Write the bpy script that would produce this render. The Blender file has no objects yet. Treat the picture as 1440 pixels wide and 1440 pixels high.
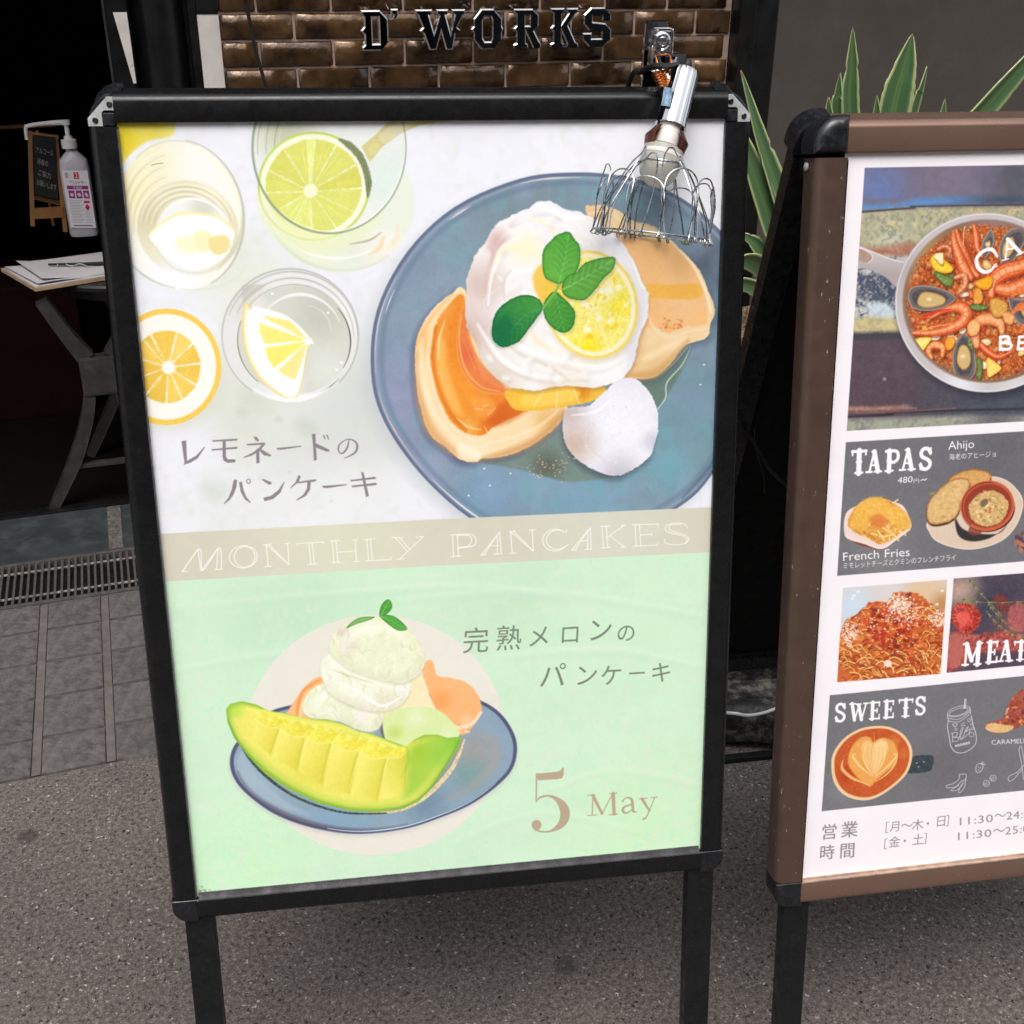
import bpy, bmesh, math, random
import numpy as np
from mathutils import Vector, Matrix

random.seed(7)
SC = bpy.context.scene
COL = SC.collection
V = Vector

# ------------------------------------------------------------------ camera
# camera stands 1.35 m above the pavement; x runs along the shop front, y into the shop, z up
F_PX = 1600.0                       # focal length in pixels of the 1440 px photograph
CAM = np.array([0.0, 0.0, 1.35])
_v = np.array([-23.0, 3280.0, F_PX]); _v /= np.linalg.norm(_v)
_w = np.array([5180.0, -778.0, F_PX]); _w -= _v * (_w @ _v); _w /= np.linalg.norm(_w)
RWC = np.stack([_w, np.cross(-_v, _w), -_v], 1)      # world -> camera (x right, y down, z forward)
cam_data = bpy.data.cameras.new('camera')
cam = bpy.data.objects.new('camera', cam_data); COL.objects.link(cam)
cam_data.sensor_width = 36.0
cam_data.lens = 36.0 * F_PX / 1440.0
cam_data.clip_start = 0.02
cam_data.clip_end = 200.0
_rot = RWC.T @ np.diag([1.0, -1.0, -1.0])
cam.matrix_world = Matrix.Translation(V(CAM)) @ Matrix(_rot.tolist()).to_4x4()
SC.camera = cam

# ------------------------------------------------------------------ world, sun, exposure
world = bpy.data.worlds.new('World'); SC.world = world; world.use_nodes = True
nt = world.node_tree
for n in list(nt.nodes): nt.nodes.remove(n)
sky = nt.nodes.new('ShaderNodeTexSky'); sky.sky_type = 'NISHITA'; sky.sun_disc = False
SUN_EL, SUN_AZ = 62.0, 200.0        # high and hazy, over the viewer's shoulder
sky.sun_elevation = math.radians(SUN_EL); sky.sun_rotation = math.radians(SUN_AZ)
sky.dust_density = 4.0; sky.air_density = 1.0; sky.ozone_density = 0.6
hs = nt.nodes.new('ShaderNodeHueSaturation'); hs.inputs['Saturation'].default_value = 0.32
bg = nt.nodes.new('ShaderNodeBackground'); bg.inputs['Strength'].default_value = 0.15
wo = nt.nodes.new('ShaderNodeOutputWorld')
nt.links.new(sky.outputs[0], hs.inputs['Color']); nt.links.new(hs.outputs[0], bg.inputs[0]); nt.links.new(bg.outputs[0], wo.inputs[0])
sd = bpy.data.lights.new('sun', 'SUN'); sd.energy = 0.9; sd.angle = math.radians(35); sd.color = (1.0, 0.97, 0.93)
so = bpy.data.objects.new('sun', sd); COL.objects.link(so)
_a, _e = math.radians(SUN_AZ), math.radians(SUN_EL)
_sdir = V((math.sin(_a) * math.cos(_e), math.cos(_a) * math.cos(_e), math.sin(_e)))
so.rotation_euler = _sdir.to_track_quat('Z', 'Y').to_euler()
SC.view_settings.view_transform = 'Standard'
SC.view_settings.look = 'None'
SC.view_settings.exposure = 0.70
SC.view_settings.gamma = 1.0
SC.view_settings.use_curve_mapping = False
SC.render.engine = 'CYCLES'
SC.cycles.max_bounces = 8

# ------------------------------------------------------------------ surveying: measured pixels to points in the place
def ray(u, v): return RWC.T @ np.array([(u - 720) / F_PX, (v - 720) / F_PX, 1.0])
def on_z(u, v, z=0.0): d = ray(u, v); return V(CAM + d * ((z - CAM[2]) / d[2]))
def on_y(u, v, y): d = ray(u, v); return V(CAM + d * (y / d[1]))
def project(P):
    c = RWC @ (np.asarray(P, float) - CAM); return 720 + F_PX * c[0] / c[2], 720 + F_PX * c[1] / c[2]
def board_axes(yaw, tilt, roll=0.0):
    X = V((math.cos(yaw), math.sin(yaw), 0)); back = V((-math.sin(yaw), math.cos(yaw), 0))
    D = -V((0, 0, 1)) * math.cos(tilt) - back * math.sin(tilt)
    X2 = X * math.cos(roll) + D * math.sin(roll); N = D.cross(X2)   # N: out of the board, to the viewer
    return X2, N.cross(X2) * -1 if False else X2.cross(N), N
S1 = dict(P=V((0.0145, 1.1605, 1.2102)), ax=board_axes(-0.1878, 0.1822, 0.0048), W=0.5806, H=0.821)
S2 = dict(P=V((0.6827, 0.9815, 1.1802)), ax=board_axes(math.radians(-10.02), math.radians(9.236)), W=0.5806, H=0.821)
for S in (S1, S2):
    X, D, N = S['ax']
    if D.z > 0: S['ax'] = (X, -D, N)
    if S['ax'][2].y > 0: S['ax'] = (S['ax'][0], S['ax'][1], -N)
def on_board(S, pts):
    """measured pixels -> millimetres on the poster, from its top left corner"""
    X, D, N = S['ax']; P = np.array(S['P']); Nn = np.array(N)
    pts = np.asarray(pts, float).reshape(-1, 2)
    d = np.stack([(pts[:, 0] - 720) / F_PX, (pts[:, 1] - 720) / F_PX, np.ones(len(pts))], 1) @ RWC
    s = ((P - CAM) @ Nn) / (d @ Nn)
    Q = CAM + d * s[:, None] - P
    return np.stack([Q @ np.array(X), Q @ np.array(D)], 1) * 1000.0

# ------------------------------------------------------------------ print shop: draws the flat print of a poster into a generated image
def catmull(p, n=6, closed=True):
    p = np.asarray(p, float); m = len(p); out = []
    for i in range(m if closed else m - 1):
        if closed: a, b, c, d = p[(i - 1) % m], p[i], p[(i + 1) % m], p[(i + 2) % m]
        else: a, b, c, d = p[max(i - 1, 0)], p[i], p[i + 1], p[min(i + 2, m - 1)]
        for k in range(n):
            t = k / n
            out.append(0.5 * ((2 * b) + (c - a) * t + (2 * a - 5 * b + 4 * c - d) * t * t + (3 * b - a - 3 * c + d) * t ** 3))
    if not closed: out.append(p[-1])
    return np.array(out)
def ell(cx, cy, rx, ry, rot=0.0, n=28, a0=0.0, a1=360.0):
    t = np.radians(np.linspace(a0, a1, n, endpoint=(a1 - a0) < 359)); c, s = math.cos(math.radians(rot)), math.sin(math.radians(rot))
    x, y = rx * np.cos(t), ry * np.sin(t)
    return np.stack([cx + x * c - y * s, cy + x * s + y * c], 1)
class Zoom:
    """coordinates noted on an enlarged crop of the measured picture"""
    def __init__(s, x0, y0, k): s.x0, s.y0, s.k = x0, y0, k
    def __call__(s, *p):
        a = np.asarray(p, float).reshape(-1, 2); return np.stack([s.x0 + a[:, 0] / s.k, s.y0 + a[:, 1] / s.k], 1)
class Print:
    K = 2.0                                           # pixels per millimetre
    def __init__(s, S, base, seed=1):
        s.S = S; s.W = int(S['W'] * 1000 * s.K); s.H = int(S['H'] * 1000 * s.K)
        s.img = np.empty((s.H, s.W, 3), np.float32); s.img[:] = np.array(base, np.float32) / 255
        s.rng = np.random.RandomState(seed); s.cache = {}; s.clip = None; s.s = 1.42
    def noise(s, scale, seed=0):
        seed = seed % 5; key = (scale, seed)
        if key not in s.cache:
            r = np.random.RandomState(seed * 97 + int(scale * 13)); st = max(1.0, scale * s.s)
            gh, gw = int(s.H / st) + 3, int(s.W / st) + 3
            g = r.rand(gh, gw).astype(np.float32)
            y = np.arange(s.H) / st; x = np.arange(s.W) / st
            yi = y.astype(int); xi = x.astype(int); fy = (y - yi)[:, None]; fx = (x - xi)[None]
            fy = fy * fy * (3 - 2 * fy); fx = fx * fx * (3 - 2 * fx)
            a = g[yi][:, xi]; b = g[yi][:, xi + 1]; c = g[yi + 1][:, xi]; d = g[yi + 1][:, xi + 1]
            n = ((a * (1 - fx) + b * fx) * (1 - fy) + (c * (1 - fx) + d * fx) * fy - 0.5).astype(np.float32)
            if scale > 3:                             # warp it by itself and add an octave, so that no grid shows
                k = int(st * 1.9) + 1; Y, X = np.mgrid[0:s.H, 0:s.W]; wy = np.clip(Y + (np.roll(n, k * 3, 1) * 3 * st).astype(np.int32), 0, s.H - 1); wx = np.clip(X + (np.roll(n, k * 3, 0) * 3 * st).astype(np.int32), 0, s.W - 1)
                m = n[wy, wx]; m = m * .75; h = n[::2, ::2]; h = np.tile(h, (3, 3))[:s.H, :s.W]; n = m + h * .35
            s.cache[key] = n
        return s.cache[key]
    def px(s, p): return on_board(s.S, p) * s.K
    def box(s, q, pad):
        x0 = max(0, int(q[:, 0].min() - pad)); x1 = min(s.W, int(q[:, 0].max() + pad) + 2)
        y0 = max(0, int(q[:, 1].min() - pad)); y1 = min(s.H, int(q[:, 1].max() + pad) + 2)
        if x1 <= x0 or y1 <= y0: return None
        return slice(y0, y1), slice(x0, x1)
    def segs(s, q, closed, w, pad):
        """signed distance to an outline, or distance less half width to a path, over its box"""
        sl = s.box(q, pad)
        if sl is None: return None, None
        Y, X = np.mgrid[sl[0], sl[1]].astype(np.float32); X += 0.5; Y += 0.5
        d = np.full(X.shape, 1e9, np.float32); ins = np.zeros(X.shape, bool)
        m = len(q)
        for i in range(m if closed else m - 1):
            ax, ay = q[i]; bx, by = q[(i + 1) % m]
            ex_, ey_ = bx - ax, by - ay; L = ex_ * ex_ + ey_ * ey_ + 1e-9
            t = np.clip(((X - ax) * ex_ + (Y - ay) * ey_) / L, 0, 1)
            dd = np.hypot(X - ax - t * ex_, Y - ay - t * ey_)
            if w is not None: dd = dd - (w[i] + (w[(i + 1) % m] - w[i]) * t)
            np.minimum(d, dd, out=d)
            if closed and w is None:
                c = (ay > Y) != (by > Y)
                if c.any(): ins ^= c & (X < ex_ * (Y - ay) / (ey_ if abs(ey_) > 1e-9 else 1e-9) + ax)
        if closed and w is None: d = np.where(ins, -d, d)
        return sl, d
    def put(s, sl, a, col):
        if s.clip is not None: a = a * s.clip[sl]
        a = a[..., None]; s.img[sl] = s.img[sl] * (1 - a) + col * a
    def tone(s, sl, col, grad=None, rgrad=None, noise=None):
        c = np.empty((sl[0].stop - sl[0].start, sl[1].stop - sl[1].start, 3), np.float32); c[:] = np.array(col, np.float32) / 255
        if grad or rgrad:
            Y, X = np.mgrid[sl[0], sl[1]].astype(np.float32)
            for g in (grad if isinstance(grad, list) else [grad] if grad else []):
                p, q_ = s.px([g[0], g[1]]); e = q_ - p
                t = np.clip(((X - p[0]) * e[0] + (Y - p[1]) * e[1]) / (e @ e), 0, 1)[..., None]
                c = c * (1 - t) + np.array(g[2], np.float32) / 255 * t
            for g in (rgrad if isinstance(rgrad, list) else [rgrad] if rgrad else []):
                p = s.px([g[0]])[0]; t = np.clip(1 - np.hypot(X - p[0], Y - p[1]) / (g[1] * s.s), 0, 1)
                t = (t * t * (3 - 2 * t))[..., None]
                c = c * (1 - t) + np.array(g[2], np.float32) / 255 * t
        for nz in (noise if isinstance(noise, list) else [noise] if noise else []):
            sc, amp, seed = nz[:3]; n = s.noise(sc, seed)[sl][..., None] * 2
            if len(nz) > 3:
                t = np.clip(n * nz[4] if len(nz) > 4 else n, 0, 1) * amp; c = c * (1 - t) + np.array(nz[3], np.float32) / 255 * t
            else: c = c + n * amp * (0.36 if sc >= 4 else 0.6) / 255
        return c
    def fill(s, p, col, soft=1.0, alpha=1.0, smooth=True, grad=None, rgrad=None, noise=None, rim=None, wob=None, n=5):
        q = s.px(p)
        if smooth and len(q) < 27: q = catmull(q, n)
        so_ = soft * s.s; sl, d = s.segs(q, True, None, so_ + (wob[1] * 2 if wob else 0) + 1)
        if sl is None: return
        if wob:
            for k, (sc_, am) in enumerate(((wob[0], wob[1]), (wob[0] * .4, wob[1] * .5))): d = d + s.noise(sc_, 31 + k)[sl] * 2 * am * s.s
        a = np.clip(0.5 - d / so_, 0, 1)
        c = s.tone(sl, col, grad, rgrad, noise)
        for r in (rim if isinstance(rim, list) else [rim] if rim else []):
            t = np.clip(1 + d / (r[1] * s.s), 0, 1)[..., None] ** (r[2] if len(r) > 2 else 1.0); c = c * (1 - t) + np.array(r[0], np.float32) / 255 * t
        s.put(sl, a * alpha, np.clip(c, 0, 1))
    def stroke(s, p, w, col, alpha=1.0, soft=1.0, smooth=True, closed=False, n=5, **k):
        """w: width in measured pixels, one number or one per point"""
        q = s.px(p); m = len(q)
        ww = np.full(m, w, float) if np.isscalar(w) else np.interp(np.linspace(0, 1, m), np.linspace(0, 1, len(w)), w)
        if smooth and m > 2 and m < 27:
            q3 = catmull(np.column_stack([q, ww]), n, closed); q, ww = q3[:, :2], q3[:, 2]
        ww = ww * 0.5 * s.s; so_ = soft * s.s
        sl, d = s.segs(q, closed, ww, ww.max() + so_ + 1)
        if sl is None: return
        s.put(sl, np.clip(0.5 - d / so_, 0, 1) * alpha, np.clip(s.tone(sl, col, **k), 0, 1))
    def mask(s, p, soft=1.0, smooth=True, inv=False):
        q = s.px(p)
        if smooth and len(q) < 27: q = catmull(q, 6)
        sl, d = s.segs(q, True, None, soft * s.s + 1); m = np.zeros((s.H, s.W), np.float32)
        if sl is not None: m[sl] = np.clip(0.5 - d / (soft * s.s), 0, 1)
        return 1 - m if inv else m
    def text(s, body, o, xv, yv, col, alpha=1.0, spacing=1.0, bold=0.0):
        """o: measured baseline start; xv, yv: one em to the right, one em up"""
        pols = outlines(body, spacing, bold)
        o, xv, yv = (np.array(t, float) for t in (o, xv, yv))
        for grp in pols:
            qs = [s.px(o + g[:, :1] * xv + g[:, 1:] * yv) for g in grp]
            allq = np.concatenate(qs); sl = s.box(allq, 2)
            if sl is None: continue
            ss = 3
            Y, X = np.mgrid[sl[0].start * ss:sl[0].stop * ss, sl[1].start * ss:sl[1].stop * ss].astype(np.float32)
            X = (X + 0.5) / ss; Y = (Y + 0.5) / ss; wn = np.zeros(X.shape, np.int16)
            for q in qs:
                m = len(q)
                for i in range(m):
                    ax, ay = q[i]; bx, by = q[(i + 1) % m]
                    if ay == by: continue
                    lo, hi = (ay, by) if ay < by else (by, ay)
                    r0 = max(0, int((lo - sl[0].start) * ss) - 1); r1 = min(X.shape[0], int((hi - sl[0].start) * ss) + 2)
                    if r1 <= r0: continue
                    y_ = Y[r0:r1]; c = ((ay > y_) != (by > y_)) & (X[r0:r1] < (bx - ax) * (y_ - ay) / (by - ay) + ax)
                    wn[r0:r1] += c * (1 if by > ay else -1)
            a = (wn != 0).astype(np.float32)
            a = a.reshape(a.shape[0] // ss, ss, a.shape[1] // ss, ss).mean((1, 3))
            s.put(sl, a * alpha, np.array(col, np.float32) / 255)
    def image(s, name):
        im = bpy.data.images.new(name, s.W, s.H)
        buf = np.ones((s.H, s.W, 4), np.float32); buf[..., :3] = np.clip(s.img[::-1], 0, 1)
        im.pixels.foreach_set(buf.ravel()); im.update(); im.pack()
        return im
_glyphs = {}
def outlines(body, spacing=1.0, bold=0.0):
    """letter outlines in em units, grouped per letter"""
    out = []; x = 0.0
    for ch in body:
        key = (ch, bold)
        if key not in _glyphs:
            cu = bpy.data.curves.new('glyph', 'FONT'); cu.body = ch + '|'; cu.offset = bold
            ob = bpy.data.objects.new('glyph', cu); COL.objects.link(ob)
            dg = bpy.context.evaluated_depsgraph_get(); dg.update()
            c = ob.evaluated_get(dg).to_curve(dg); pol = []
            for sp in c.splines:
                b = sp.bezier_points; m = len(b); pts = []
                for i in range(m):
                    p0, p1, p2, p3 = b[i].co, b[i].handle_right, b[(i + 1) % m].handle_left, b[(i + 1) % m].co
                    for k in range(4):
                        t = k / 4; u = 1 - t
                        w_ = u * u * u * p0 + 3 * u * u * t * p1 + 3 * u * t * t * p2 + t * t * t * p3
                        pts.append((w_.x, w_.y))
                pol.append(np.array(pts))
            bar = max(pol, key=lambda q: q[:, 0].mean()); adv = bar[:, 0].min()
            _glyphs[key] = ([q for q in pol if q is not bar], adv)
            bpy.data.objects.remove(ob); bpy.data.curves.remove(cu)
        pol, adv = _glyphs[key]
        if pol: out.append([q + np.array([x, 0]) for q in pol])
        x += (adv - 0.09) * spacing if ch != ' ' else 0.3 * spacing
    return out
def text_width(body, spacing=1.0):
    g = outlines(body, spacing); a = np.concatenate([q for k in g for q in k]); return a[:, 0].min(), a[:, 0].max()
def fit_text(pr_, body, a, b, hgt, col, ref='x', **k):
    """letters running from measured point a to b along the baseline, hgt tall"""
    sp = k.get('spacing', 1.0); x0, x1 = text_width(body, sp)
    a, b = np.array(a, float), np.array(b, float); xv = (b - a) / (x1 - x0)
    e = (b - a) / np.linalg.norm(b - a); yv = np.array([k.pop('lean', 0.0) * hgt, 0]) + np.array([e[1], -e[0]]) * hgt
    pr_.text(body, a - xv * x0, xv, yv, col, **k)

def citrus(p, c, rx, ry, rot, hub, rind, pith, flesh, spokes, inner=0.80, alpha=1.0, seed=0, rindw=0.06, gap=2.2):
    """a sliced fruit in print: rind, pith and flesh segments between spokes (angles in degrees)"""
    cx, cy = c
    p.fill(ell(cx, cy, rx, ry, rot, 40), rind, 1.6, alpha, noise=(6, 14, seed))
    p.fill(ell(cx, cy, rx * (1 - rindw), ry * (1 - rindw), rot, 40), pith, 3, alpha, noise=(14, 6, seed))
    n = len(spokes)
    for i in range(n):
        a0, a1 = spokes[i], spokes[(i + 1) % n]
        if a1 <= a0: a1 += 360
        e = ell(cx, cy, rx * inner, ry * inner, rot, 9, a0, a1)
        h = np.array(hub, float); mid = e.mean(0)
        pts = [h + (e[0] - h) * .13] + list(e) + [h + (e[-1] - h) * .13]
        pts = np.array(pts); ctr = pts.mean(0); r = np.hypot(*(pts - ctr).T)[:, None]
        pts = ctr + (pts - ctr) * np.clip(1 - gap / r, .3, 1)
        k = p.rng.uniform(-12, 12)
        col = [flesh[0] + k * .6, flesh[1] + k, flesh[2] + k * 1.6]
        p.fill(pts, col, 2.4, alpha, smooth=False, grad=(tuple(mid), tuple(e[4]), [min(255, v + 14) for v in col]), noise=(5, 12, seed + i), wob=(6, .7))
        for j in range(7):                                    # juice sacs
            t = p.rng.uniform(.15, .95); q = e[int(t * 8)]; u0, u1 = p.rng.uniform(.35, .55), p.rng.uniform(.6, .95)
            p.stroke([h + (q - h) * u0, h + (q - h) * u1], [.6, 2.2, .6], [min(255, v + 22) for v in col], .35, 2)

def mint(p, z, pts, vein, c1, c2, dark):
    q = z(*pts); p.fill(q + [2, 3], [150, 140, 110], 7, .35)
    p.fill(q, c1, 1.2, 1, grad=(tuple(z(vein[0])[0]), tuple(z(vein[-1])[0]), c2), noise=[(9, 22, 3), (4, 10, 4)], rim=(dark, 5, 2), wob=(4, .6))
    v = z(*vein); p.stroke(v, [2.2, 1], [min(255, c + 45) for c in c2], .7, 1.6)
    d = v[-1] - v[0]; d /= np.linalg.norm(d); nrm = np.array([-d[1], d[0]])
    L = np.linalg.norm(v[-1] - v[0])
    p.clip = p.mask(q, 1)
    for i in range(6):
        o = v[0] + (v[-1] - v[0]) * (.12 + .13 * i)
        for sg in (-1, 1):
            e = o + (nrm * sg * .42 + d * .32) * L * .55
            p.stroke([o, (o + e) / 2 + d * 1.5, e], [1.2, .5], [min(255, c + 38) for c in c2], .5, 1.3)
            p.stroke([o + d * 3, (o + e) / 2 + d * 5, e + d * 3], [3, 2], dark, .22, 4)
    p.clip = None

def poster_one():
    p = Print(S1, (238, 239, 246), 5)
    zA, zB, zC = Zoom(150, 160, 3.6), Zoom(520, 230, 2.824), Zoom(180, 540, 3.43)
    zD, zE, zF = Zoom(560, 700, 3.273), Zoom(300, 820, 3.13), Zoom(640, 1040, 3.789)
    zG = Zoom(300, 0, 4.0)
    # marble table top
    p.fill([(100, 120), (1100, 120), (1100, 800), (100, 830)], (237, 238, 246), smooth=False,
           rgrad=[((450, 640), 200, (218, 222, 216)), ((540, 540), 150, (206, 212, 206)), ((330, 740), 130, (228, 231, 230)), ((350, 400), 110, (228, 232, 220)), ((340, 560), 90, (218, 224, 210)), ((480, 730), 130, (235, 237, 238)),
                  ((350, 600), 80, (222, 226, 216)), ((980, 240), 120, (230, 232, 238))],
           noise=[(60, 5, 1), (22, .5, 2, (218, 222, 214), .9), (9, 3, 3)])
    for x, y, r in ((392, 590, 5), (340, 580, 8), (407, 664, 2), (466, 705, 2), (430, 600, 14), (360, 560, 20), (300, 690, 18), (560, 470, 22)):
        p.fill(ell(x, y, r, r * .7, 20), (180, 190, 170), r * 1.4, .35)
    # top left lemon, cut by the frame
    p.fill([(150, 150), (246, 150), (247, 176), (240, 192), (205, 200), (176, 225), (168, 250), (140, 250)], (240, 232, 150), 4, 1,
           rgrad=[((172, 195), 55, (222, 200, 40)), ((215, 175), 38, (226, 208, 80))], noise=(7, 12, 4))
    # first tumbler
    p.fill(ell(262, 345, 92, 64, 8), (226, 232, 220), 26, .6)
    p.fill(ell(253, 302, 89, 107, -12), (246, 245, 236), 2.5, .9, rgrad=[((185, 265), 85, (240, 232, 178)), ((200, 210), 70, (240, 236, 198)), ((240, 395), 60, (250, 250, 255))], noise=(10, 4, 2))
    for i in range(7):
        p.stroke(ell(262 - i * 1.5, 322, 92 - i * 5.2, 116 - i * 8, -14, 14, 188, 268), [.8, 2, .8], (204, 196, 156) if i % 2 else (255, 252, 236), .5, 2.4)
    p.stroke([(213, 232.5), (222, 230), (229, 229.5)], 1, (120, 110, 90), .8)
    p.stroke(ell(253, 302, 89, 107, -12, 30, -70, 75), [1, 2.4, 3.2, 2.8, 1.5], (176, 180, 158), .75, 2.4)
    p.stroke(ell(253, 302, 87, 105, -12, 26, -120, -60), 1.6, (198, 200, 182), .6, 2.2)
    p.stroke(ell(253, 302, 84, 101, -12, 30, -60, 60), [1, 3, 1], (247, 243, 205), .8, 2)
    p.stroke(ell(262, 345, 90, 62, 8, 16, 95, 150), [1, 2.5, 1], (185, 190, 165), .8, 2)
    p.stroke(ell(262, 345, 92, 62, 8, 16, 15, 90), [1, 3, 1], (222, 226, 205), .8, 3)
    p.fill(ell(264, 321, 72, 67, 22), (228, 223, 192), 2.5, 1, rgrad=[((205, 305), 40, (216, 210, 176)), ((300, 270), 50, (238, 234, 210)), ((250, 390), 60, (244, 245, 245))], noise=(7, 7, 6))
    for i in range(6): p.stroke(ell(264, 322, 68 - i * 4, 62 - i * 3.4, 22, 14, 165, 325), [.5, 1.6, .5], ((250, 247, 230), (186, 180, 142))[i % 2], .65, 1.8)
    p.fill(ell(272, 330, 54, 52, 20), (240, 241, 238), 3, .95, rgrad=((285, 292), 30, (214, 214, 200)))
    p.stroke(ell(272, 326, 50, 46, 18, 14, 200, 330), [1, 3, 1], (252, 252, 252), .9, 2)
    p.fill(zA((215, 620), (262, 568), (330, 522), (400, 503), (480, 507), (570, 525), (640, 585), (636, 660), (600, 720), (520, 770), (430, 790), (330, 740), (270, 690)), (250, 250, 254), 2.5, 1, wob=(6, 1))
    p.stroke(zA((218, 615), (262, 568), (330, 522), (400, 503), (480, 507), (570, 525), (636, 580)), [2, 3.5, 3], (250, 236, 160), .9, 2.5)
    p.fill(zA((345, 640), (420, 615), (460, 640), (450, 700), (380, 705)), (249, 245, 205), 5, .9)
    p.fill(zA((445, 600), (520, 598), (530, 650), (500, 705), (450, 680)), (247, 240, 188), 4, .9)
    p.fill(zA((525, 625), (600, 615), (628, 660), (600, 705), (545, 712), (520, 670)), (240, 222, 145), 3, .9, wob=(5, 1))
    p.stroke(zA((560, 790), (640, 700), (680, 600), (690, 480)), [1, 5, 4, 1], (190, 195, 168), .6, 4)
    p.stroke(zA((250, 690), (330, 775), (420, 805), (500, 800)), [1, 3, 1], (210, 222, 210), .8, 3)
    # second tumbler with the lime
    p.fill(ell(478, 285, 106, 96, 10), (228, 236, 216), 8, .8, rgrad=[((440, 330), 60, (240, 246, 200)), ((540, 350), 45, (246, 240, 226))], noise=(9, 6, 7))
    p.stroke(ell(478, 285, 105, 95, 10, 22, 40, 150), [1, 3, 5, 2], (214, 226, 196), .9, 3)
    p.stroke(ell(470, 270, 104, 93, 8, 20, 30, 140), [1, 3, 1], (250, 252, 248), .9, 3)
    p.fill(ell(463, 207, 108, 121, 0), (232, 235, 232), 2, .9, rgrad=[((400, 190), 60, (196, 202, 172)), ((540, 250), 60, (222, 236, 228))], noise=(8, 8, 8))
    for i in range(6): p.stroke(ell(463 + i * 2, 207, 101 - i * 4, 114 - i * 5, 0, 14, 175, 250), [.5, 1.3, .5], ((120, 128, 96), (226, 232, 200))[i % 2], .6, 1.6)
    for i in range(4): p.stroke(ell(463, 207, 100 - i * 6, 113 - i * 7, 0, 12, 290, 350), [.6, 2, .6], ((200, 214, 170), (250, 252, 250))[i % 2], .6, 2)
    p.fill([(512, 213), (508, 206), (530, 188), (548, 168), (600, 150), (640, 140), (640, 168), (590, 176), (562, 188), (538, 206), (520, 228)], (212, 202, 138), 2, 1, smooth=False,
           rgrad=[((560, 178), 30, (206, 196, 150)), ((525, 208), 14, (222, 214, 150))], noise=(3, 10, 5))
    p.fill([(533, 190), (560, 170), (590, 165), (560, 190), (540, 200)], (224, 222, 190), 4, .6)
    citrus(p, (441, 262), 79, 77, 0, (436, 269), (196, 214, 96), (243, 246, 222), (223, 227, 122), [-88, -62, -28, 2, 33, 62, 92, 118, 146, 172, 200, 232, 262], .87, 1, 3, .04, 1.1)
    p.fill(ell(437, 267, 8, 8, 0), (240, 244, 205), 3, 1, wob=(3, 1))
    p.fill(zA((1170, 128), (1220, 135), (1262, 165), (1310, 230), (1340, 330), (1338, 380), (1322, 430), (1312, 380), (1300, 300), (1262, 220), (1215, 170)), (110, 120, 84), 2, .85, noise=(4, 26, 9), wob=(4, .7))
    p.clip = p.mask(ell(463, 207, 107, 120, 0), 1.5, inv=True)            # below the rim the lime is seen through water
    p.fill(ell(450, 290, 88, 66, 0), (232, 238, 196), 10, .62)
    p.fill(ell(430, 322, 40, 14, 12), (236, 240, 180), 8, .6)
    p.clip = None
    p.stroke(ell(463, 207, 108, 121, 0, 60, -60, 200), [1.2, 1.4, 1.6, 2, 2.8, 3.4, 3, 3], (132, 146, 118), .8, 2)
    p.stroke(ell(463, 207, 105.5, 118.5, 0, 40, 10, 130), [1, 2, 1], (250, 252, 246), .7, 1.6)
    p.stroke(zA((1230, 660), (1330, 640), (1390, 600)), [1, 2.4, 1], (150, 150, 110), .7, 2)
    p.stroke(zA((1330, 710), (1380, 680), (1402, 625)), [1, 5, 3], (246, 206, 140), .7, 4)
    p.stroke([(545, 352), (556, 338), (560, 318)], [1, 4, 2], (246, 226, 180), .7, 4)
    # third tumbler
    p.fill(ell(408, 486, 98, 92, 0), (218, 222, 210), 20, .5)
    p.fill(ell(408, 472, 96, 94, 4), (226, 228, 226), 2, .95, rgrad=[((350, 420), 40, (214, 212, 204)), ((408, 560), 60, (244, 246, 250)), ((480, 440), 50, (232, 234, 230))], noise=(8, 6, 11))
    for i in range(5): p.stroke(ell(410 + i * .8, 473 + i, 93 - i * 3.6, 91 - i * 3.6, 4, 26, 195 + i * 3, 355), [.6, 1.5, .6], ((158, 158, 148), (250, 250, 248))[i % 2], .7, 1.3)
    p.stroke(ell(408, 472, 96, 94, 4, 40, 120, 400), [1.2, 1.8, 2, 1.6], (160, 164, 154), .7, 2)
    p.fill(ell(414, 478, 80, 77, 5), (212, 214, 204), 1.5, 1, rgrad=[((450, 440), 60, (196, 199, 188)), ((460, 520), 50, (222, 226, 216)), ((400, 545), 40, (242, 243, 240)), ((360, 430), 30, (228, 228, 222))], noise=(9, 5, 12))
    p.stroke(ell(421, 480, 62, 66, 5, 20, 205, 330), [1, 5, 1], (248, 248, 246), .85, 2.5)
    p.fill(zA((345 * 2 - 5, 880), (700, 865), (800, 870), (720, 930), (690, 950)), (192, 188, 178), 3, .6)
    w = zA((705, 955), (735, 985), (790, 985), (900, 1018), (985, 1085), (1040, 1150), (1018, 1190), (990, 1350), (960, 1440), (900, 1440), (800, 1370), (740, 1290), (702, 1200), (688, 1100), (690, 1010))
    p.fill(w, (250, 246, 232), 1.6, 1, rim=((246, 214, 110), 4.5, 1))
    p.fill(zA((735, 985), (790, 985), (900, 1018), (985, 1085), (1030, 1150), (1010, 1200), (985, 1350), (950, 1430), (860, 1395), (770, 1290), (728, 1190), (716, 1090)), (250, 250, 250), 2.5, 1)
    hub = zA((1022, 1150))[0]
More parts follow.
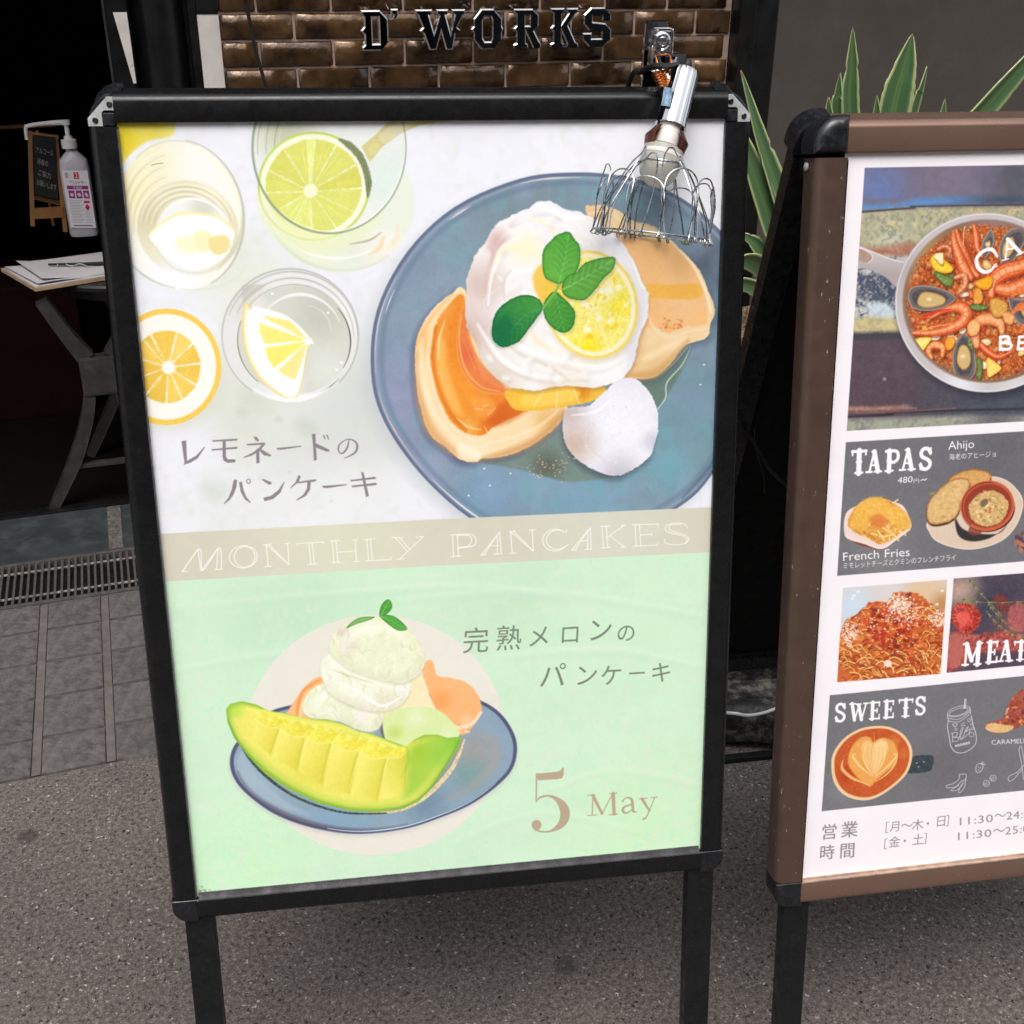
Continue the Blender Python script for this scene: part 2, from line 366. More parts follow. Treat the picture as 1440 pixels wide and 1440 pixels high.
    for a, b, c_ in ((zA((775, 1020))[0], zA((930, 1050))[0], (248, 234, 140)), (zA((772, 1060))[0], zA((800, 1165))[0], (249, 236, 130)), (zA((800, 1185))[0], zA((848, 1288))[0], (249, 236, 120)), (zA((868, 1300))[0], zA((955, 1345))[0], (249, 232, 150))):
        p.fill([hub + (a - hub) * .1, a, (a + b) / 2 + (a + b - 2 * hub) * .02, b, hub + (b - hub) * .1], c_, 3, 1, smooth=False, noise=(4, 10, 13), wob=(4, 1))
    for k in range(10):
        a = p.rng.uniform(150, 260); r = p.rng.uniform(2, 7); p.fill(ell(hub[0] + r * math.cos(a), hub[1] + r * math.sin(a), 1.6, 1.3), (255, 255, 250), 1.5, .9)
    p.stroke(ell(414, 478, 80, 77, 5, 20, 125, 195), [1, 1.6, 1], (120, 112, 84), .75, 1.2)
    p.stroke(ell(416, 480, 77, 73, 5, 20, 315, 385), [.6, 1.8, .6], (60, 62, 56), .9, 1.1)
    p.stroke(ell(418, 486, 76, 72, 5, 12, 35, 60), [.6, 1.6, .6], (120, 122, 112), .8, 1.1)
    p.stroke(ell(408, 472, 92, 90, 4, 24, 50, 120), [1, 5, 1], (250, 251, 253), .9, 3)
    p.stroke(ell(430, 470, 36, 40, 5, 10, 270, 350), [.5, 1.6, .5], (232, 234, 228), .8, 1.8)
    for x, y in ((383, 413), (461, 440), (474, 520), (480, 510)): p.fill(ell(x, y, 2.2, 1.6), (255, 255, 255), 1, .9)
    # cut lemon on the table
    p.fill(ell(242, 528, 76, 80, 0), (214, 214, 196), 20, .6)
    citrus(p, (234, 516), 77, 82, 0, (236, 517), (243, 200, 84), (249, 247, 238), (240, 202, 92), [-118, -72, -40, -6, 30, 62, 90, 128, 160, 196, 228], .64, 1, 6, .09, 1.7)
    p.stroke(ell(234, 516, 74, 79, 0, 50, -150, 150), 3, (248, 214, 90), .55, 3)
    p.fill(ell(237, 517, 9, 9, 0), (252, 250, 246), 4, 1, wob=(4, 1.5))
    # blue plate
    plate = [(522, 524), (530, 437), (573, 354), (640, 291), (730, 252), (803, 243), (870, 247), (925, 262), (985, 298), (1040, 360), (1065, 440), (1062, 560), (1000, 669), (955, 713), (890, 745), (800, 765), (720, 757), (658, 727), (590, 665), (540, 592)]
    p.fill([(x - 8, y + 10) for x, y in plate], (196, 202, 206), 26, .75)
    p.fill(plate, (128, 151, 165), 1.6, 1, rgrad=[((560, 560), 130, (144, 152, 180)), ((600, 420), 120, (138, 156, 176)), ((730, 275), 120, (124, 144, 154)), ((960, 590), 130, (116, 152, 164)), ((820, 700), 130, (126, 163, 184)), ((985, 390), 100, (88, 98, 114)), ((690, 690), 80, (126, 158, 186)), ((600, 660), 60, (150, 160, 186)), ((940, 660), 60, (120, 166, 180))],
           noise=[(40, 14, 14), (18, 8, 15), (2, 5, 1), (45, .5, 2, (116, 170, 182), 1.2), (60, .5, 3, (150, 160, 190), 1.2)])
    pl = catmull(np.array(plate, float), 5); ctr = np.array([798, 504.0])
    p.stroke(ctr + (pl - ctr) * .992, 4.5, (98, 108, 136), .9, 2, closed=True)
    p.stroke(ctr + (pl - ctr) * .972, 2.5, (150, 160, 184), .8, 2, closed=True)
    p.stroke(ctr + (pl - ctr) * .945, 7, (100, 118, 146), .45, 6, closed=True)
    n_ = len(pl)
    for a, b, r, w_, c_ in ((.0, .09, .978, 1.8, (226, 206, 206)), (.90, .99, .975, 2, (220, 190, 190)), (.82, .90, .972, 2.6, (250, 236, 224)), (.145, .175, .962, 3, (232, 210, 208)), (.20, .27, .975, 2.2, (232, 222, 220)), (.05, .08, .955, 1.5, (236, 232, 240)), (.30, .34, .972, 2, (210, 190, 184))):
        p.stroke((ctr + (pl - ctr) * r)[int(a * n_):max(int(a * n_) + 3, int(b * n_))], [.4, w_, .4], c_, .9, 1.4)
    p.stroke([(960, 700), (1000, 655), (1030, 600)], [3, 8, 5], (80, 92, 120), .6, 5)
    # syrup on the plate
    p.fill(zB((400, 1170), (600, 1120), (760, 1050), (790, 1130), (870, 1210), (960, 1240), (880, 1258), (780, 1264), (680, 1240), (620, 1222), (540, 1205)), (118, 134, 122), 4, .8, rgrad=[((770, 655), 40, (92, 92, 72))], noise=[(4, 22, 17)])
    p.fill(zB((1040, 860), (1200, 780), (1276, 728), (1230, 840), (1180, 920), (1120, 985)), (106, 128, 112), 4, .85, noise=(6, 14, 18))
    p.stroke(zB((1274, 728), (1240, 800), (1180, 870), (1175, 930), (1140, 980)), [1, 1.8, 1.2], (226, 236, 240), .9, 1.3)
    p.stroke(zB((1272, 720), (1200, 800), (1140, 845)), [1, 1.5, 1], (226, 236, 240), .8, 1.3)
    # pancake on the right
    pr = zB((860, 190), (885, 168), (920, 165), (990, 188), (1032, 222), (1128, 250), (1200, 308), (1262, 368), (1312, 430), (1345, 510), (1372, 580), (1352, 640), (1350, 670), (1325, 698), (1255, 722), (1190, 800), (1130, 848), (1060, 856), (1000, 835), (960, 600), (960, 400))
    p.fill(pr + [4, 6], (70, 84, 104), 12, .5)
    p.fill(pr, (246, 216, 168), 1.6, 1, rgrad=[((925, 520), 50, (232, 196, 140)), ((830, 300), 30, (236, 196, 150))], noise=[(14, 8, 20), (5, 4, 21)], wob=(9, 1))
    p.fill(zB((1000, 295), (1060, 300), (1128, 300), (1200, 320), (1262, 382), (1300, 440), (1330, 520), (1340, 600), (1330, 640), (1240, 650), (1190, 672), (1130, 650), (1070, 640), (1060, 500)), (249, 196, 134), 3, 1, rgrad=[((960, 420), 50, (252, 206, 150)), ((935, 470), 26, (248, 188, 124))], noise=(10, 8, 22), wob=(8, 1))
    p.fill(zB((1090, 480), (1180, 482), (1300, 478), (1322, 515), (1290, 538), (1180, 536), (1100, 530)), (251, 190, 84), 3, .95, noise=(5, 12, 23))
    for k in range(26):
        x, y = 929 + p.rng.uniform(-1, 31), 448 + p.rng.uniform(0, 18); p.fill(ell(x, y, p.rng.uniform(.8, 3), p.rng.uniform(.6, 1.6), 20), (214, 110, 50), 1.8, .5)
    p.stroke(zB((870, 200), (940, 195), (1030, 240), (1130, 270)), [2, 5, 3], (255, 236, 204), .7, 5)
    p.stroke(zB((1010, 840), (1080, 842), (1140, 830), (1200, 775), (1262, 705)), [6, 12, 12, 8, 4], (208, 158, 96), .7, 9)
    p.stroke(zB((1040, 780), (1100, 770), (1180, 730), (1250, 690)), [4, 10, 10, 4], (254, 232, 188), .7, 8)
    p.fill(zB((1040, 560), (1085, 600), (1080, 760), (1020, 840), (1000, 700)), (210, 160, 104), 14, .5)
    p.stroke(zB((1230, 345), (1290, 415), (1335, 510), (1355, 590)), [2, 4, 3], (255, 240, 214), .85, 3)
    p.stroke(zB((1095, 545), (1120, 640), (1190, 690), (1260, 668), (1345, 655)), [2, 4, 3], (252, 226, 190), .8, 3)
    # pancake on the left
    pq = zB((378, 500), (318, 522), (255, 572), (208, 640), (182, 712), (180, 800), (188, 900), (206, 990), (240, 1078), (300, 1125), (360, 1176), (420, 1186), (450, 1172), (530, 1164), (620, 1132), (700, 1082), (765, 1018), (780, 960), (600, 880), (450, 700))
    p.fill(pq + [-4, 5], (78, 76, 110), 14, .75)
    p.fill(pq, (247, 220, 176), 1.6, 1, rgrad=[((600, 600), 50, (250, 214, 168)), ((770, 590), 36, (232, 186, 120)), ((590, 480), 40, (240, 196, 130)), ((660, 640), 50, (253, 232, 200))], noise=[(12, 8, 24), (5, 4, 25)], wob=(9, 1))
    p.fill(zB((372, 522), (300, 575), (262, 640), (246, 720), (240, 800), (262, 900), (292, 970), (330, 1032), (385, 1072), (450, 1080), (490, 1050), (560, 1010), (620, 985), (680, 960), (560, 900), (460, 860), (390, 700)), (238, 146, 52), 3, 1,
           rgrad=[((640, 470), 70, (232, 140, 46)), ((622, 560), 60, (244, 158, 56)), ((700, 590), 50, (226, 112, 40)), ((660, 600), 24, (240, 170, 80)), ((615, 430), 30, (244, 176, 96))], noise=[(11, 12, 26), (4, 7, 27)], wob=(8, 1.2))
    p.stroke(zB((190, 760), (196, 880), (215, 990), (250, 1070), (330, 1140), (410, 1176)), [6, 12, 14, 12, 8], (218, 166, 104), .7, 9)
    p.stroke(zB((205, 700), (205, 840), (240, 960), (290, 1040), (360, 1110)), [3, 9, 10, 6], (255, 236, 202), .7, 7)
    p.stroke(zB((430, 1176), (540, 1150), (640, 1110), (720, 1050), (768, 985)), [4, 12, 12, 8], (204, 148, 88), .7, 9)
    p.stroke(zB((330, 520), (280, 570), (225, 640), (200, 710)), [3, 6, 3], (236, 184, 116), .6, 5)
    p.stroke(zB((262, 650), (254, 760), (275, 880), (320, 990), (380, 1060)), [3, 7, 5], (206, 96, 24), .5, 5)
    p.stroke(zB((290, 640), (285, 760), (310, 880), (350, 960)), [3, 14, 10, 3], (252, 184, 92), .5, 12)
    p.fill(zB((560, 930), (640, 960), (600, 1000), (520, 1040), (470, 1030), (500, 980)), (206, 96, 30), 9, .6)
    p.stroke(zB((250, 650), (232, 740), (250, 860), (290, 990), (345, 1060), (420, 1100)), [2, 3.5, 2], (254, 234, 200), .7, 3)
    p.fill(zB((375, 560), (350, 640), (345, 740), (370, 830), (430, 900), (520, 918), (540, 890), (450, 800), (400, 690)), (230, 128, 74), 2.5, .9, rim=((240, 160, 80), 4, 1), rgrad=[((655, 500), 26, (224, 106, 74))], noise=(6, 12, 28))
    p.stroke(zB((366, 600), (355, 700), (378, 812), (440, 885), (515, 905)), [1, 2.5, 1], (246, 190, 110), .8, 2)
    for a in ((0, 0), (14, 10), (22, -6)): p.stroke([(652 + a[0] * .6, 478 + a[1]), (668 + a[0], 520 + a[1])], [1, 2], (242, 160, 100), .45, 2)
    p.fill(zB((270, 700), (262, 800), (285, 900), (330, 985), (370, 1000), (330, 900), (300, 800), (300, 720)), (254, 196, 110), 8, .6)
    p.stroke(zB((300, 620), (275, 700), (272, 780)), [1, 3, 1], (255, 226, 170), .8, 2.2); p.stroke(zB((345, 1010), (390, 1045), (440, 1058)), [1, 3, 1], (255, 220, 160), .8, 2)
    p.fill(zB((400, 940), (450, 930), (500, 950), (480, 1000), (430, 1010)), (250, 176, 84), 9, .55)
    for a, b in (((450, 965), (470, 958)), ((470, 998), (498, 970)), ((420, 972), (448, 978)), ((455, 1045), (470, 1070)), ((268, 832), (285, 836))):
        p.stroke(zB(a, b), [.8, 1.8, .8], (255, 238, 206), .95, 1)
    p.fill(zB((360, 1110), (400, 1130), (440, 1150), (430, 1180), (370, 1172), (345, 1140)), (255, 240, 214), 5, .8)
    p.stroke(zB((440, 1120), (560, 1090), (660, 1050), (740, 990)), [2, 4, 2], (254, 236, 204), .7, 4)
    # lemon pieces under the cream
    p.fill(zB((540, 905), (640, 880), (800, 870), (920, 880), (935, 910), (880, 945), (800, 962), (730, 972), (640, 982), (575, 976), (548, 945)), (240, 190, 70), 2, 1, rgrad=[((745, 560), 36, (246, 196, 60)), ((820, 550), 20, (222, 140, 34))], noise=[(5, 18, 29)], wob=(5, 1))
    p.fill(zB((600, 930), (700, 900), (830, 905), (800, 945), (700, 962), (620, 965)), (250, 212, 100), 5, .8, noise=(4, 18, 30))
    for a, b, c_ in (((650, 965), (690, 905), 0), ((740, 968), (745, 905), 0), ((830, 950), (810, 895), 0)): p.stroke(zB(a, b), 1.6, (252, 236, 180), .8, 1.6)
    # whipped cream
    cr = zB((640, 172), (665, 150), (720, 150), (775, 182), (830, 190), (905, 225), (972, 282), (1022, 340), (1062, 412), (1080, 470), (1108, 515), (1104, 610), (1070, 690), (1050, 790), (1000, 860), (900, 892), (780, 880), (650, 905), (560, 890), (500, 852), (448, 790), (420, 700), (384, 650), (380, 570), (386, 460), (412, 375), (460, 310), (500, 240), (570, 202))
    p.fill(cr + [1, 4], (150, 110, 70), 7, .4)
    p.fill(cr, (243, 241, 240), 2, 1, rgrad=[((660, 470), 62, (206, 182, 174)), ((676, 400), 56, (216, 196, 188)), ((690, 535), 60, (218, 204, 188)), ((700, 340), 28, (214, 180, 176)), ((770, 300), 70, (244, 244, 248)), ((800, 560), 60, (222, 212, 198)), ((893, 500), 40, (220, 218, 226)), ((740, 440), 50, (246, 244, 242)), ((880, 330), 60, (240, 240, 252)), ((800, 520), 60, (244, 240, 228)), ((740, 350), 40, (248, 244, 214)), ((860, 520), 60, (250, 250, 250))],
           noise=[(16, 6, 32), (6, 4, 33)], wob=(12, 1.3))
    p.clip = p.mask(cr, 1.5, smooth=False)
    fold = lambda pts, w, c, a=.6, so=4: p.stroke(zB(*pts), w, c, a, so)
    fold([(470, 560), (480, 460), (505, 380), (530, 330), (600, 290)], [2, 7, 3], (255, 255, 255), .9, 4)
    fold([(455, 570), (462, 470), (488, 380), (515, 330)], [3, 8, 4], (214, 190, 182), .6, 7)
    fold([(500, 400), (520, 350), (570, 330), (640, 340), (680, 380)], [4, 9, 4], (252, 244, 206), .8, 6)
    fold([(545, 520), (545, 470), (580, 430), (640, 420)], [2, 7, 3], (255, 255, 255), .9, 4)
    fold([(535, 540), (532, 470), (560, 425)], [2, 5, 2], (218, 208, 200), .6, 5)
    fold([(640, 215), (700, 240), (740, 280), (830, 300)], [3, 9, 3], (248, 242, 210), .8, 7)
    fold([(655, 165), (700, 175), (760, 205), (850, 220)], [3, 8, 3], (255, 255, 255), .9, 5)
    fold([(650, 205), (720, 205), (770, 235)], [2, 4, 2], (214, 208, 210), .5, 5)
    fold([(470, 330), (490, 350), (480, 400)], [2, 6, 2], (212, 168, 168), .5, 5)
    fold([(580, 225), (560, 250), (600, 240)], [2, 5, 2], (220, 190, 196), .5, 5)
    fold([(400, 500), (410, 600), (440, 680), (500, 760)], [3, 12, 4], (226, 204, 196), .55, 9)
    fold([(430, 640), (480, 720), (540, 790), (640, 840), (760, 850)], [3, 8, 3], (255, 255, 255), .8, 5)
    fold([(440, 690), (500, 780), (590, 840), (700, 868), (860, 860)], [2, 6, 2], (222, 206, 190), .6, 5)
    fold([(500, 620), (560, 720), (640, 770), (760, 810), (900, 830), (1000, 790)], [2, 7, 2], (232, 224, 214), .6, 6)
    fold([(560, 700), (650, 750), (780, 790), (900, 805)], [2, 6, 2], (255, 255, 255), .9, 4)
    fold([(560, 730), (600, 760), (700, 800), (790, 860)], [2, 6, 2], (206, 198, 178), .45, 4)
    fold([(640, 650), (660, 700), (720, 740)], [2, 8, 3], (244, 232, 190), .7, 6)
    fold([(1060, 420), (1085, 520), (1080, 600), (1050, 720), (1020, 820)], [3, 8, 3], (232, 230, 244), .7, 6)
    fold([(1040, 380), (1075, 470), (1090, 500)], [2, 5, 2], (255, 255, 255), .9, 3)
    for k in range(34):
        x, y = zB((p.rng.uniform(410, 1060), p.rng.uniform(200, 880)))[0]; r_ = p.rng.uniform(6, 15); a_ = p.rng.uniform(0, 180)
        p.fill(ell(x + 1.5, y + 3, r_, r_ * .6, a_, 14), (212, 202, 194), r_ * .9, .30); p.fill(ell(x - 1, y - 2, r_ * .8, r_ * .45, a_, 14), (255, 255, 255), r_ * .7, .55)
    for k in range(60):
        x, y = p.rng.uniform(400, 1050), p.rng.uniform(200, 860); L = p.rng.uniform(20, 70); a = math.atan2(y - 560, x - 740) + math.pi / 2
        fold([(x, y), (x + L * math.cos(a), y + L * math.sin(a)), (x + 2 * L * math.cos(a + .5), y + 2 * L * math.sin(a + .5))], [1, p.rng.uniform(2, 4), 1], ((255, 255, 255), (226, 214, 208))[k % 2], .35, 4)
    p.clip = None
    # lemon slice on top
    c_ = zB((880, 560))[0]
    p.fill(ell(c_[0] + 2, c_[1] + 5, 66, 78, -14), (206, 190, 150), 9, .5)
    p.fill(ell(c_[0], c_[1], 65, 77, -14), (247, 220, 104), 2.4, 1, noise=(5, 14, 35))
    p.fill(ell(c_[0], c_[1], 61.5, 73, -14), (252, 244, 206), 2, 1)
    p.fill(ell(c_[0], c_[1], 56, 67, -14), (250, 237, 128), 3, 1, rgrad=[((825, 490), 36, (250, 228, 40)), ((790, 400), 40, (240, 196, 50)), ((870, 430), 36, (250, 236, 80)), ((850, 410), 26, (252, 246, 170))], noise=[(7, 22, 36), (3, 12, 37)], wob=(6, 1))
    for a in range(0, 360, 45): p.stroke([c_ + [3, 2], c_ + [56 * math.cos(math.radians(a + 20)), 67 * math.sin(math.radians(a + 20))]], [1, 2.4], (252, 246, 196), .7, 2)
    for k in range(46):
        a = p.rng.uniform(0, 6.28); r = p.rng.uniform(.1, .85); x, y = c_[0] + 12 + 46 * r * math.cos(a), c_[1] + 60 * r * math.sin(a)
        p.fill(ell(x, y, p.rng.uniform(1.5, 6), p.rng.uniform(1, 4), p.rng.uniform(0, 180)), (255, 253, 236) if k % 3 else (242, 206, 30), 3, .7, wob=(3, 1))
    p.fill(zB((650, 440), (690, 400), (730, 470), (730, 540), (690, 560), (655, 500)), (240, 190, 50), 5, .8, noise=(5, 16, 38))
    # mint
    G1, G2, GD = (104, 178, 70), (86, 166, 62), (44, 120, 52)
    mint(p, zB, [(750, 478), (700, 455), (685, 400), (690, 345), (720, 305), (755, 278), (792, 272), (812, 300), (833, 330), (835, 385), (820, 430), (790, 460)], [(752, 470), (775, 380), (790, 285)], G1, G2, GD)
    mint(p, zB, [(762, 492), (780, 450), (822, 430), (850, 398), (900, 380), (940, 372), (976, 376), (965, 420), (930, 455), (895, 500), (855, 540), (810, 540), (775, 525)], [(768, 500), (860, 450), (965, 382)], (96, 168, 66), (110, 178, 78), GD)
    mint(p, zB, [(735, 508), (770, 535), (800, 565), (816, 600), (805, 650), (772, 672), (730, 655), (700, 620), (688, 575), (702, 535)], [(735, 512), (755, 590), (772, 665)], (80, 158, 58), (70, 150, 56), (36, 110, 46))
    mint(p, zB, [(688, 575), (672, 540), (630, 523), (580, 530), (530, 560), (498, 600), (485, 650), (490, 700), (525, 728), (560, 722), (600, 700), (632, 655), (660, 618)], [(686, 580), (620, 600), (530, 700)], (72, 154, 66), (30, 118, 62), (18, 92, 52))
    p.fill(zB((490, 650), (540, 600), (570, 640), (560, 700), (520, 724), (492, 700)), (16, 104, 66), 9, .6)
    p.stroke(zB((752, 480), (735, 512), (688, 575)), [2.5, 3.5, 3], (120, 186, 90), 1, 1.3)
    # scoop of ice
    sc_ = zB((772, 990), (800, 968), (870, 962), (905, 930), (940, 900), (970, 870), (1010, 852), (1062, 858), (1108, 905), (1140, 970), (1146, 1050), (1132, 1110), (1118, 1156), (1082, 1190), (1036, 1220), (990, 1240), (935, 1234), (860, 1200), (800, 1150), (768, 1080))
    p.fill(sc_ + [-2, 7], (60, 66, 76), 10, .5)
    p.fill(sc_, (236, 236, 244), 1.6, 1, rgrad=[((806, 625), 56, (206, 184, 172)), ((800, 580), 40, (206, 190, 188)), ((870, 668), 50, (200, 196, 208)), ((918, 620), 26, (206, 206, 220)), ((872, 590), 50, (244, 244, 251)), ((880, 575), 60, (243, 244, 252))], noise=[(9, 6, 40), (3.5, 6, 41)], wob=(5, .9))
    p.stroke(zB((820, 1020), (860, 1110), (930, 1180), (1000, 1230)), [1, 3, 1], (214, 204, 202), .5, 3)
    p.stroke(zB((800, 1000), (900, 985), (960, 930)), [1, 4, 1], (255, 255, 255), .8, 3)
    for k in range(50):
        a = p.rng.uniform(0, 6.28); r = p.rng.uniform(0, 55); p.fill(ell(860 + r * math.cos(a), 600 + r * .95 * math.sin(a), p.rng.uniform(.6, 2.5), p.rng.uniform(.5, 1.4), p.rng.uniform(0, 90)), ((255, 255, 255), (212, 206, 208))[k % 2], 1.5, .4)
    for k in range(46):
        x, y = p.rng.normal(775, 16), p.rng.normal(655, 8); p.fill(ell(x, y, p.rng.uniform(.4, 1.5), p.rng.uniform(.4, 1)), (236, 216, 170), 1, .75)
    for x, y in ((681, 659), (659, 697), (689, 683), (990, 513), (985, 541), (718, 666)): p.fill(ell(x, y, 1.6, 1.2), (240, 240, 244), 1.2, .9)
    # caption, brushed strokes
    G = (140, 131, 137); st = lambda pts, w: p.stroke(zC(*pts), [x / 3.43 for x in w], G, 1, .9)
    pg = lambda pts: p.fill(zC(*pts), G, .9, smooth=False)
    pg([(258, 276), (280, 272), (284, 360), (283, 372), (330, 345), (368, 303), (371, 306), (335, 360), (300, 380), (268, 391), (272, 380)])
    pg([(405, 272), (525, 264), (530, 269), (522, 274), (408, 279)]); pg([(403, 315), (524, 303), (529, 307), (524, 313), (405, 322)])
    pg([(456, 275), (471, 275), (472, 350), (480, 364), (512, 364), (520, 368), (514, 379), (480, 381), (460, 370), (456, 350)])
    pg([(604, 254), (622, 256), (632, 272), (628, 279), (615, 272)]); pg([(572, 290), (655, 283), (664, 288), (656, 293), (575, 297)])
    pg([(650, 286), (662, 290), (640, 318), (600, 345), (560, 357), (556, 353), (600, 333), (632, 308)])
    pg([(617, 318), (633, 318), (634, 382), (619, 384)]); pg([(634, 322), (645, 316), (692, 345), (688, 350), (655, 345)])
    pg([(714, 310), (835, 298), (836, 303), (740, 318), (722, 318)])
    pg([(886, 242), (904, 240), (905, 286), (968, 316), (974, 325), (955, 326), (906, 306), (911, 366), (896, 371), (893, 300)])
    st([(944, 250), (951, 266)], [7, 5]); st([(960, 248), (967, 266)], [7, 5])
    st([(1066, 271), (1056, 310), (1036, 334), (1020, 330), (1014, 310), (1026, 286), (1060, 267), (1094, 277), (1106, 303), (1092, 334), (1045, 358)], [5, 9, 8, 6, 8, 6, 5, 8, 11, 9, 4])
    pg([(510, 462), (526, 463), (522, 500), (508, 535), (490, 560), (465, 580), (462, 577), (484, 550), (500, 510)])
    pg([(535, 475), (549, 472), (556, 510), (570, 545), (591, 570), (588, 574), (562, 556), (543, 520)])
    p.stroke(ell(*zC((581, 470))[0], 9 / 3.43, 10 / 3.43, 0, 16), 4.5 / 3.43, G, 1, .9, closed=True)
    pg([(642, 461), (655, 460), (690, 474), (693, 484), (678, 486)]); pg([(652, 550), (690, 540), (725, 512), (752, 472), (755, 475), (735, 525), (700, 555), (658, 566)])
    pg([(822, 440), (834, 446), (822, 474), (786, 504), (783, 500), (808, 474)]); pg([(812, 474), (905, 460), (908, 467), (898, 472), (815, 480)])
    pg([(866, 470), (882, 470), (878, 510), (858, 540), (815, 563), (812, 559), (845, 535), (862, 508)])
    pg([(935, 492), (1052, 484), (1056, 489), (960, 503), (942, 502)])
    pg([(1072, 464), (1190, 448), (1198, 455), (1190, 459), (1075, 471)]); pg([(1078, 491), (1194, 477), (1203, 484), (1194, 489), (1080, 499)])
    pg([(1124, 425), (1136, 427), (1162, 540), (1148, 546)])
    # band
    band = [(100, 757.2), (227, 750.6), (600, 731), (994, 713.6), (1100, 709), (1100, 771), (994, 777), (600, 796.6), (238, 817.8), (100, 825.4)]
    p.fill(band, (211, 208, 190), .9, 1, smooth=False, rgrad=[((480, 770), 200, (219, 219, 196)), ((860, 750), 180, (214, 214, 198))], noise=[(30, 5, 44), (5, 3, 45)])
    Wt = (247, 247, 240)
    def ln(z, *segs_):
        for sg in segs_: p.stroke(z(*sg), 1.25, Wt, 1, 1.0, smooth=len(sg) > 3)
    ln(zC, [(262, 905), (346, 795), (360, 900), (440, 790), (450, 893)], [(258, 905), (282, 903)], [(262, 905), (337, 797), (352, 903)], [(352, 903), (434, 793), (426, 895)], [(420, 896), (456, 893)])
    for rx, ry, cx in ((67, 54, 556), (50, 50, 562)): p.stroke(ell(*zC((cx, 834))[0], rx / 3.43, ry / 3.43, -6, 36), 1.25, Wt, 1, 1, closed=True)
    ln(zC, [(676, 880), (666, 775)], [(652, 777), (690, 772)], [(678, 773), (776, 872)], [(666, 775), (776, 872)], [(776, 872), (770, 768)], [(756, 771), (784, 767)], [(660, 882), (692, 879)])
    ln(zC, [(815, 770), (942, 762)], [(815, 770), (818, 778)], [(942, 762), (944, 771)], [(872, 767), (882, 869)], [(888, 766), (899, 868)], [(866, 871), (914, 867)])
    ln(zC, [(985, 757), (993, 862)], [(1003, 756), (1012, 860)], [(975, 758), (1020, 755)], [(985, 863), (1026, 860)], [(1096, 752), (1102, 856)], [(1084, 753), (1108, 751)], [(1090, 857), (1112, 855)], [(1010, 812), (1098, 806)])
    ln(zC, [(1152, 749), (1160, 853)], [(1170, 748), (1178, 852)], [(1140, 750), (1190, 746)], [(1144, 854), (1268, 847)], [(1268, 847), (1270, 838)])
    ln(zD, [(6, 282), (115, 180)], [(-30, 184), (22, 182)], [(-14, 184), (40, 245)], [(4, 182), (50, 235)], [(84, 182), (117, 179)], [(-6, 284), (28, 281)])
    ln(zD, [(250, 172), (254, 270)], [(272, 170), (277, 269)], [(240, 172), (330, 168), (358, 190), (345, 222), (278, 232)], [(272, 174), (322, 174), (338, 192), (322, 222), (278, 228)], [(242, 272), (290, 268)])
    ln(zD, [(382, 264), (466, 158), (474, 258)], [(396, 262), (456, 170), (456, 258)], [(380, 265), (402, 263)], [(440, 260), (478, 257)], [(424, 222), (460, 220)])
    ln(zD, [(524, 252), (517, 156)], [(510, 157), (540, 154)], [(532, 155), (622, 246)], [(517, 156), (622, 246)], [(622, 246), (616, 148)], [(604, 150), (630, 147)], [(512, 256), (540, 254)])
    p.stroke(ell(*zD((722, 195))[0], 57 / 3.27, 50 / 3.27, -6, 30, 40, 320), 1.25, Wt, 1, 1); p.stroke(ell(*zD((732, 193))[0], 50 / 3.27, 44 / 3.27, -6, 26, 50, 310), 1.25, Wt, 1, 1)
    ln(zD, [(770, 160), (776, 146)], [(768, 226), (782, 216)])
    ln(zD, [(800, 240), (884, 138), (888, 236)], [(816, 238), (872, 152), (872, 237)], [(798, 242), (822, 240)], [(860, 239), (892, 236)], [(840, 200), (874, 197)])
    ln(zD, [(938, 132), (944, 230)], [(958, 131), (964, 229)], [(928, 133), (972, 130)], [(932, 232), (976, 229)], [(960, 184), (1040, 128)], [(976, 176), (1040, 226)], [(1026, 130), (1046, 127)], [(1022, 229), (1046, 226)])
    ln(zD, [(1090, 124), (1096, 222)], [(1110, 123), (1117, 221)], [(1078, 125), (1196, 121), (1195, 130)], [(1082, 224), (1192, 218), (1194, 208)], [(1114, 172), (1166, 169)], [(1166, 163), (1167, 177)])
    ln(zD, [(1332, 140), (1316, 120), (1270, 117), (1234, 130), (1232, 150), (1260, 164), (1310, 176), (1330, 196), (1308, 214), (1260, 216), (1228, 206), (1226, 192)], [(1300, 122), (1254, 126), (1246, 144), (1270, 156), (1320, 172), (1338, 192), (1322, 212)])
    # mint green half
    low = [(100, 825.4), (238, 817.8), (600, 796.6), (994, 777), (1100, 771), (1100, 1400), (100, 1400)]
    p.clip = None
    p.fill(low, (207, 237, 206), .9, 1, smooth=False, rgrad=[((420, 880), 160, (196, 228, 198)), ((700, 850), 170, (200, 230, 200)), ((480, 960), 150, (210, 238, 210)), ((900, 1160), 200, (206, 240, 198)), ((340, 1220), 170, (204, 242, 200)), ((800, 1000), 140, (208, 236, 208))],
           noise=[(38, 5, 46), (13, .5, 47, (222, 232, 214), 1.2), (9, .35, 48, (190, 230, 200), 1.1), (4, 3, 49)])
    for a, b, c_, w_ in (((250, 860), (640, 830), (800, 850), 9), ((560, 850), (760, 838), (990, 872), 12), ((640, 1190), (760, 1150), (900, 1175), 5), ((240, 950), (400, 925), (560, 940), 10), ((700, 930), (860, 920), (990, 945), 9), ((740, 1130), (860, 1090), (985, 1110), 4)):
        p.stroke([a, b, c_], [2, w_, 2], (192, 222, 196), .28, 10); p.stroke([(a[0], a[1] - 9), (b[0], b[1] - 9), (c_[0], c_[1] - 9)], [1, w_ * .6, 1], (226, 246, 222), .4, 9)
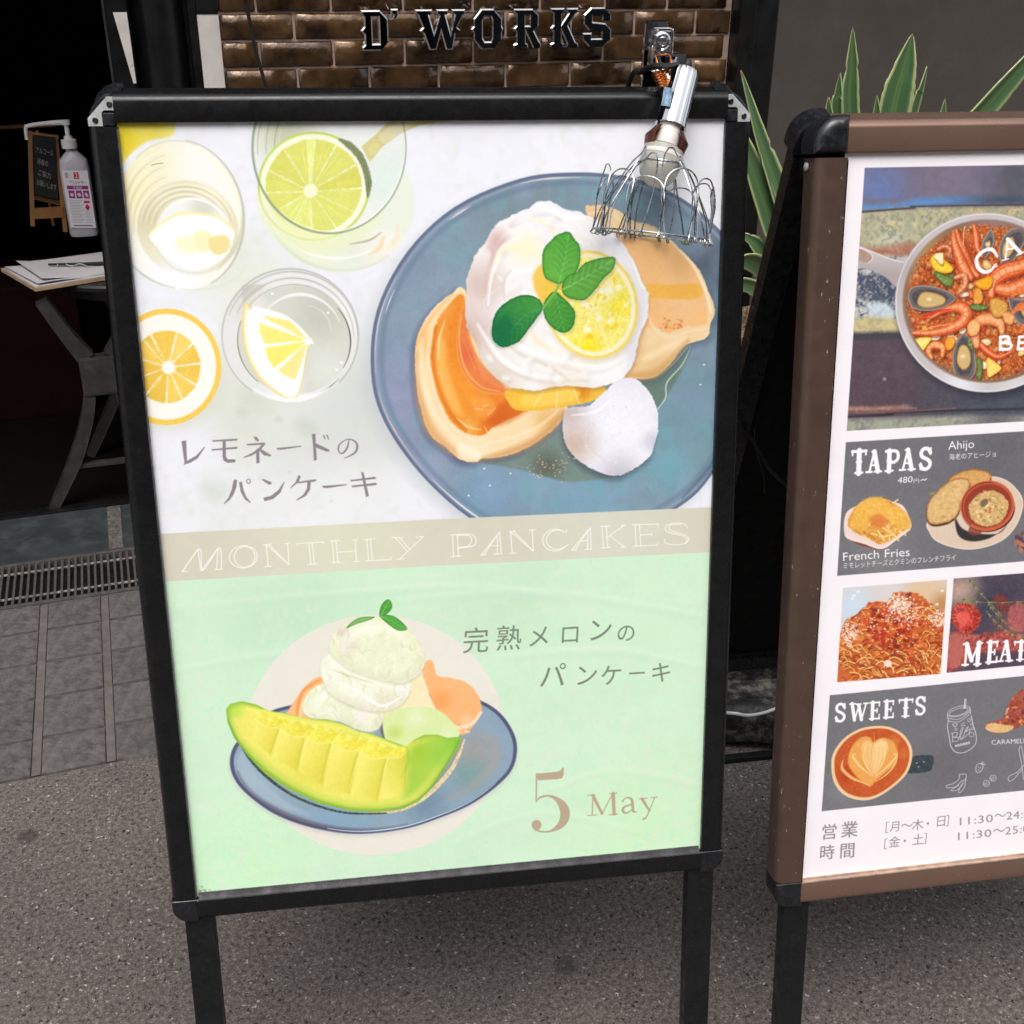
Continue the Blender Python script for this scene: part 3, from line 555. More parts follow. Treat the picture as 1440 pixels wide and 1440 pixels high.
    p.fill(ell(528, 1034, 182, 169, -4, 60), (233, 229, 217), 1.6, .96, noise=[(22, 4, 50), (5, 3, 51)])
    # second plate
    p2 = zE((305, 548), (700, 480), (1100, 500), (1185, 522), (1262, 572), (1318, 650), (1338, 730), (1316, 820), (1240, 900), (1130, 975), (1000, 1030), (860, 1076), (700, 1100), (560, 1098), (400, 1066), (260, 1010), (150, 930), (92, 862), (72, 790), (90, 720), (150, 650), (220, 595))
    p.fill(p2 + [0, 5], (196, 196, 196), 9, .6)
    p.fill(p2, (142, 166, 184), 1.5, 1, rgrad=[((370, 1080), 70, (158, 182, 198)), ((665, 1060), 60, (158, 158, 156)), ((660, 1090), 46, (128, 160, 158)), ((480, 1145), 70, (136, 168, 192)), ((600, 1130), 60, (120, 146, 164))], noise=[(12, 8, 52), (4, 4, 53)])
    e_ = catmull(p2, 5); cc = np.array([525, 1075.0]); n_ = len(e_)
    p.stroke(cc + (e_ - cc) * .985, 5.5, (82, 84, 114), .95, 2.2, closed=True)
    p.stroke((cc + (e_ - cc) * .955)[int(.5 * n_):int(.80 * n_)], [2, 7, 9, 6, 2], (92, 78, 98), .6, 5)
    p.stroke((cc + (e_ - cc) * .972)[int(.36 * n_):int(.62 * n_)], [.6, 1.8, 2.4, 1.2], (206, 226, 246), .95, 1.2)
    p.fill(zE((105, 800), (130, 750), (200, 860), (320, 960), (420, 1020), (300, 990), (170, 920)), (172, 190, 200), 7, .6)
    p.stroke(zE((1120, 650), (1220, 690), (1240, 780), (1160, 880), (1040, 950)), [4, 16, 8], (170, 160, 154), .5, 9)
    # pancakes behind
    p.fill(zE((475, 415), (420, 440), (370, 500), (330, 560), (322, 578), (380, 590), (440, 600), (500, 520)), (249, 190, 132), 2, 1, noise=(6, 12, 54))
    p.stroke(zE((470, 425), (400, 470), (375, 530), (370, 580)), [3, 6, 4], (240, 150, 80), .8, 3)
    p.stroke(zE((380, 590), (400, 520), (450, 460)), [3, 6, 3], (250, 222, 176), .9, 3)
    p.fill(zE((820, 430), (920, 415), (955, 500), (1010, 590), (1090, 640), (1120, 660), (900, 680), (740, 600), (780, 500)), (243, 232, 190), 2, 1, noise=(7, 9, 55))
    p.fill(zE((920, 400), (925, 360), (945, 340), (968, 350), (985, 405), (1050, 418), (1115, 438), (1160, 485), (1182, 555), (1160, 610), (1100, 668), (1060, 640), (1000, 590), (965, 520)), (250, 184, 124), 1.8, 1, rgrad=[((620, 985), 26, (248, 164, 92)), ((656, 1012), 16, (250, 200, 150))], noise=[(5, 14, 56)], wob=(5, .8))
    p.stroke(zE((1000, 590), (1060, 632), (1130, 625), (1178, 570)), [2, 6, 4], (250, 228, 200), .95, 3)
    for k in range(30): p.fill(ell(p.rng.uniform(638, 660), p.rng.uniform(1018, 1030), 1.5, 1), ((252, 240, 222), (214, 178, 140))[k % 2], 1.4, .6)
    # cream swirl
    blobs = [(zE((395, 560), (420, 480), (500, 440), (600, 470), (700, 520), (748, 570), (735, 630), (690, 655), (620, 640), (560, 610), (450, 600)), (238, 240, 222)),
             (zE((475, 400), (480, 345), (530, 310), (640, 360), (760, 410), (850, 420), (866, 470), (830, 530), (760, 562), (680, 560), (590, 530), (510, 480)), (243, 243, 234)),
             (zE((512, 290), (530, 225), (590, 180), (690, 155), (790, 165), (860, 205), (912, 270), (930, 340), (905, 400), (830, 440), (740, 425), (640, 395), (560, 350)), (237, 239, 218))]
    for i, (q, c) in enumerate(blobs):
        p.fill(q + [0, 3], (196, 196, 160), 6, .6)
        p.fill(q, [c[0] - 2, c[1], c[2] - 12], 1.8, 1, noise=[(8, 12, 57 + i), (3.5, 6, 60)], wob=(9, .9), rgrad=[((575, 968), 26, (252, 252, 250)), ((540, 985), 24, (232, 226, 196)), ((490, 910), 24, (230, 226, 206)), ((510, 1005), 22, (248, 240, 236)), ((480, 890), 12, (222, 206, 196))])
        p.clip = p.mask(q, 1.5)
        m_ = catmull(q, 5); c0_ = m_.mean(0); k0 = int(len(m_) * .45)
        p.stroke((c0_ + (m_ - c0_) * .93)[k0:int(len(m_) * .98)], [4, 16, 16, 4], (206, 202, 172), .32, 15); p.stroke((c0_ + (m_ - c0_) * .70)[:k0], [3, 16, 3], (255, 255, 252), .5, 14)
        x0, y0 = q.min(0); x1, y1 = q.max(0)
        for k in range(60):
            x, y = p.rng.uniform(x0, x1), p.rng.uniform(y0, y1); L = p.rng.uniform(5, 16); a = math.atan2(y - c0_[1], x - c0_[0]) + 1.57 + p.rng.uniform(-.3, .3)
            p.stroke([(x, y), (x + L * math.cos(a), y + L * math.sin(a)), (x + 1.8 * L * math.cos(a - .5), y + 1.8 * L * math.sin(a - .5))], [.5, p.rng.uniform(1.5, 3.5), .5], ((255, 255, 252), (206, 204, 166), (248, 248, 226))[k % 3], .42, 3)
        p.clip = None
    p.stroke(zE((560, 440), (640, 480), (740, 540), (830, 500)), [2, 5, 2], (255, 255, 255), .9, 3)
    p.stroke(zE((520, 380), (600, 410), (700, 440)), [1, 3, 1], (200, 186, 140), .5, 3)
    p.fill(zE((735, 640), (765, 600), (770, 660), (760, 692), (745, 680)), (112, 100, 84), 2, .8)
    # scoop of melon ice
    q = zE((748, 650), (755, 590), (820, 555), (910, 545), (990, 560), (1050, 610), (1082, 665), (1040, 720), (900, 760), (780, 720))
    p.fill(q, (219, 235, 168), 2, 1, rgrad=[((585, 1010), 26, (232, 242, 196)), ((555, 1030), 20, (202, 222, 120)), ((630, 1030), 20, (226, 238, 190))], noise=(6, 6, 62))
    # melon wedge
    mel = zE((56, 556), (75, 532), (125, 520), (190, 535), (245, 562), (310, 572), (380, 590), (440, 600), (500, 600), (570, 622), (640, 655), (700, 665), (760, 688), (850, 722), (885, 690), (930, 668), (985, 668), (1030, 682), (1092, 676), (1075, 730), (1010, 830), (960, 905), (905, 960), (830, 995), (720, 1008), (600, 1003), (470, 972), (340, 912), (230, 842), (150, 760), (90, 680), (62, 610))
    p.stroke(zE((1105, 690), (1060, 800), (985, 895), (900, 965), (800, 1005), (640, 1016)), [3, 8, 8, 5, 3], (224, 204, 164), 1, 1.5, noise=[(2.5, 40, 63)])
    p.stroke(zE((1100, 690), (1040, 800), (970, 890), (890, 960)), [1, 2, 1], (150, 140, 80), .7, 1.5)
    p.stroke(zE((110, 690), (160, 775), (240, 858), (350, 935), (470, 985), (600, 1014), (760, 1014)), [3, 5, 4, 3], (66, 78, 66), .9, 1.6, noise=[(2, 60, 64)])
    p.fill(mel, (236, 232, 112), 1.4, 1, smooth=False, rim=[((140, 190, 60), 13, 1.5)], rgrad=[((380, 1020), 60, (244, 232, 110)), ((440, 1080), 60, (226, 220, 84)), ((560, 1085), 60, (196, 212, 82)), ((520, 1050), 46, (240, 234, 118)), ((620, 1060), 40, (172, 212, 92)), ((645, 1045), 30, (116, 196, 52)), ((590, 1060), 26, (206, 200, 60)), ((330, 1000), 20, (196, 226, 90))], noise=[(9, 9, 65), (4, 6, 66)])
    p.clip = p.mask(mel, 1, smooth=False)
    p.stroke(zE((62, 600), (110, 700), (200, 800), (330, 895), (480, 965), (640, 998), (820, 990), (930, 930), (1020, 810), (1085, 690)), [3, 5, 5, 4, 3], (112, 168, 62), .6, 3)
    p.stroke(zE((85, 620), (140, 710), (230, 795), (360, 880), (520, 945), (700, 965), (860, 930)), [2, 5, 2], (222, 226, 110), .6, 5)
    cuts = ((190, 600, 170, 690), (290, 640, 255, 760), (400, 680, 370, 830), (520, 705, 480, 890), (640, 742, 600, 930), (760, 775, 725, 960), (872, 735, 850, 930))
    for i in range(6):
        a, b_ = cuts[i], cuts[i + 1]
        p.fill(zE((a[0] + 26, a[1] - 28), (b_[0] + 14, b_[1] - 34), (b_[0], b_[1]), (b_[2], b_[3]), (a[2], a[3]), (a[0], a[1])), (246, 238, 120), 5, .75, smooth=False, grad=(tuple(zE((a[0], (a[1] + a[3]) / 2))[0]), tuple(zE((b_[0] - 10, (b_[1] + b_[3]) / 2))[0]), (224, 212, 74)), noise=(6, 10, 1))
    for k in range(90):
        x, y = zE((p.rng.uniform(120, 1000), p.rng.uniform(600, 960)))[0]; L = p.rng.uniform(4, 12); p.stroke([(x, y), (x - L * .3, y + L)], [.5, p.rng.uniform(1, 2.4), .5], ((254, 250, 170), (214, 206, 70), (238, 238, 130))[k % 3], .3, 2.2)
    for x0, y0, x1, y1 in ((290, 640, 255, 740), (400, 690, 370, 810), (520, 700, 480, 850), (640, 740, 590, 900), (760, 770, 720, 950), (860, 740, 840, 900)):
        p.stroke(zE((x0 + 40, y0 - 50), (x0, y0), (x1, y1)), [1, 2, .5], (212, 202, 66), .75, 1.8); p.stroke(zE((x0 + 48, y0 - 46), (x0 + 8, y0 + 4), (x1 + 8, y1)), [1, 2, .5], (252, 246, 160), .7, 2)
    for i in range(6):
        a, b_ = cuts[i], cuts[i + 1]; up = zE((a[0] - 14, a[1] - 6), (a[0] + 40, a[1] - 44), (b_[0] + 34, b_[1] - 46), (b_[0] - 6, b_[1] - 4), ((a[0] + b_[0]) / 2, (a[1] + b_[1]) / 2 + 14))
        p.fill(up, (247, 240, 108), 4, .75, smooth=False, noise=(3, 18, i), grad=(tuple(up[0]), tuple(up[3]), (236, 224, 66)), wob=(4, 1.0)); p.stroke([up[0], up[4], up[3]], [1, 2.2, 1], (252, 248, 170), .5, 3)
        p.stroke(zE((b_[0] - 4, b_[1]), ((b_[0] + b_[2]) / 2 - 6, (b_[1] + b_[3]) / 2), (b_[2] - 2, b_[3])), [2, 5, 1], (198, 194, 62), .3, 6)
    for x, y in ((230, 590), (360, 620), (480, 650), (600, 700), (700, 745)):
        continue
        p.fill(zE((x - 30, y), (x + 20, y - 25), (x + 70, y - 15), (x + 60, y + 20), (x, y + 30)), (248, 222, 44), 4, .6, noise=(3, 20, 67)); p.stroke(zE((x - 20, y + 30), (x + 40, y + 8), (x + 90, y + 14)), [1, 2, 1], (252, 250, 196), .7, 1.8)
    p.stroke(zE((150, 552), (245, 575), (310, 586), (440, 614), (570, 636), (700, 682), (840, 735)), [6, 11, 11, 11, 6], (246, 240, 112), .8, 5)
    for k in range(26): t_ = k / 25; q_ = zE((200 + 620 * t_, 578 + 150 * t_ + p.rng.uniform(-12, 14)))[0]; p.fill(ell(q_[0], q_[1], p.rng.uniform(2, 5), p.rng.uniform(1.5, 3), 20), ((255, 250, 150), (232, 220, 60))[k % 2], 3, .6)
    p.fill(zE((130, 700), (300, 850), (480, 940), (640, 975), (820, 965), (700, 1000), (480, 965), (280, 870)), (176, 206, 70), 16, .55)
    p.fill(zE((860, 740), (930, 690), (1000, 680), (1060, 700), (1000, 800), (920, 900), (840, 950), (860, 850)), (150, 204, 66), 16, .7)
    p.stroke(zE((850, 722), (860, 780), (830, 850)), [2, 5, 2], (150, 200, 60), .5, 4)
    p.clip = None
    # leaves on top
    for pts, c in (([(733, 150), (735, 110), (752, 82), (772, 73), (786, 92), (784, 115), (765, 135)], (84, 164, 66)), ([(735, 150), (760, 140), (800, 150), (838, 180), (852, 205), (815, 210), (780, 190)], (90, 172, 72)), ([(585, 200), (610, 172), (650, 152), (710, 150), (680, 165), (630, 180)], (132, 192, 104))):
        p.fill(zE(*pts), c, 1.2, 1, noise=(3.5, 18, 68), rim=((56, 130, 50), 2.5, 1.5))
    p.stroke(zE((737, 150), (755, 110), (775, 82)), [1.4, .6], (150, 206, 120), .8, 1); p.stroke(zE((742, 148), (790, 172), (845, 202)), [1.2, .5], (160, 212, 130), .7, 1)
    # captions of the lower half
    G = (120, 134, 114)
    for ch, x, y, e in (('完', 292, 715, 126), ('熟', 444, 703, 124), ('メ', 590, 690, 112), ('ロ', 737, 676, 104), ('ン', 866, 664, 122), ('の', 1000, 665, 94)):
        o = zD((x, y - e * .06))[0]; p.text(ch, o, (e / 3.273, -e / 3.273 * .055), (e / 3.273 * .055, -e / 3.273), G)
    for ch, x, y, e in (('パ', 644, 878, 128), ('ン', 808, 868, 112), ('ケ', 926, 866, 106), ('ー', 1052, 850, 90), ('キ', 1156, 852, 104)):
        o = zD((x, y - e * .06))[0]; p.text(ch, o, (e / 3.273, -e / 3.273 * .055), (e / 3.273 * .055, -e / 3.273), G)
    T = (184, 166, 140)
    p.fill(zF((432, 182), (470, 180), (540, 174), (560, 168), (572, 152), (580, 150), (578, 190), (570, 206), (545, 212), (442, 219)), T, .9, 1, smooth=False)
    p.fill(zF((430, 182), (438, 182), (436, 318), (430, 333), (428, 320)), T, .9, 1, smooth=False)
    p.fill(zF((430, 332), (450, 306), (485, 296), (525, 300), (575, 325), (604, 362), (611, 400), (600, 440), (570, 472), (520, 492), (470, 497), (430, 488), (424, 478), (470, 488), (510, 482), (545, 450), (560, 410), (556, 370), (536, 330), (505, 308), (475, 308), (445, 320), (436, 334)), T, .9, 1)
    p.fill(ell(*zF((434, 456))[0], 26 / 3.789, 27 / 3.789), T, .9, 1)
    f5 = lambda pts, w: p.stroke(zF(*pts), [x * 1.3 / 3.789 for x in w], T, 1, .9)
    f5([(735, 298), (730, 402)], [6, 6]); f5([(734, 298), (783, 396)], [15, 13]); f5([(783, 398), (838, 290)], [6, 5]); f5([(842, 288), (847, 398)], [17, 17])
    f5([(707, 298), (746, 295)], [5, 5]); f5([(824, 289), (862, 285)], [5, 5]); f5([(706, 406), (752, 402)], [5, 5]); f5([(820, 402), (866, 398)], [5, 5])
    f5([(893, 330), (905, 314), (928, 311), (942, 325), (946, 360), (950, 384), (968, 386)], [9, 6, 8, 13, 14, 10, 4]); f5([(944, 346), (905, 358), (893, 376), (905, 392), (925, 388), (946, 370)], [7, 10, 13, 10, 7, 5])
    f5([(996, 316), (1036, 382)], [14, 10]); f5([(1064, 308), (1036, 378), (1018, 416), (1004, 424)], [5, 6, 8, 12]); f5([(982, 317), (1022, 313)], [5, 5]); f5([(1046, 310), (1077, 307)], [5, 5])
    # stain at the bottom corner, rippled print along the edges
    for k in range(40): p.fill(ell(280 + abs(p.rng.normal(0, 14)), 1258 - abs(p.rng.normal(0, 3.5)), p.rng.uniform(.5, 2.4), p.rng.uniform(.4, 1.3), 10), (120, 118, 84), 1.6, .45)
    return p

def poster_two():
    p = Print(S2, (247, 242, 245), 11); R = p.rng
    z7, z8, z9 = Zoom(1130, 180, 3.273), Zoom(1140, 600, 4.0), Zoom(1140, 940, 4.8)
    p.fill([(1000, 100), (2300, 100), (2300, 1400), (1000, 1400)], (247, 242, 246), smooth=False, noise=[(50, 4, 1)])
    XR = 545.0                                                # the print panels end this many mm from the left
    def quad(tl, bl, rt, rb):
        """a print panel given by its two left corners and a point on its top and bottom edge, run on to the right margin"""
        q = on_board(S2, [tl, bl, rt, rb]); X, D, N = S2['ax']; o = []
        for a, b in ((q[0], q[2]), (q[1], q[3])):
            t = (XR - a[0]) / (b[0] - a[0]); e = a + (b - a) * t; P = S2['P'] + X * (e[0] / 1000) + D * (e[1] / 1000); o.append(project(P))
        return [tl, o[0], o[1], bl]
    # --- the big picture with the pan
    ph = quad((1216.4, 236), (1191, 606), (1440, 232), (1440, 592.5)); p.clip = m0 = p.mask(ph, 1, smooth=False)
    p.fill(ph, (120, 112, 124), 1, 1, smooth=False, noise=(30, 10, 2))
    def plank(pts, col, so=3, **k):
        so = so * 2.2
        p.fill(z7(*pts), col, so, smooth=False, wob=(9, 1.6), **k)
    E_ = 3400
    plank([(200, 150), (E_, 100), (E_, 330), (270, 330)], (118, 110, 132), rgrad=[((1235, 270), 70, (108, 124, 172)), ((1330, 250), 80, (124, 116, 134)), ((1430, 255), 70, (92, 94, 102))], noise=[(14, 14, 3), (4, 8, 4)])
    plank([(200, 360), (270, 350), (420, 350), (520, 325), (700, 315), (E_, 300), (E_, 345), (700, 350), (500, 362), (400, 372), (270, 382)], (96, 142, 196), 4, grad=[((1330, 280), (1400, 280), (74, 84, 100))], noise=(7, 12, 5))
    plank([(200, 384), (270, 384), (500, 368), (E_, 335), (E_, 600), (200, 640)], (182, 176, 146), 3, rgrad=[((1250, 335), 40, (196, 196, 172)), ((1400, 300), 60, (196, 170, 130))], noise=[(10, .9, 6, (206, 198, 150), 1.1), (6, .7, 7, (140, 136, 120), 1.6), (16, .7, 8, (150, 160, 140), 1.2), (3, 14, 9)])
    p.stroke(z7((200, 388), (270, 386), (500, 369), (800, 356), (E_, 330)), [2.4, 2.6, 2, 1.4], (60, 54, 60), .85, 2)
    plank([(200, 560), (260, 556), (340, 552), (420, 540), (480, 532), (E_, 520), (E_, 600), (200, 596)], (170, 116, 96), 5, noise=[(5, 22, 10), (9, .6, 11, (200, 160, 130), 1.4)])
    plank([(200, 596), (500, 590), (E_, 585), (E_, 950), (200, 950)], (186, 186, 182), 4, noise=[(8, .9, 12, (70, 78, 98), 1.6), (4, .6, 13, (226, 228, 220), 1.6), (3, 14, 14)])
    p.fill(z7((270, 680), (420, 665), (470, 720), (420, 800), (330, 800), (255, 775)), (66, 74, 96), 6, .85, noise=(5, .7, 15, (190, 190, 180), 1.8), wob=(8, 4))
    p.fill(z7((300, 810), (400, 815), (410, 880), (310, 880)), (206, 222, 232), 8, .8)
    plank([(200, 880), (300, 870), (430, 875), (E_, 860), (E_, 945), (200, 945)], (206, 192, 142), 4, noise=[(6, 16, 16), (9, .5, 17, (160, 150, 120), 1.4)])
    plank([(200, 945), (420, 935), (E_, 915), (E_, 985), (200, 985)], (72, 70, 76), 3)
    plank([(200, 980), (420, 975), (E_, 960), (E_, 1330), (200, 1330)], (92, 76, 84), 3, grad=[((1260, 520), (1380, 520), (76, 82, 94))], noise=[(12, 12, 18), (3, 9, 19)])
    plank([(200, 1282), (300, 1284), (460, 1276), (520, 1290), (420, 1298), (200, 1304)], (180, 134, 118), 3, noise=(3, 20, 20))
    p.stroke(z7((200, 1330), (400, 1320), (700, 1300), (E_, 1240)), [3, 4, 3, 3], (54, 44, 52), .9, 3); p.stroke(z7((200, 1312), (400, 1308), (700, 1290)), 2, (150, 112, 100), .6, 2)
    plank([(190, 1345), (500, 1335), (700, 1325), (E_, 1300), (E_, 1500), (180, 1500)], (160, 166, 148), 4, noise=[(8, .7, 21, (130, 124, 120), 1.6), (3, 10, 22)], rgrad=((1400, 590), 70, (110, 106, 112)))
    p.fill(ell(*z7((373, 1156))[0], 2.6, 2.4), (150, 150, 160), 1, .9)
    for k in range(60): x, y = R.uniform(1195, 1900), R.uniform(470, 580); p.stroke([(x, y), (x + R.uniform(5, 30), y - R.uniform(0, 1))], [.4, 1.2, .4], ((60, 52, 62), (128, 112, 116))[k % 2], .3, 1.6)
    # pan
    pan_c = (1387.5, 425.5)
    p.fill(ell(1391, 433, 131, 128, 0, 50), (50, 48, 60), 12, .6)
    p.fill(z7((240, 540), (262, 543), (330, 572), (400, 600), (490, 618), (460, 680), (436, 735), (380, 690), (320, 655), (236, 628)), (206, 198, 198), 1.5, 1, grad=[((1250, 352), (1245, 385), (176, 166, 166))], noise=(6, 6, 23))
    p.stroke(z7((245, 545), (330, 575), (410, 606), (488, 622)), [1.2, 1.5, 1], (232, 228, 228), .9, 1.3)
    p.fill(z7((246, 556), (275, 560), (312, 583), (316, 600), (300, 620), (262, 612), (244, 606)), (178, 150, 138), 1.2, 1, noise=(4, 20, 24)); p.stroke(z7((246, 554), (276, 558), (314, 583), (316, 604), (298, 622)), 1.4, (232, 226, 224), .9, 1)
    p.fill(ell(*pan_c, 129, 126.5, 0, 60), (198, 192, 192), 1.4, 1, rgrad=[((1350, 540), 60, (226, 228, 234)), ((1272, 380), 60, (184, 176, 178)), ((1430, 545), 60, (216, 214, 216))], noise=(9, 5, 25))
    p.stroke(ell(*pan_c, 127, 124.5, 0, 60), 1.6, (228, 222, 222), .9, 1.2, closed=True)
    p.fill(ell(pan_c[0] + 1, pan_c[1] - 2, 119, 115, 0, 60), (142, 108, 84), 3, 1, rgrad=[((1300, 360), 60, (170, 140, 100)), ((1400, 312), 70, (150, 120, 118))])
    food = ell(pan_c[0] + 2, pan_c[1] - 1, 112, 106, 0, 60)
    p.fill(food, (192, 98, 50), 8, 1, noise=[(7, .6, 26, (226, 140, 70), 1.6), (5, .6, 2, (130, 52, 34), 1.8), (3, 40, 27)], wob=(10, 4))
    p.clip = m0 * p.mask(ell(pan_c[0] + 2, pan_c[1] - 1, 116, 111, 0, 60), 1.5)
    pal = [(206, 96, 40), (220, 124, 48), (176, 62, 34), (146, 58, 36), (232, 150, 66), (196, 70, 40), (120, 56, 40), (240, 176, 96)]
    for k in range(3600):
        a, r = R.uniform(0, 6.283), math.sqrt(R.uniform(0, 1)); x, y = pan_c[0] + 2 + 116 * r * math.cos(a), pan_c[1] + 111 * r * math.sin(a)
        L, t = R.uniform(1.2, 2.8), R.uniform(0, 3.14); p.stroke([(x, y), (x + L * math.cos(t), y + L * math.sin(t))], [R.uniform(1, 2), .8], pal[R.randint(8)], .85, 1)
    def shape(z, pts, c, dk, lt, so=1.2, hi=3, sd=0):
        q = z(*pts); p.fill(q + [.8, 2], (70, 24, 20), 3, .5); p.fill(q, c, so, 1, rim=(dk, 3.5, 1.4), noise=[(5, 22, sd), (2.5, 14, sd + 1)], wob=(4, .6)); ctr = q.mean(0)
        for j in range(hi):
            a = ctr + (q[R.randint(len(q))] - ctr) * .55; p.stroke([a, a + R.uniform(-4, 4, 2)], [1.4, .5], lt, .8, 1.2)
    def prawn(z, spine, w, c=(236, 126, 70), lt=(252, 196, 150), dk=(196, 70, 36), legs=True):
        q = z(*spine); p.stroke(q + [1, 2], [x + 2 for x in w], (90, 30, 20), .45, 3)
        if legs:
            m = catmull(q, 5, False)
            for j in range(4, len(m) - 2, 2):
                d = m[j + 1] - m[j - 1]; d /= np.hypot(*d) + 1e-6; nn = np.array([-d[1], d[0]]); p.stroke([m[j], m[j] + nn * 6 + d * 3, m[j] + nn * 8 + d * 8], [1.2, .4], (226, 90, 50), .8, 1)
        p.stroke(q, w, dk, 1, 1.6); p.stroke(q + [-.4, -.6], [x * .74 for x in w], c, 1, 3.0, noise=[(4, 34, 28), (2, 30, 2)])
        p.stroke(q + [-.6, -.8], [x * .3 for x in w], lt, .7, 2)
        m = catmull(q, 4, False); wi = np.interp(np.linspace(0, 1, len(m)), np.linspace(0, 1, len(w)), w)
        for j in range(2, len(m) - 1, 2):
            d = m[j + 1] - m[j - 1]; d /= np.hypot(*d) + 1e-6; nn = np.array([-d[1], d[0]]) * wi[j] * .42
            p.stroke([m[j] - nn, m[j] + d * 1.4, m[j] + nn], [.8, 1.8, .8], dk, .38, 1.8); p.stroke([m[j] - nn * .8 + d * 1.6, m[j] + d * 2.6, m[j] + nn * .3 + d * 1.6], [.5, 1.2, .5], lt, .45, 1.6)
    def mussel(z, outer, inner, meat):
        p.fill(z(*outer) + [1, 2], (50, 26, 26), 3, .5); p.fill(z(*outer), (112, 106, 104), 1.2, 1, rim=((176, 170, 168), 2.4, 1), noise=(4, 14, 29)); p.fill(z(*inner), (84, 78, 84), 2, 1, noise=(3, 20, 30))
        q = z(*meat); p.fill(q, (214, 182, 122), 1.6, 1, rim=((160, 112, 60), 3, 1.3), noise=(4, 18, 31)); c = q.mean(0); p.fill(ell(c[0] - 1, c[1] - 1.5, 3.4, 2.4), (244, 224, 178), 2.5, .9)
    for k in range(420):                                       # loose grains catching light
        a, r = R.uniform(0, 6.283), math.sqrt(R.uniform(0, .98)); x, y = pan_c[0] + 2 + 112 * r * math.cos(a), pan_c[1] + 107 * r * math.sin(a); p.fill(ell(x, y, R.uniform(1.5, 4.5), R.uniform(1.2, 3), R.uniform(0, 180)), ((96, 34, 26), (236, 170, 90), (190, 60, 30), (244, 200, 140), (150, 80, 40))[k % 5], 2.4, .55)
    for k in range(130):                                        # chunks of pepper, squid, beans
        a, r = R.uniform(0, 6.283), math.sqrt(R.uniform(.02, .92)); x, y = pan_c[0] + 2 + 108 * r * math.cos(a), pan_c[1] + 103 * r * math.sin(a)
        c = [(236, 164, 60), (240, 196, 130), (218, 86, 50), (236, 208, 160), (240, 150, 76), (132, 128, 70), (246, 226, 196), (226, 110, 60)][R.randint(8)]; s_ = R.uniform(2.8, 7.5)
        q = ell(x, y, s_, s_ * R.uniform(.5, .95), R.uniform(0, 180), 7) + R.uniform(-1.4, 1.4, (7, 2)); p.fill(q + [.6, 1.5], (90, 36, 24), 2, .5); p.fill(q, c, 1.2, 1, noise=(3, 24, k), rim=([v * .72 for v in c], 2, 1.2)); p.fill(ell(x - 1, y - 1, s_ * .35, s_ * .25), [min(255, v + 40) for v in c], 2, .7)
    mussel(z7, [(482, 770), (500, 735), (550, 725), (620, 735), (680, 760), (700, 790), (640, 830), (560, 842), (500, 825)], [(500, 775), (530, 745), (600, 745), (670, 780), (620, 820), (530, 820)], [(525, 790), (550, 755), (610, 760), (655, 785), (640, 815), (570, 830), (530, 818)])
    mussel(z7, [(735, 945), (760, 960), (785, 1000), (792, 1070), (790, 1130), (760, 1160), (715, 1160), (690, 1110), (688, 1040), (705, 985)], [(735, 965), (765, 990), (778, 1070), (765, 1130), (720, 1135), (702, 1080), (712, 1000)], [(725, 1000), (755, 1005), (772, 1050), (765, 1095), (735, 1115), (708, 1085), (708, 1040)])
    mussel(z7, [(900, 560), (920, 500), (960, 465), (1010, 462), (1030, 500), (1000, 560), (960, 620), (915, 640)], [(920, 560), (945, 500), (990, 480), (1010, 510), (980, 570), (935, 610)], [(915, 560), (930, 520), (960, 500), (975, 540), (950, 590), (920, 600)])
    mussel(z7, [(945, 790), (980, 785), (1060, 800), (1100, 850), (1060, 900), (1000, 905), (965, 860)], [(965, 800), (1040, 815), (1070, 850), (1020, 880), (985, 860)], [(1000, 810), (1050, 830), (1050, 870), (1010, 865)])
    mussel(z7, [(820, 540), (850, 480), (868, 470), (880, 520), (860, 570), (830, 600)], [(835, 545), (860, 500), (868, 530), (845, 575)], [(838, 540), (856, 515), (862, 540), (846, 562)])
    prawn(z7, [(700, 460), (712, 520), (735, 580), (760, 640), (800, 680)], [5, 14, 17, 16, 8])
    prawn(z7, [(690, 470), (695, 530), (715, 590), (740, 650), (770, 690)], [3, 10, 15, 17, 10])
    prawn(z7, [(785, 450), (795, 500), (800, 550), (820, 590)], [5, 9, 8, 5], c=(240, 120, 76))
    p.stroke(z7((735, 540), (738, 480), (745, 450)), [1, 1.4], (244, 226, 214), .9, 1)
    p.stroke(z7((700, 520), (690, 480), (705, 455)), [1, 1.6], (240, 110, 60), .9, 1)
    prawn(z7, [(865, 770), (880, 700), (930, 660), (1000, 640), (1060, 600)], [12, 24, 26, 22, 12])
    prawn(z7, [(900, 740), (950, 745), (1010, 720), (1060, 690)], [16, 22, 20, 12])
    prawn(z7, [(505, 945), (580, 945), (660, 930), (730, 895), (752, 850), (715, 825), (650, 840), (590, 875)], [4, 9, 13, 18, 20, 16, 8, 3])
    p.stroke(z7((530, 890), (600, 850), (680, 835)), [2, 4, 2], (226, 60, 44), .9, 1.5); p.stroke(z7((505, 945), (600, 915), (690, 900)), [1.5, 2.5, 1.5], (250, 150, 100), .9, 1.5)
    prawn(z7, [(800, 1000), (790, 940), (810, 890), (860, 880), (905, 900), (915, 940)], [10, 15, 17, 17, 14, 8], c=(246, 170, 108), dk=(214, 110, 60), legs=False)
    prawn(z7, [(820, 1000), (850, 1030), (900, 1055), (960, 1030)], [8, 10, 7, 3], c=(236, 90, 50))
    prawn(z7, [(590, 1060), (575, 1020), (600, 1000), (640, 1010), (640, 1050)], [6, 10, 12, 11, 6], c=(240, 166, 90), legs=False)
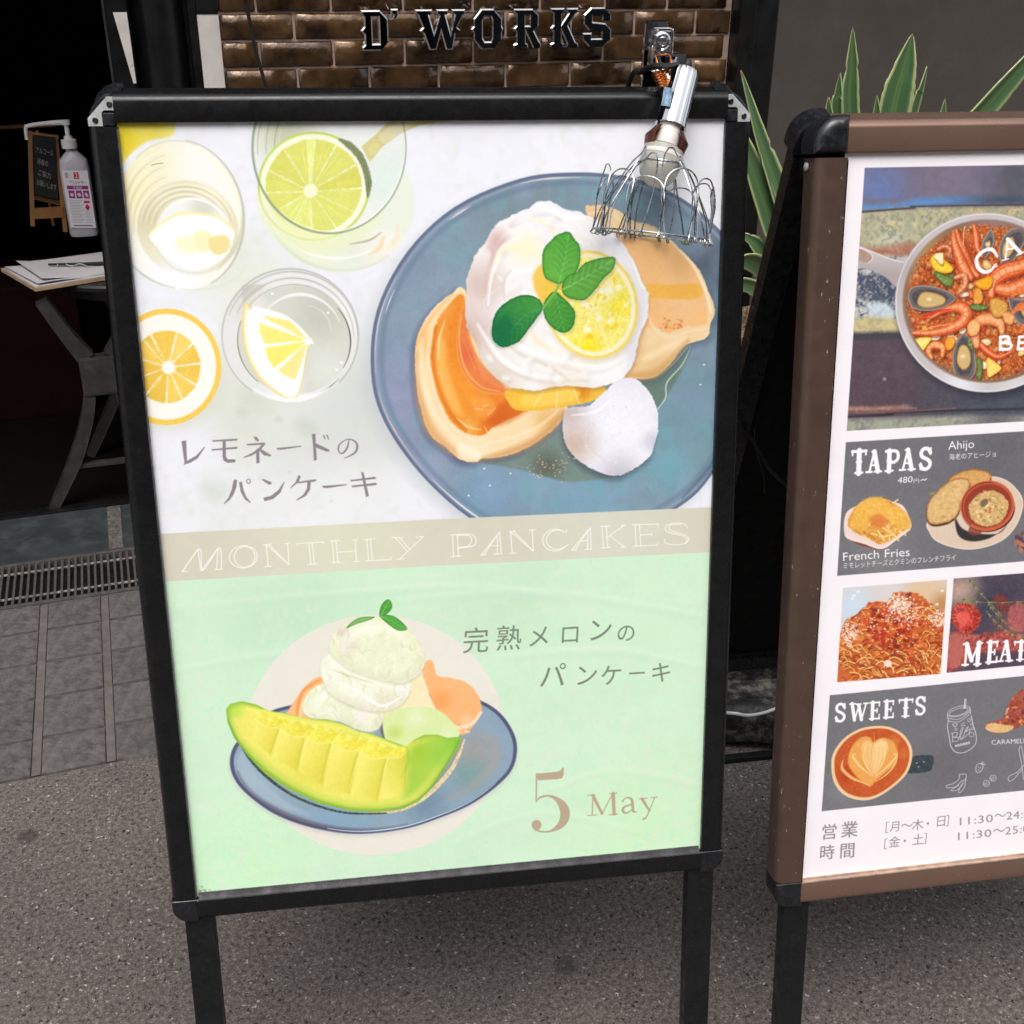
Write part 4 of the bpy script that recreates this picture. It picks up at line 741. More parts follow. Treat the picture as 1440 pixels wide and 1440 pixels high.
    prawn(z7, [(620, 560), (650, 545), (675, 560), (668, 590)], [5, 7, 7, 4], c=(206, 130, 90), legs=False)
    prawn(z7, [(700, 690), (740, 680), (745, 720), (720, 755)], [6, 9, 9, 6], c=(232, 160, 110), legs=False)
    for k in range(8):                                         # the side of the pan beyond the photograph
        a = R.uniform(-.9, .9); r = R.uniform(30, 90); x, y = pan_c[0] + 20 + r * math.cos(a), pan_c[1] + r * math.sin(a)
        p.stroke([(x - 12, y + 4), (x, y - 5), (x + 12, y + 3)], [4, 12, 5], (232, 124, 68), 1, 1.4, noise=(3, 24, k))
    shape(z7, [(582, 605), (605, 580), (640, 575), (655, 610), (690, 640), (680, 665), (640, 668), (600, 650)], (246, 208, 60), (224, 150, 30), (255, 250, 200), sd=32)
    shape(z7, [(600, 590), (640, 575), (640, 630)], (250, 240, 200), (240, 220, 150), (255, 255, 240), hi=1)
    shape(z7, [(500, 985), (545, 965), (588, 968), (570, 1000), (540, 1035), (515, 1020)], (250, 226, 120), (240, 190, 60), (255, 255, 230), sd=34)
    shape(z7, [(845, 1060), (880, 1075), (912, 1105), (880, 1135), (848, 1145)], (250, 216, 110), (236, 180, 60), (255, 252, 224), sd=36)
    shape(z7, [(785, 715), (830, 690), (870, 685), (865, 730), (830, 745)], (246, 178, 40), (230, 130, 30), (255, 220, 120), sd=38)
    shape(z7, [(790, 740), (820, 745), (825, 800), (785, 810)], (240, 166, 70), (210, 120, 40), (255, 220, 150), sd=40)
    shape(z7, [(862, 790), (900, 785), (940, 810), (930, 860), (880, 870), (860, 830)], (222, 168, 80), (190, 120, 50), (250, 214, 150), sd=42)
    shape(z7, [(655, 975), (690, 960), (700, 985), (680, 1020), (655, 1015)], (246, 166, 50), (226, 120, 40), (255, 220, 140), sd=43)
    shape(z7, [(920, 850), (950, 848), (972, 870), (960, 905), (925, 895)], (242, 172, 110), (220, 120, 60), (255, 226, 190), sd=44)
    shape(z7, [(755, 910), (785, 880), (815, 900), (800, 950), (765, 955)], (246, 186, 120), (224, 130, 70), (255, 230, 190), sd=45)
    for pts in ([(600, 660), (640, 670), (690, 695), (680, 730), (650, 725), (615, 695)], [(770, 815), (800, 810), (850, 820), (845, 835), (800, 842), (772, 832)], [(755, 960), (780, 1000), (782, 1030), (758, 1000)], [(800, 1050), (825, 1080), (820, 1150), (800, 1160), (798, 1100)]):
        shape(z7, pts, (120, 142, 76), (70, 90, 44), (190, 206, 140), sd=46)
    p.clip = m0
    p.stroke(ell(pan_c[0] + 1, pan_c[1] - 2, 118, 114, 0, 50, 100, 215), [1, 3, 1], (170, 150, 144), .5, 3)
    Wt = (252, 248, 250)
    # big words over the picture, first letters in view
    p.stroke(z7((892, 590), (868, 560), (830, 566), (798, 600), (803, 640), (830, 662), (862, 656), (884, 628)), [3, 5.5, 5, 5.5, 6, 5.5, 4.5, 3], Wt, 1, 1)
    p.stroke(z7((882, 580), (894, 598)), [2.2, 1], Wt); p.stroke(z7((872, 640), (892, 636)), [2.2, 2], Wt)
    p.stroke(z7((930, 606), (940, 510)), [2.6, 2.6], Wt); p.stroke(z7((940, 512), (1000, 575)), [5.5, 5.5], Wt); p.stroke(z7((934, 560), (976, 552)), 2.4, Wt); p.stroke(z7((914, 610), (944, 602)), 2, Wt); p.stroke(z7((984, 586), (1018, 570)), 2, Wt)
    for pts in ([(908, 962), (906, 1020)], [(908, 963), (938, 961), (948, 973), (940, 987), (910, 989)], [(910, 989), (945, 990), (958, 1003), (944, 1018), (906, 1019)]): p.stroke(z7(*pts), 4.6, Wt, 1, 1, smooth=len(pts) > 3)
    for pts in ([(994, 962), (988, 1018)], [(994, 963), (1024, 960)], [(992, 989), (1018, 988)], [(988, 1018), (1020, 1016)]): p.stroke(z7(*pts), 4.4, Wt, 1, 1)
    p.clip = None
    # --- tapas panel
    GR = (116, 115, 120)
    ta = quad((1189.8, 622), (1177.4, 810), (1440, 606.5), (1440, 789.5)); p.fill(ta, GR, 1, 1, smooth=False, rgrad=[((1240, 780), 90, (128, 128, 130)), ((1400, 640), 120, (106, 106, 112))], noise=[(9, 6, 50), (3, 7, 51)])
    def slab(z, segs_, w):
        for pts, k in segs_: p.stroke(z(*pts), w * k, Wt, 1, .9, smooth=len(pts) > 3)
    k1 = 20 / 4.0
    def L(z, k, ch, x, y, wd, h, lean=-.03):
        """one western slab letter, baseline left (x, y) on the crop"""
        S_ = lambda *pts: [(x + a * wd + (1 - b) * h * lean * -1, y - (1 - b) * h - a * wd * .055) for a, b in pts]
        t = .225 * h / k
        G_ = {'T': [([(.5, 0), (.5, 1)], 1.1), ([(0, .04), (1, .04)], .6), ([(.02, 0), (.02, .2)], .4), ([(.98, 0), (.98, .2)], .4), ([(.25, .97), (.75, .97)], .5), ([(.34, .5), (.66, .5)], .5)],
              'A': [([(.5, .02), (.2, .97)], .55), ([(.5, .02), (.78, .97)], 1.05), ([(.3, .66), (.68, .66)], .45), ([(0, .97), (.36, .97)], .5), ([(.56, .97), (1, .97)], .5), ([(.36, .03), (.6, .03)], .5)],
              'P': [([(.28, 0), (.28, 1)], 1.1), ([(.05, .03), (.7, .03), (.92, .18), (.9, .42), (.66, .56), (.3, .56)], .75), ([(.02, .97), (.56, .97)], .5), ([(.12, .5), (.45, .5)], .45)],
              'S': [([(.88, .22), (.66, .04), (.3, .05), (.12, .22), (.22, .4), (.55, .5), (.84, .64), (.86, .82), (.62, .97), (.28, .95), (.1, .78)], .85), ([(.9, .02), (.9, .3)], .45), ([(.1, .7), (.1, .98)], .45)],
              'W': [([(.12, 0), (.28, .97)], 1), ([(.28, .97), (.48, .2)], .5), ([(.48, .1), (.66, .97)], 1), ([(.66, .97), (.88, .05)], .5), ([(0, .03), (.3, .03)], .5), ([(.36, .06), (.6, .06)], .5), ([(.76, .03), (1, .03)], .5)],
              'E': [([(.28, 0), (.28, 1)], 1.1), ([(.05, .03), (.9, .03)], .6), ([(.9, 0), (.9, .24)], .45), ([(.3, .5), (.72, .5)], .5), ([(.7, .38), (.7, .62)], .4), ([(.05, .97), (.92, .97)], .6), ([(.92, .74), (.92, 1)], .45)],
              'M': [([(.16, .0), (.16, 1)], .6), ([(.16, .02), (.5, .8)], 1), ([(.5, .8), (.82, .02)], .5), ([(.82, 0), (.82, 1)], 1.1), ([(0, .03), (.26, .03)], .5), ([(.74, .03), (1, .03)], .5), ([(0, .97), (.32, .97)], .5), ([(.64, .97), (1, .97)], .5)]}
        for pts, kk in G_[ch]: p.stroke(z(*S_(*pts)), t * kk, Wt, 1, .9, smooth=len(pts) > 3)
    L(z8, 4, 'T', 232, 266, 78, 130); L(z8, 4, 'A', 314, 260, 84, 120); L(z8, 4, 'P', 420, 254, 76, 118); L(z8, 4, 'A', 502, 248, 86, 118); L(z8, 4, 'S', 612, 244, 68, 122)
    fit_text(p, '480', z8((490, 320))[0], z8((574, 313))[0], 12.5, Wt, lean=.15); fit_text(p, '円', z8((582, 316))[0], z8((612, 313))[0], 6.6, Wt); p.stroke(z8((622, 304), (634, 297), (642, 302), (654, 294)), 1.4, Wt)
    fit_text(p, 'Ahijo', z8((775, 130))[0], z8((920, 119))[0], 17, Wt, lean=.08); fit_text(p, '海老のアヒージョ', z8((780, 186))[0], z8((1042, 168))[0], 9.6, Wt, lean=.05)
    fit_text(p, 'French Fries', z8((184, 756))[0], z8((558, 727))[0], 17, Wt, lean=.05); fit_text(p, 'ミモレットチーズとクミンのフレンチフライ', z8((186, 798))[0], z8((816, 750))[0], 9.6, Wt, lean=.1)
    # fries
    q = z8((190, 520), (215, 470), (280, 440), (380, 410), (470, 425), (520, 445), (552, 500), (568, 560), (545, 590), (480, 640), (400, 690), (300, 660), (215, 635), (190, 600))
    p.fill(z8((190, 610), (260, 660), (380, 692), (420, 690), (400, 676), (300, 650), (200, 620)), (140, 70, 60), 1.4, 1)
    p.fill(q, (240, 216, 208), 1.3, 1, noise=(5, 6, 52)); p.stroke(z8((192, 610), (300, 655), (400, 682), (480, 636), (560, 580)), [1.2, 1.6, 1.2], (250, 230, 226), 1, 1)
    fr = z8((210, 545), (240, 470), (300, 420), (380, 398), (460, 425), (520, 470), (560, 540), (520, 590), (450, 640), (390, 660), (300, 620), (235, 585)); p.fill(fr, (226, 160, 76), 2, 1, noise=[(5, 24, 53), (2.5, 18, 54)], wob=(5, 1.5)); p.clip = p.mask(fr, 3)
    for k in range(150):
        x, y = z8((R.uniform(215, 555), R.uniform(400, 650)))[0]; a = R.uniform(-.9, .9) + (0 if k % 2 else .8); l_ = R.uniform(4, 11)
        p.stroke([(x, y), (x + l_ * math.cos(a), y + l_ * math.sin(a))], R.uniform(1.6, 2.8), ((244, 206, 120), (232, 164, 76), (250, 226, 160), (206, 124, 60))[k % 4], .9, 1)
    p.clip = None
    p.fill(z8((225, 560), (250, 470), (310, 405), (400, 398), (440, 430), (520, 470), (560, 520), (555, 580), (500, 570), (430, 520), (350, 540), (300, 590), (240, 580)), (240, 186, 84), 3, .8, noise=[(6, 16, 55), (3, 14, 56)], wob=(6, 2), rgrad=((1236, 735), 14, (222, 120, 50)))
    p.fill(z8((330, 520), (380, 490), (430, 520), (420, 560), (360, 560)), (222, 124, 62), 4, .7); p.stroke(z8((465, 430), (492, 412)), 2.4, (240, 216, 170))
    for k in range(6): p.stroke(z8((300 + k * 40, 615 - (k % 3) * 14), (335 + k * 40, 640 - (k % 2) * 30)), 2.6, (250, 224, 150), .9, 1)
    # ahijo plate with bread and bowl
    pl_ = z8((655, 540), (665, 590), (700, 640), (780, 675), (880, 692), (980, 680), (1080, 640), (1150, 570), (1190, 480), (1195, 410), (1160, 350), (1100, 300), (1020, 280), (900, 300), (740, 440)); p.fill(pl_, (222, 200, 180), 1.3, 1, noise=[(8, 8, 57)], rim=((236, 218, 202), 3, 1))
    p.fill(z8((812, 510), (850, 570), (930, 600), (1060, 600), (1110, 540), (1080, 580), (1000, 630), (900, 645), (830, 610)), (48, 44, 46), 2.5, .95); p.fill(z8((900, 560), (960, 585), (945, 610), (890, 605)), (130, 60, 50), 2, .8)
    for q, c in ((z8((780, 300), (830, 262), (900, 240), (970, 245), (1015, 270), (1010, 310), (960, 350), (880, 380), (800, 340)), (216, 166, 100)), (z8((652, 470), (675, 410), (740, 340), (810, 295), (870, 290), (900, 320), (880, 370), (850, 430), (830, 490), (780, 535), (700, 552), (660, 530)), (222, 184, 124))):
        p.fill(q + [0, 2.5], (70, 40, 34), 2, .95); p.fill(q, c, 1.4, 1, rim=((170, 96, 50), 4, 1.4), noise=[(6, 22, 58), (3, 16, 59)], wob=(5, 1))
    for k in range(24): x, y = z8((R.uniform(680, 850), R.uniform(320, 520)))[0]; p.fill(ell(x, y, R.uniform(1, 4), R.uniform(.8, 2)), ((240, 206, 150), (190, 150, 80), (160, 160, 90))[k % 3], 2.4, .5)
    bc = z8((995, 445))[0]; p.fill(ell(bc[0] + 1, bc[1] + 4, 38, 33, -10, 36), (110, 44, 34), 1.6, 1); p.fill(ell(*bc, 38.5, 35, -20, 36), (196, 92, 62), 1.2, 1, rim=((226, 128, 92), 2.4, 1)); p.fill(ell(bc[0] + .5, bc[1] + .5, 34, 30, -20, 36), (150, 62, 44), 1.6, 1)
    p.fill(ell(bc[0] + 1.5, bc[1] + 4, 28.5, 24.5, -20, 36), (214, 176, 118), 2.5, 1, noise=[(5, 26, 60), (3, 22, 61)], wob=(5, 1.6)); p.stroke(ell(*bc, 36, 32.4, -20, 30, 150, 300), 1.6, (110, 40, 32), .8, 1.4)
    for k in range(60):
        a, r = R.uniform(0, 6.28), R.uniform(0, 21); x, y = bc[0] + 1 + r * math.cos(a), bc[1] + 4 + r * .85 * math.sin(a); p.fill(ell(x, y, R.uniform(1, 4), R.uniform(.8, 2.4), R.uniform(0, 180)), ((246, 224, 180), (224, 190, 130), (130, 146, 80), (190, 110, 60), (240, 206, 150))[k % 5], 1.5, .7)
    p.fill(z8((960, 420), (990, 405), (1000, 430), (975, 450), (955, 445)), (110, 84, 76), 1.6, .8)
    for a, b in (((985, 440), (950, 465)), ((1010, 420), (1060, 440)), ((1020, 390), (1050, 400)), ((1060, 470), (1085, 500))): p.stroke(z8(a, b), [1.6, .8], (120, 142, 74), .8, 1.2)
    for k in range(70):                                        # something brown at the edge of the frame
        x, y = z8((R.uniform(1160, 1330), R.uniform(600, 700)))[0]; p.fill(ell(x, y, R.uniform(2, 5), R.uniform(1.5, 3.5), R.uniform(0, 180)), ((120, 70, 60), (176, 110, 84), (90, 60, 80), (196, 140, 110))[k % 4], 1.4, .85)
    # --- spaghetti
    sp = [(1185.6, 827), (1332.4, 815), (1322.6, 947.5), (1177.4, 959.6)]; p.clip = ms = p.mask(sp, 1, smooth=False)
    p.fill(sp, (220, 206, 196), 1, 1, smooth=False, rgrad=[((1200, 850), 60, (206, 222, 236)), ((1300, 830), 60, (226, 196, 160)), ((1325, 850), 36, (196, 140, 90)), ((1250, 830), 40, (222, 214, 216))])
    for x, y in ((1201, 838), (1207, 832), (1325, 831), (1318, 850), (1199, 842)): p.fill(ell(x, y, 2.5, 1.6), (250, 246, 244), 2, .8)
    heap = z8((150, 1190), (200, 1090), (260, 1060), (330, 985), (430, 990), (470, 935), (560, 930), (620, 950), (680, 1000), (770, 1060), (800, 1500), (100, 1500)); p.fill(heap, (206, 108, 56), 2.5, 1, smooth=False, noise=[(9, 30, 62), (4, 30, 63)], wob=(9, 2.5)); p.clip = ms * p.mask(heap, 3, smooth=False)
    for k in range(420):
        x, y = z8((R.uniform(150, 790), R.uniform(1000, 1440)))[0]; a = R.uniform(-.5, .5) + (.6 if x > 1280 else -.2) * (1 if k % 3 else -1); L_ = R.uniform(8, 26)
        if y < 900 and k % 3: continue
        c = ((240, 176, 96), (226, 136, 66), (250, 204, 130), (196, 88, 44), (162, 62, 38), (246, 190, 112))[k % 6]; w_ = R.uniform(1.5, 2.8)
        q = [(x, y), (x + L_ * .5 * math.cos(a), y + L_ * .5 * math.sin(a) + R.uniform(-3, 3)), (x + L_ * math.cos(a + .5), y + L_ * math.sin(a + .5))]
        p.stroke(np.array(q) + [.5, 1.3], w_, (110, 36, 20), .5, 1.4); p.stroke(q, w_, c, .95, 1)
    for k in range(260):
        x, y = R.normal(1255, 26), R.normal(880, 20); p.fill(ell(x, y, R.uniform(1.5, 6), R.uniform(1.2, 4), R.uniform(0, 180)), ((196, 66, 40), (222, 96, 48), (166, 46, 34), (236, 140, 70), (120, 36, 34))[k % 5], 2, .75)
    for cx, cy, sx, sy, n in ((1262, 849, 9, 7, 260), (1276, 862, 12, 9, 180), (1195, 890, 7, 9, 170), (1322, 870, 9, 8, 190), (1245, 872, 26, 16, 90)):
        for k in range(n): x, y = R.normal(cx, sx), R.normal(cy, sy); p.fill(ell(x, y, R.uniform(.6, 1.8), R.uniform(.5, 1.4)), ((246, 226, 210), (232, 190, 156), (252, 240, 230))[k % 3], 1, .8)
    p.fill(ell(*z8((435, 1333))[0], 5.5, 5), (244, 222, 206), 1.6, 1); p.clip = None
    # --- meat
    me = quad((1341.2, 813.6), (1331.2, 946.4), (1440, 806), (1440, 936)); p.clip = p.mask(me, 1, smooth=False)
    p.fill(me, (80, 72, 86), 1, 1, smooth=False, rgrad=[((1350, 830), 50, (190, 160, 146)), ((1400, 850), 46, (64, 64, 84)), ((1430, 880), 60, (130, 80, 84)), ((1345, 920), 40, (196, 96, 84)), ((1400, 925), 50, (90, 72, 84)), ((1360, 850), 22, (150, 140, 110))], noise=[(8, 14, 64), (3, 10, 65)])
    p.fill(z8((800, 1020), (860, 990), (930, 1020), (960, 1080), (930, 1140), (860, 1170), (800, 1120)), (206, 74, 66), 3, 1, noise=[(5, 60, 66), (3, 50, 67)], wob=(5, 3)); p.fill(z8((820, 1060), (870, 1040), (900, 1080), (870, 1120), (830, 1110)), (240, 110, 96), 5, .7)
    for k in range(120): a = R.uniform(0, 6.28); r = R.uniform(12, 22); x, y = 1358 + r * math.cos(a), 870 + r * .9 * math.sin(a); p.stroke([(x, y), (x + 3 * math.cos(a), y + 3 * math.sin(a))], 1.2, ((110, 50, 40), (196, 90, 60), (60, 40, 44))[k % 3], .7, 1)
    p.fill(z8((770, 1180), (850, 1160), (960, 1170), (1080, 1150), (1200, 1180), (1200, 1260), (960, 1270), (860, 1330), (770, 1380)), (176, 84, 76), 5, .95, noise=[(7, .6, 68, (120, 50, 50), 1.5), (5, .6, 1, (224, 130, 116), 1.5), (3, 40, 69)], wob=(8, 3)); p.fill(z8((790, 1180), (840, 1170), (860, 1280), (800, 1360), (775, 1300)), (190, 110, 100), 5, .8)
    p.fill(z8((1120, 1020), (1200, 1000), (1200, 1150), (1120, 1130)), (176, 96, 96), 3, .9, noise=[(3, 26, 70)]); p.fill(z8((1030, 950), (1090, 950), (1120, 1000), (1100, 1050), (1040, 1010)), (120, 56, 56), 3, .95, noise=(3, 24, 71))
    for a, b, c in (((890, 860), (960, 940), (1080, 1070)), ((1000, 1000), (1080, 1090), (1200, 1190)), ((850, 970), (1000, 990), (1200, 985)), ((990, 1040), (1060, 1120), (1150, 1180))):
        p.stroke(z8(a, b, c), 1.4, (150, 130, 80), .9, 1); m = catmull(z8(a, b, c), 8, False)
        for j in range(len(m)):
            for sg in (-1, 1): an = R.uniform(.3, 1.2) * sg + .8; p.stroke([m[j], m[j] + [4.5 * math.cos(an), 4.5 * math.sin(an)]], [1.4, .5], ((120, 128, 84), (70, 84, 60), (160, 160, 110))[j % 3], .9, 1)
    L(z8, 4, 'M', 853, 1345, 104, 124, -.08); L(z8, 4, 'E', 985, 1330, 66, 118, -.08); L(z8, 4, 'A', 1052, 1324, 84, 114, -.08); L(z8, 4, 'T', 1142, 1316, 74, 106, -.08); p.clip = None
    # --- sweets panel
    sw = quad((1167.1, 978), (1155.7, 1141), (1440, 950.6), (1440, 1111.8)); p.fill(sw, (118, 117, 122), 1, 1, smooth=False, rgrad=[((1330, 1080), 80, (110, 108, 113)), ((1190, 1110), 60, (128, 130, 132))], noise=[(9, 6, 72), (3, 6, 73)])
    L(z9, 4.8, 'S', 165, 362, 70, 122); L(z9, 4.8, 'W', 262, 356, 124, 118); L(z9, 4.8, 'E', 396, 345, 72, 116); L(z9, 4.8, 'E', 490, 336, 72, 116); L(z9, 4.8, 'T', 594, 328, 92, 118); L(z9, 4.8, 'S', 706, 314, 68, 120)
    p.fill(z9((660, 640), (700, 595), (780, 586), (830, 595), (826, 660), (800, 695), (700, 710), (650, 700)), (58, 70, 76), 1.5, 1, noise=(3, 16, 74))
    for x, y in ((718, 640), (765, 632), (730, 665)): p.fill(ell(*z9((x, y))[0], 1.2, .9), (190, 200, 206), .8, .9)
    cup = z9((140, 640), (160, 560), (230, 470), (330, 410), (430, 390), (530, 395), (620, 440), (678, 520), (686, 610), (650, 710), (560, 800), (440, 875), (330, 890), (220, 850), (155, 760)); cc = cup.mean(0) + [3, 0]
    p.fill(cup, (240, 206, 160), 1.2, 1, noise=(6, 5, 75)); cof = cc + (cup - cc) * .925
    p.fill(cof, (200, 92, 46), 1.6, 1, noise=[(7, 18, 76), (2.5, 12, 77)], rgrad=[((1255, 1045), 20, (222, 130, 66)), ((1190, 1090), 30, (190, 74, 38)), ((1272, 1060), 16, (214, 116, 60))])
    p.clip = p.mask(cof, 1.2)
    ht = z9((425, 500), (400, 465), (340, 468), (280, 530), (255, 600), (260, 660), (300, 720), (350, 765), (400, 798), (440, 760), (510, 700), (575, 640), (590, 570), (560, 500), (500, 470), (455, 480)); p.fill(ht, (236, 168, 88), 3, 1, noise=[(6, 16, 78)])
    p.stroke(z9((218, 620), (215, 680), (280, 740), (350, 770), (395, 790)), [1.5, 5, 5, 3, 1], (242, 190, 120), .95, 2); p.stroke(z9((585, 570), (575, 640), (520, 710), (440, 765)), [1, 3, 3, 1], (244, 196, 130), .9, 1.6)
    tip = (428, 735)
    for j in range(9):
        k = (j - 4) / 4.0; top = (432 + k * 125, 520 - 40 * (1 - abs(k)) + abs(k) * 60)
        p.stroke(z9(tip, (428 + k * 95, 660), (432 + k * 150, 590), top), [1, 3.4, 3, 1.2], (250, 214, 150) if j % 2 == 0 else (232, 160, 80), .85, 1.3)
    p.fill(z9((425, 560), (440, 505), (480, 480), (520, 510), (520, 560), (480, 630), (428, 730)), (250, 216, 156), 3, .85); p.fill(z9((425, 560), (410, 500), (370, 490), (345, 540), (370, 620), (428, 730)), (247, 206, 140), 3, .75)
    for j in range(7): x = 370 + j * 22; p.stroke(z9(tip, (x, 620), (x + (j - 3) * 4, 530)), [.5, 1, .6], (224, 150, 76), .7, 1)
    p.stroke(z9((428, 430), (430, 500)), [1.4, 2], (222, 130, 70), .8, 1.5); p.clip = None
    # chalk drawings
    ck = lambda *pts, w=1.0: p.stroke(z9(*pts), w, (238, 236, 240), .9, .9, smooth=len(pts) > 2)
    p.stroke(ell(*z9((1000, 290))[0], 78 / 4.8, 32 / 4.8, -16, 24), .9, (238, 236, 240), .9, .9, closed=True); p.stroke(ell(*z9((1000, 294))[0], 66 / 4.8, 22 / 4.8, -16, 24), .9, (238, 236, 240), .9, .9, closed=True)
    ck((924, 315), (930, 355)); ck((1076, 265), (1080, 305)); ck((925, 335), (1000, 345), (1080, 290)); ck((928, 355), (1000, 362), (1082, 306)); ck((1042, 208), (1038, 270), w=1.8); ck((1050, 208), (1047, 270))
    ck((930, 360), (925, 400), (938, 470), (950, 530), (985, 568), (1040, 568), (1095, 535), (1118, 500), (1118, 450), (1098, 380), (1085, 320), w=1.2)
    ck((958, 440), (962, 495)); ck((950, 440), (990, 435), (985, 460), (962, 466), (1000, 470), (990, 492), (955, 496)); ck((1000, 470), (1020, 440), (1030, 400), (1015, 420), (1012, 480), (1035, 455)); ck((1035, 455), (1050, 410), (1066, 395), (1050, 430), (1075, 410), (1070, 440), (1020, 482))
    ck((958, 378), (975, 396), (990, 376), (958, 378)); ck((1020, 380), (1040, 368)); ck((1018, 390), (1044, 384))
    for x, y, r in ((1072, 350, 11), (1088, 378, 6), (1092, 408, 7), (1088, 448, 16), (982, 412, 8)): p.stroke(ell(*z9((x, y))[0], r / 4.8, r / 4.8, 0, 12), .8, (238, 236, 240), .85, .8, closed=True)
    for j in range(6): x = 978 + j * 17; y = 532 - j * 4; ck((x, y), (x + 3, y - 14)); ck((x + 3, y - 14), (x + 10, y - 2)); ck((x + 10, y - 2), (x + 12, y - 16))
    ck((1004, 718), (1050, 716), (1048, 750)); ck((1004, 718), (1000, 750), (960, 780), (918, 792), (925, 806), (980, 800), (1018, 762)); ck((1000, 790), (960, 815), (950, 826), (990, 822), (1030, 780)); ck((1032, 765), (1000, 830), (1012, 838), (1040, 800), (1048, 745)); ck((1018, 762), (1046, 752))
    ck((1118, 690), (1118, 665), (1135, 645), (1158, 648), (1165, 670), (1150, 695), (1128, 704), (1116, 692)); ck((1150, 648), (1172, 635)); ck((1158, 650), (1178, 650)); ck((1155, 645), (1160, 632)); ck((1135, 668), (1138, 674)); ck((1148, 668), (1150, 674)); ck((1136, 686), (1138, 692))
    for x, y in ((1187, 778), (1232, 742)): p.stroke(ell(*z9((x, y))[0], 21 / 4.8, 20 / 4.8, 0, 16), .9, (238, 236, 240), .9, .8, closed=True); p.stroke(ell(*z9((x - 3, y + 2))[0], 9 / 4.8, 8 / 4.8, 0, 12), .8, (238, 236, 240), .9, .8, closed=True)
    p.stroke(z9((1335, 755), (1340, 730), (1380, 710), (1400, 700)), 1, (238, 236, 240), .9, .9); p.stroke(z9((1335, 755), (1350, 762), (1380, 740), (1430, 680)), 1, (238, 236, 240), .9, .9); ck((1395, 702), (1440, 655)); ck((1410, 535), (1408, 560), (1425, 640)); ck((1410, 535), (1424, 530), (1445, 640)); ck((1425, 640), (1437, 745)); ck((1440, 650), (1475, 735), (1455, 760), (1437, 745))
    fit_text(p, 'CARAMELN', z9((1224, 517))[0], z9((1470, 503))[0], 9.4, (238, 236, 240))
    q = z9((1180, 400), (1200, 370), (1270, 350), (1310, 320), (1330, 250), (1370, 190), (1420, 150), (1500, 130), (1560, 200), (1540, 330), (1420, 390), (1350, 420), (1300, 436), (1220, 430)); p.fill(q, (170, 84, 66), 1.6, 1, noise=[(6, 34, 80), (3, 30, 81)], wob=(6, 2)); p.clip = p.mask(q, 2)
    for k in range(160): x, y = z9((R.uniform(1180, 1560), R.uniform(140, 440)))[0]; p.fill(ell(x, y, R.uniform(1, 4.5), R.uniform(.8, 2.6), R.uniform(0, 180)), ((206, 96, 56), (90, 44, 50), (232, 160, 90), (150, 60, 60), (240, 200, 160), (120, 60, 40))[k % 6], 1.4, .7)
    p.fill(z9((1180, 400), (1220, 370), (1300, 380), (1370, 390), (1350, 425), (1290, 440), (1210, 430)), (242, 206, 140), 3, .85, noise=[(4, 22, 82)]); p.clip = None
    # --- opening hours
    GT = (142, 140, 146)
    for ch, x, y, e in (('営', 68, 1154, 112), ('業', 202, 1140, 118), ('時', 56, 1290, 106), ('間', 190, 1280, 112)):
        for d in (-.25, .25): p.text(ch, z9((x, y - e * .03))[0] + [d, 0], (e / 4.8, -e / 4.8 * .09), (-e / 4.8 * -.06, -e / 4.8), GT)
    def run(items):
        for ch, x, y, e in items: p.text(ch, z9((x, y))[0], (e / 4.8, -e / 4.8 * .10), (e / 4.8 * .08, -e / 4.8), GT)
    run((('［', 448, 1112, 80), ('月', 532, 1100, 78), ('～', 606, 1096, 84), ('木', 680, 1090, 82), ('・', 752, 1080, 76), ('日', 838, 1066, 82), ('］', 908, 1060, 80), ('［', 442, 1220, 76), ('金', 524, 1206, 80), ('・', 596, 1198, 76), ('土', 682, 1190, 82), ('］', 758, 1180, 78)))
    fit_text(p, '11:30', z9((1008, 1060))[0], z9((1230, 1036))[0], 15.5, GT, lean=.1, spacing=1.1); run((('～', 1236, 1028, 84),)); fit_text(p, '24:00', z9((1322, 1022))[0], z9((1530, 1000))[0], 15.5, GT, lean=.1, spacing=1.1)
    fit_text(p, '11:30', z9((996, 1160))[0], z9((1220, 1136))[0], 15.5, GT, lean=.1, spacing=1.1); run((('～', 1228, 1130, 84),)); fit_text(p, '25:00', z9((1314, 1124))[0], z9((1524, 1100))[0], 15.5, GT, lean=.1, spacing=1.1)
    return p

# ------------------------------------------------------------------ small print: labels and boards, measured in millimetres
class SmallPrint(Print):
    def __init__(s, w, h, base, k=4.0, seed=3):
        s.S = None; s.K = k; s.W = int(w * k); s.H = int(h * k); s.s = k
        s.img = np.empty((s.H, s.W, 3), np.float32); s.img[:] = np.array(base, np.float32) / 255
        s.rng = np.random.RandomState(seed); s.cache = {}; s.clip = None
    def px(s, p): return np.asarray(p, float).reshape(-1, 2) * s.K

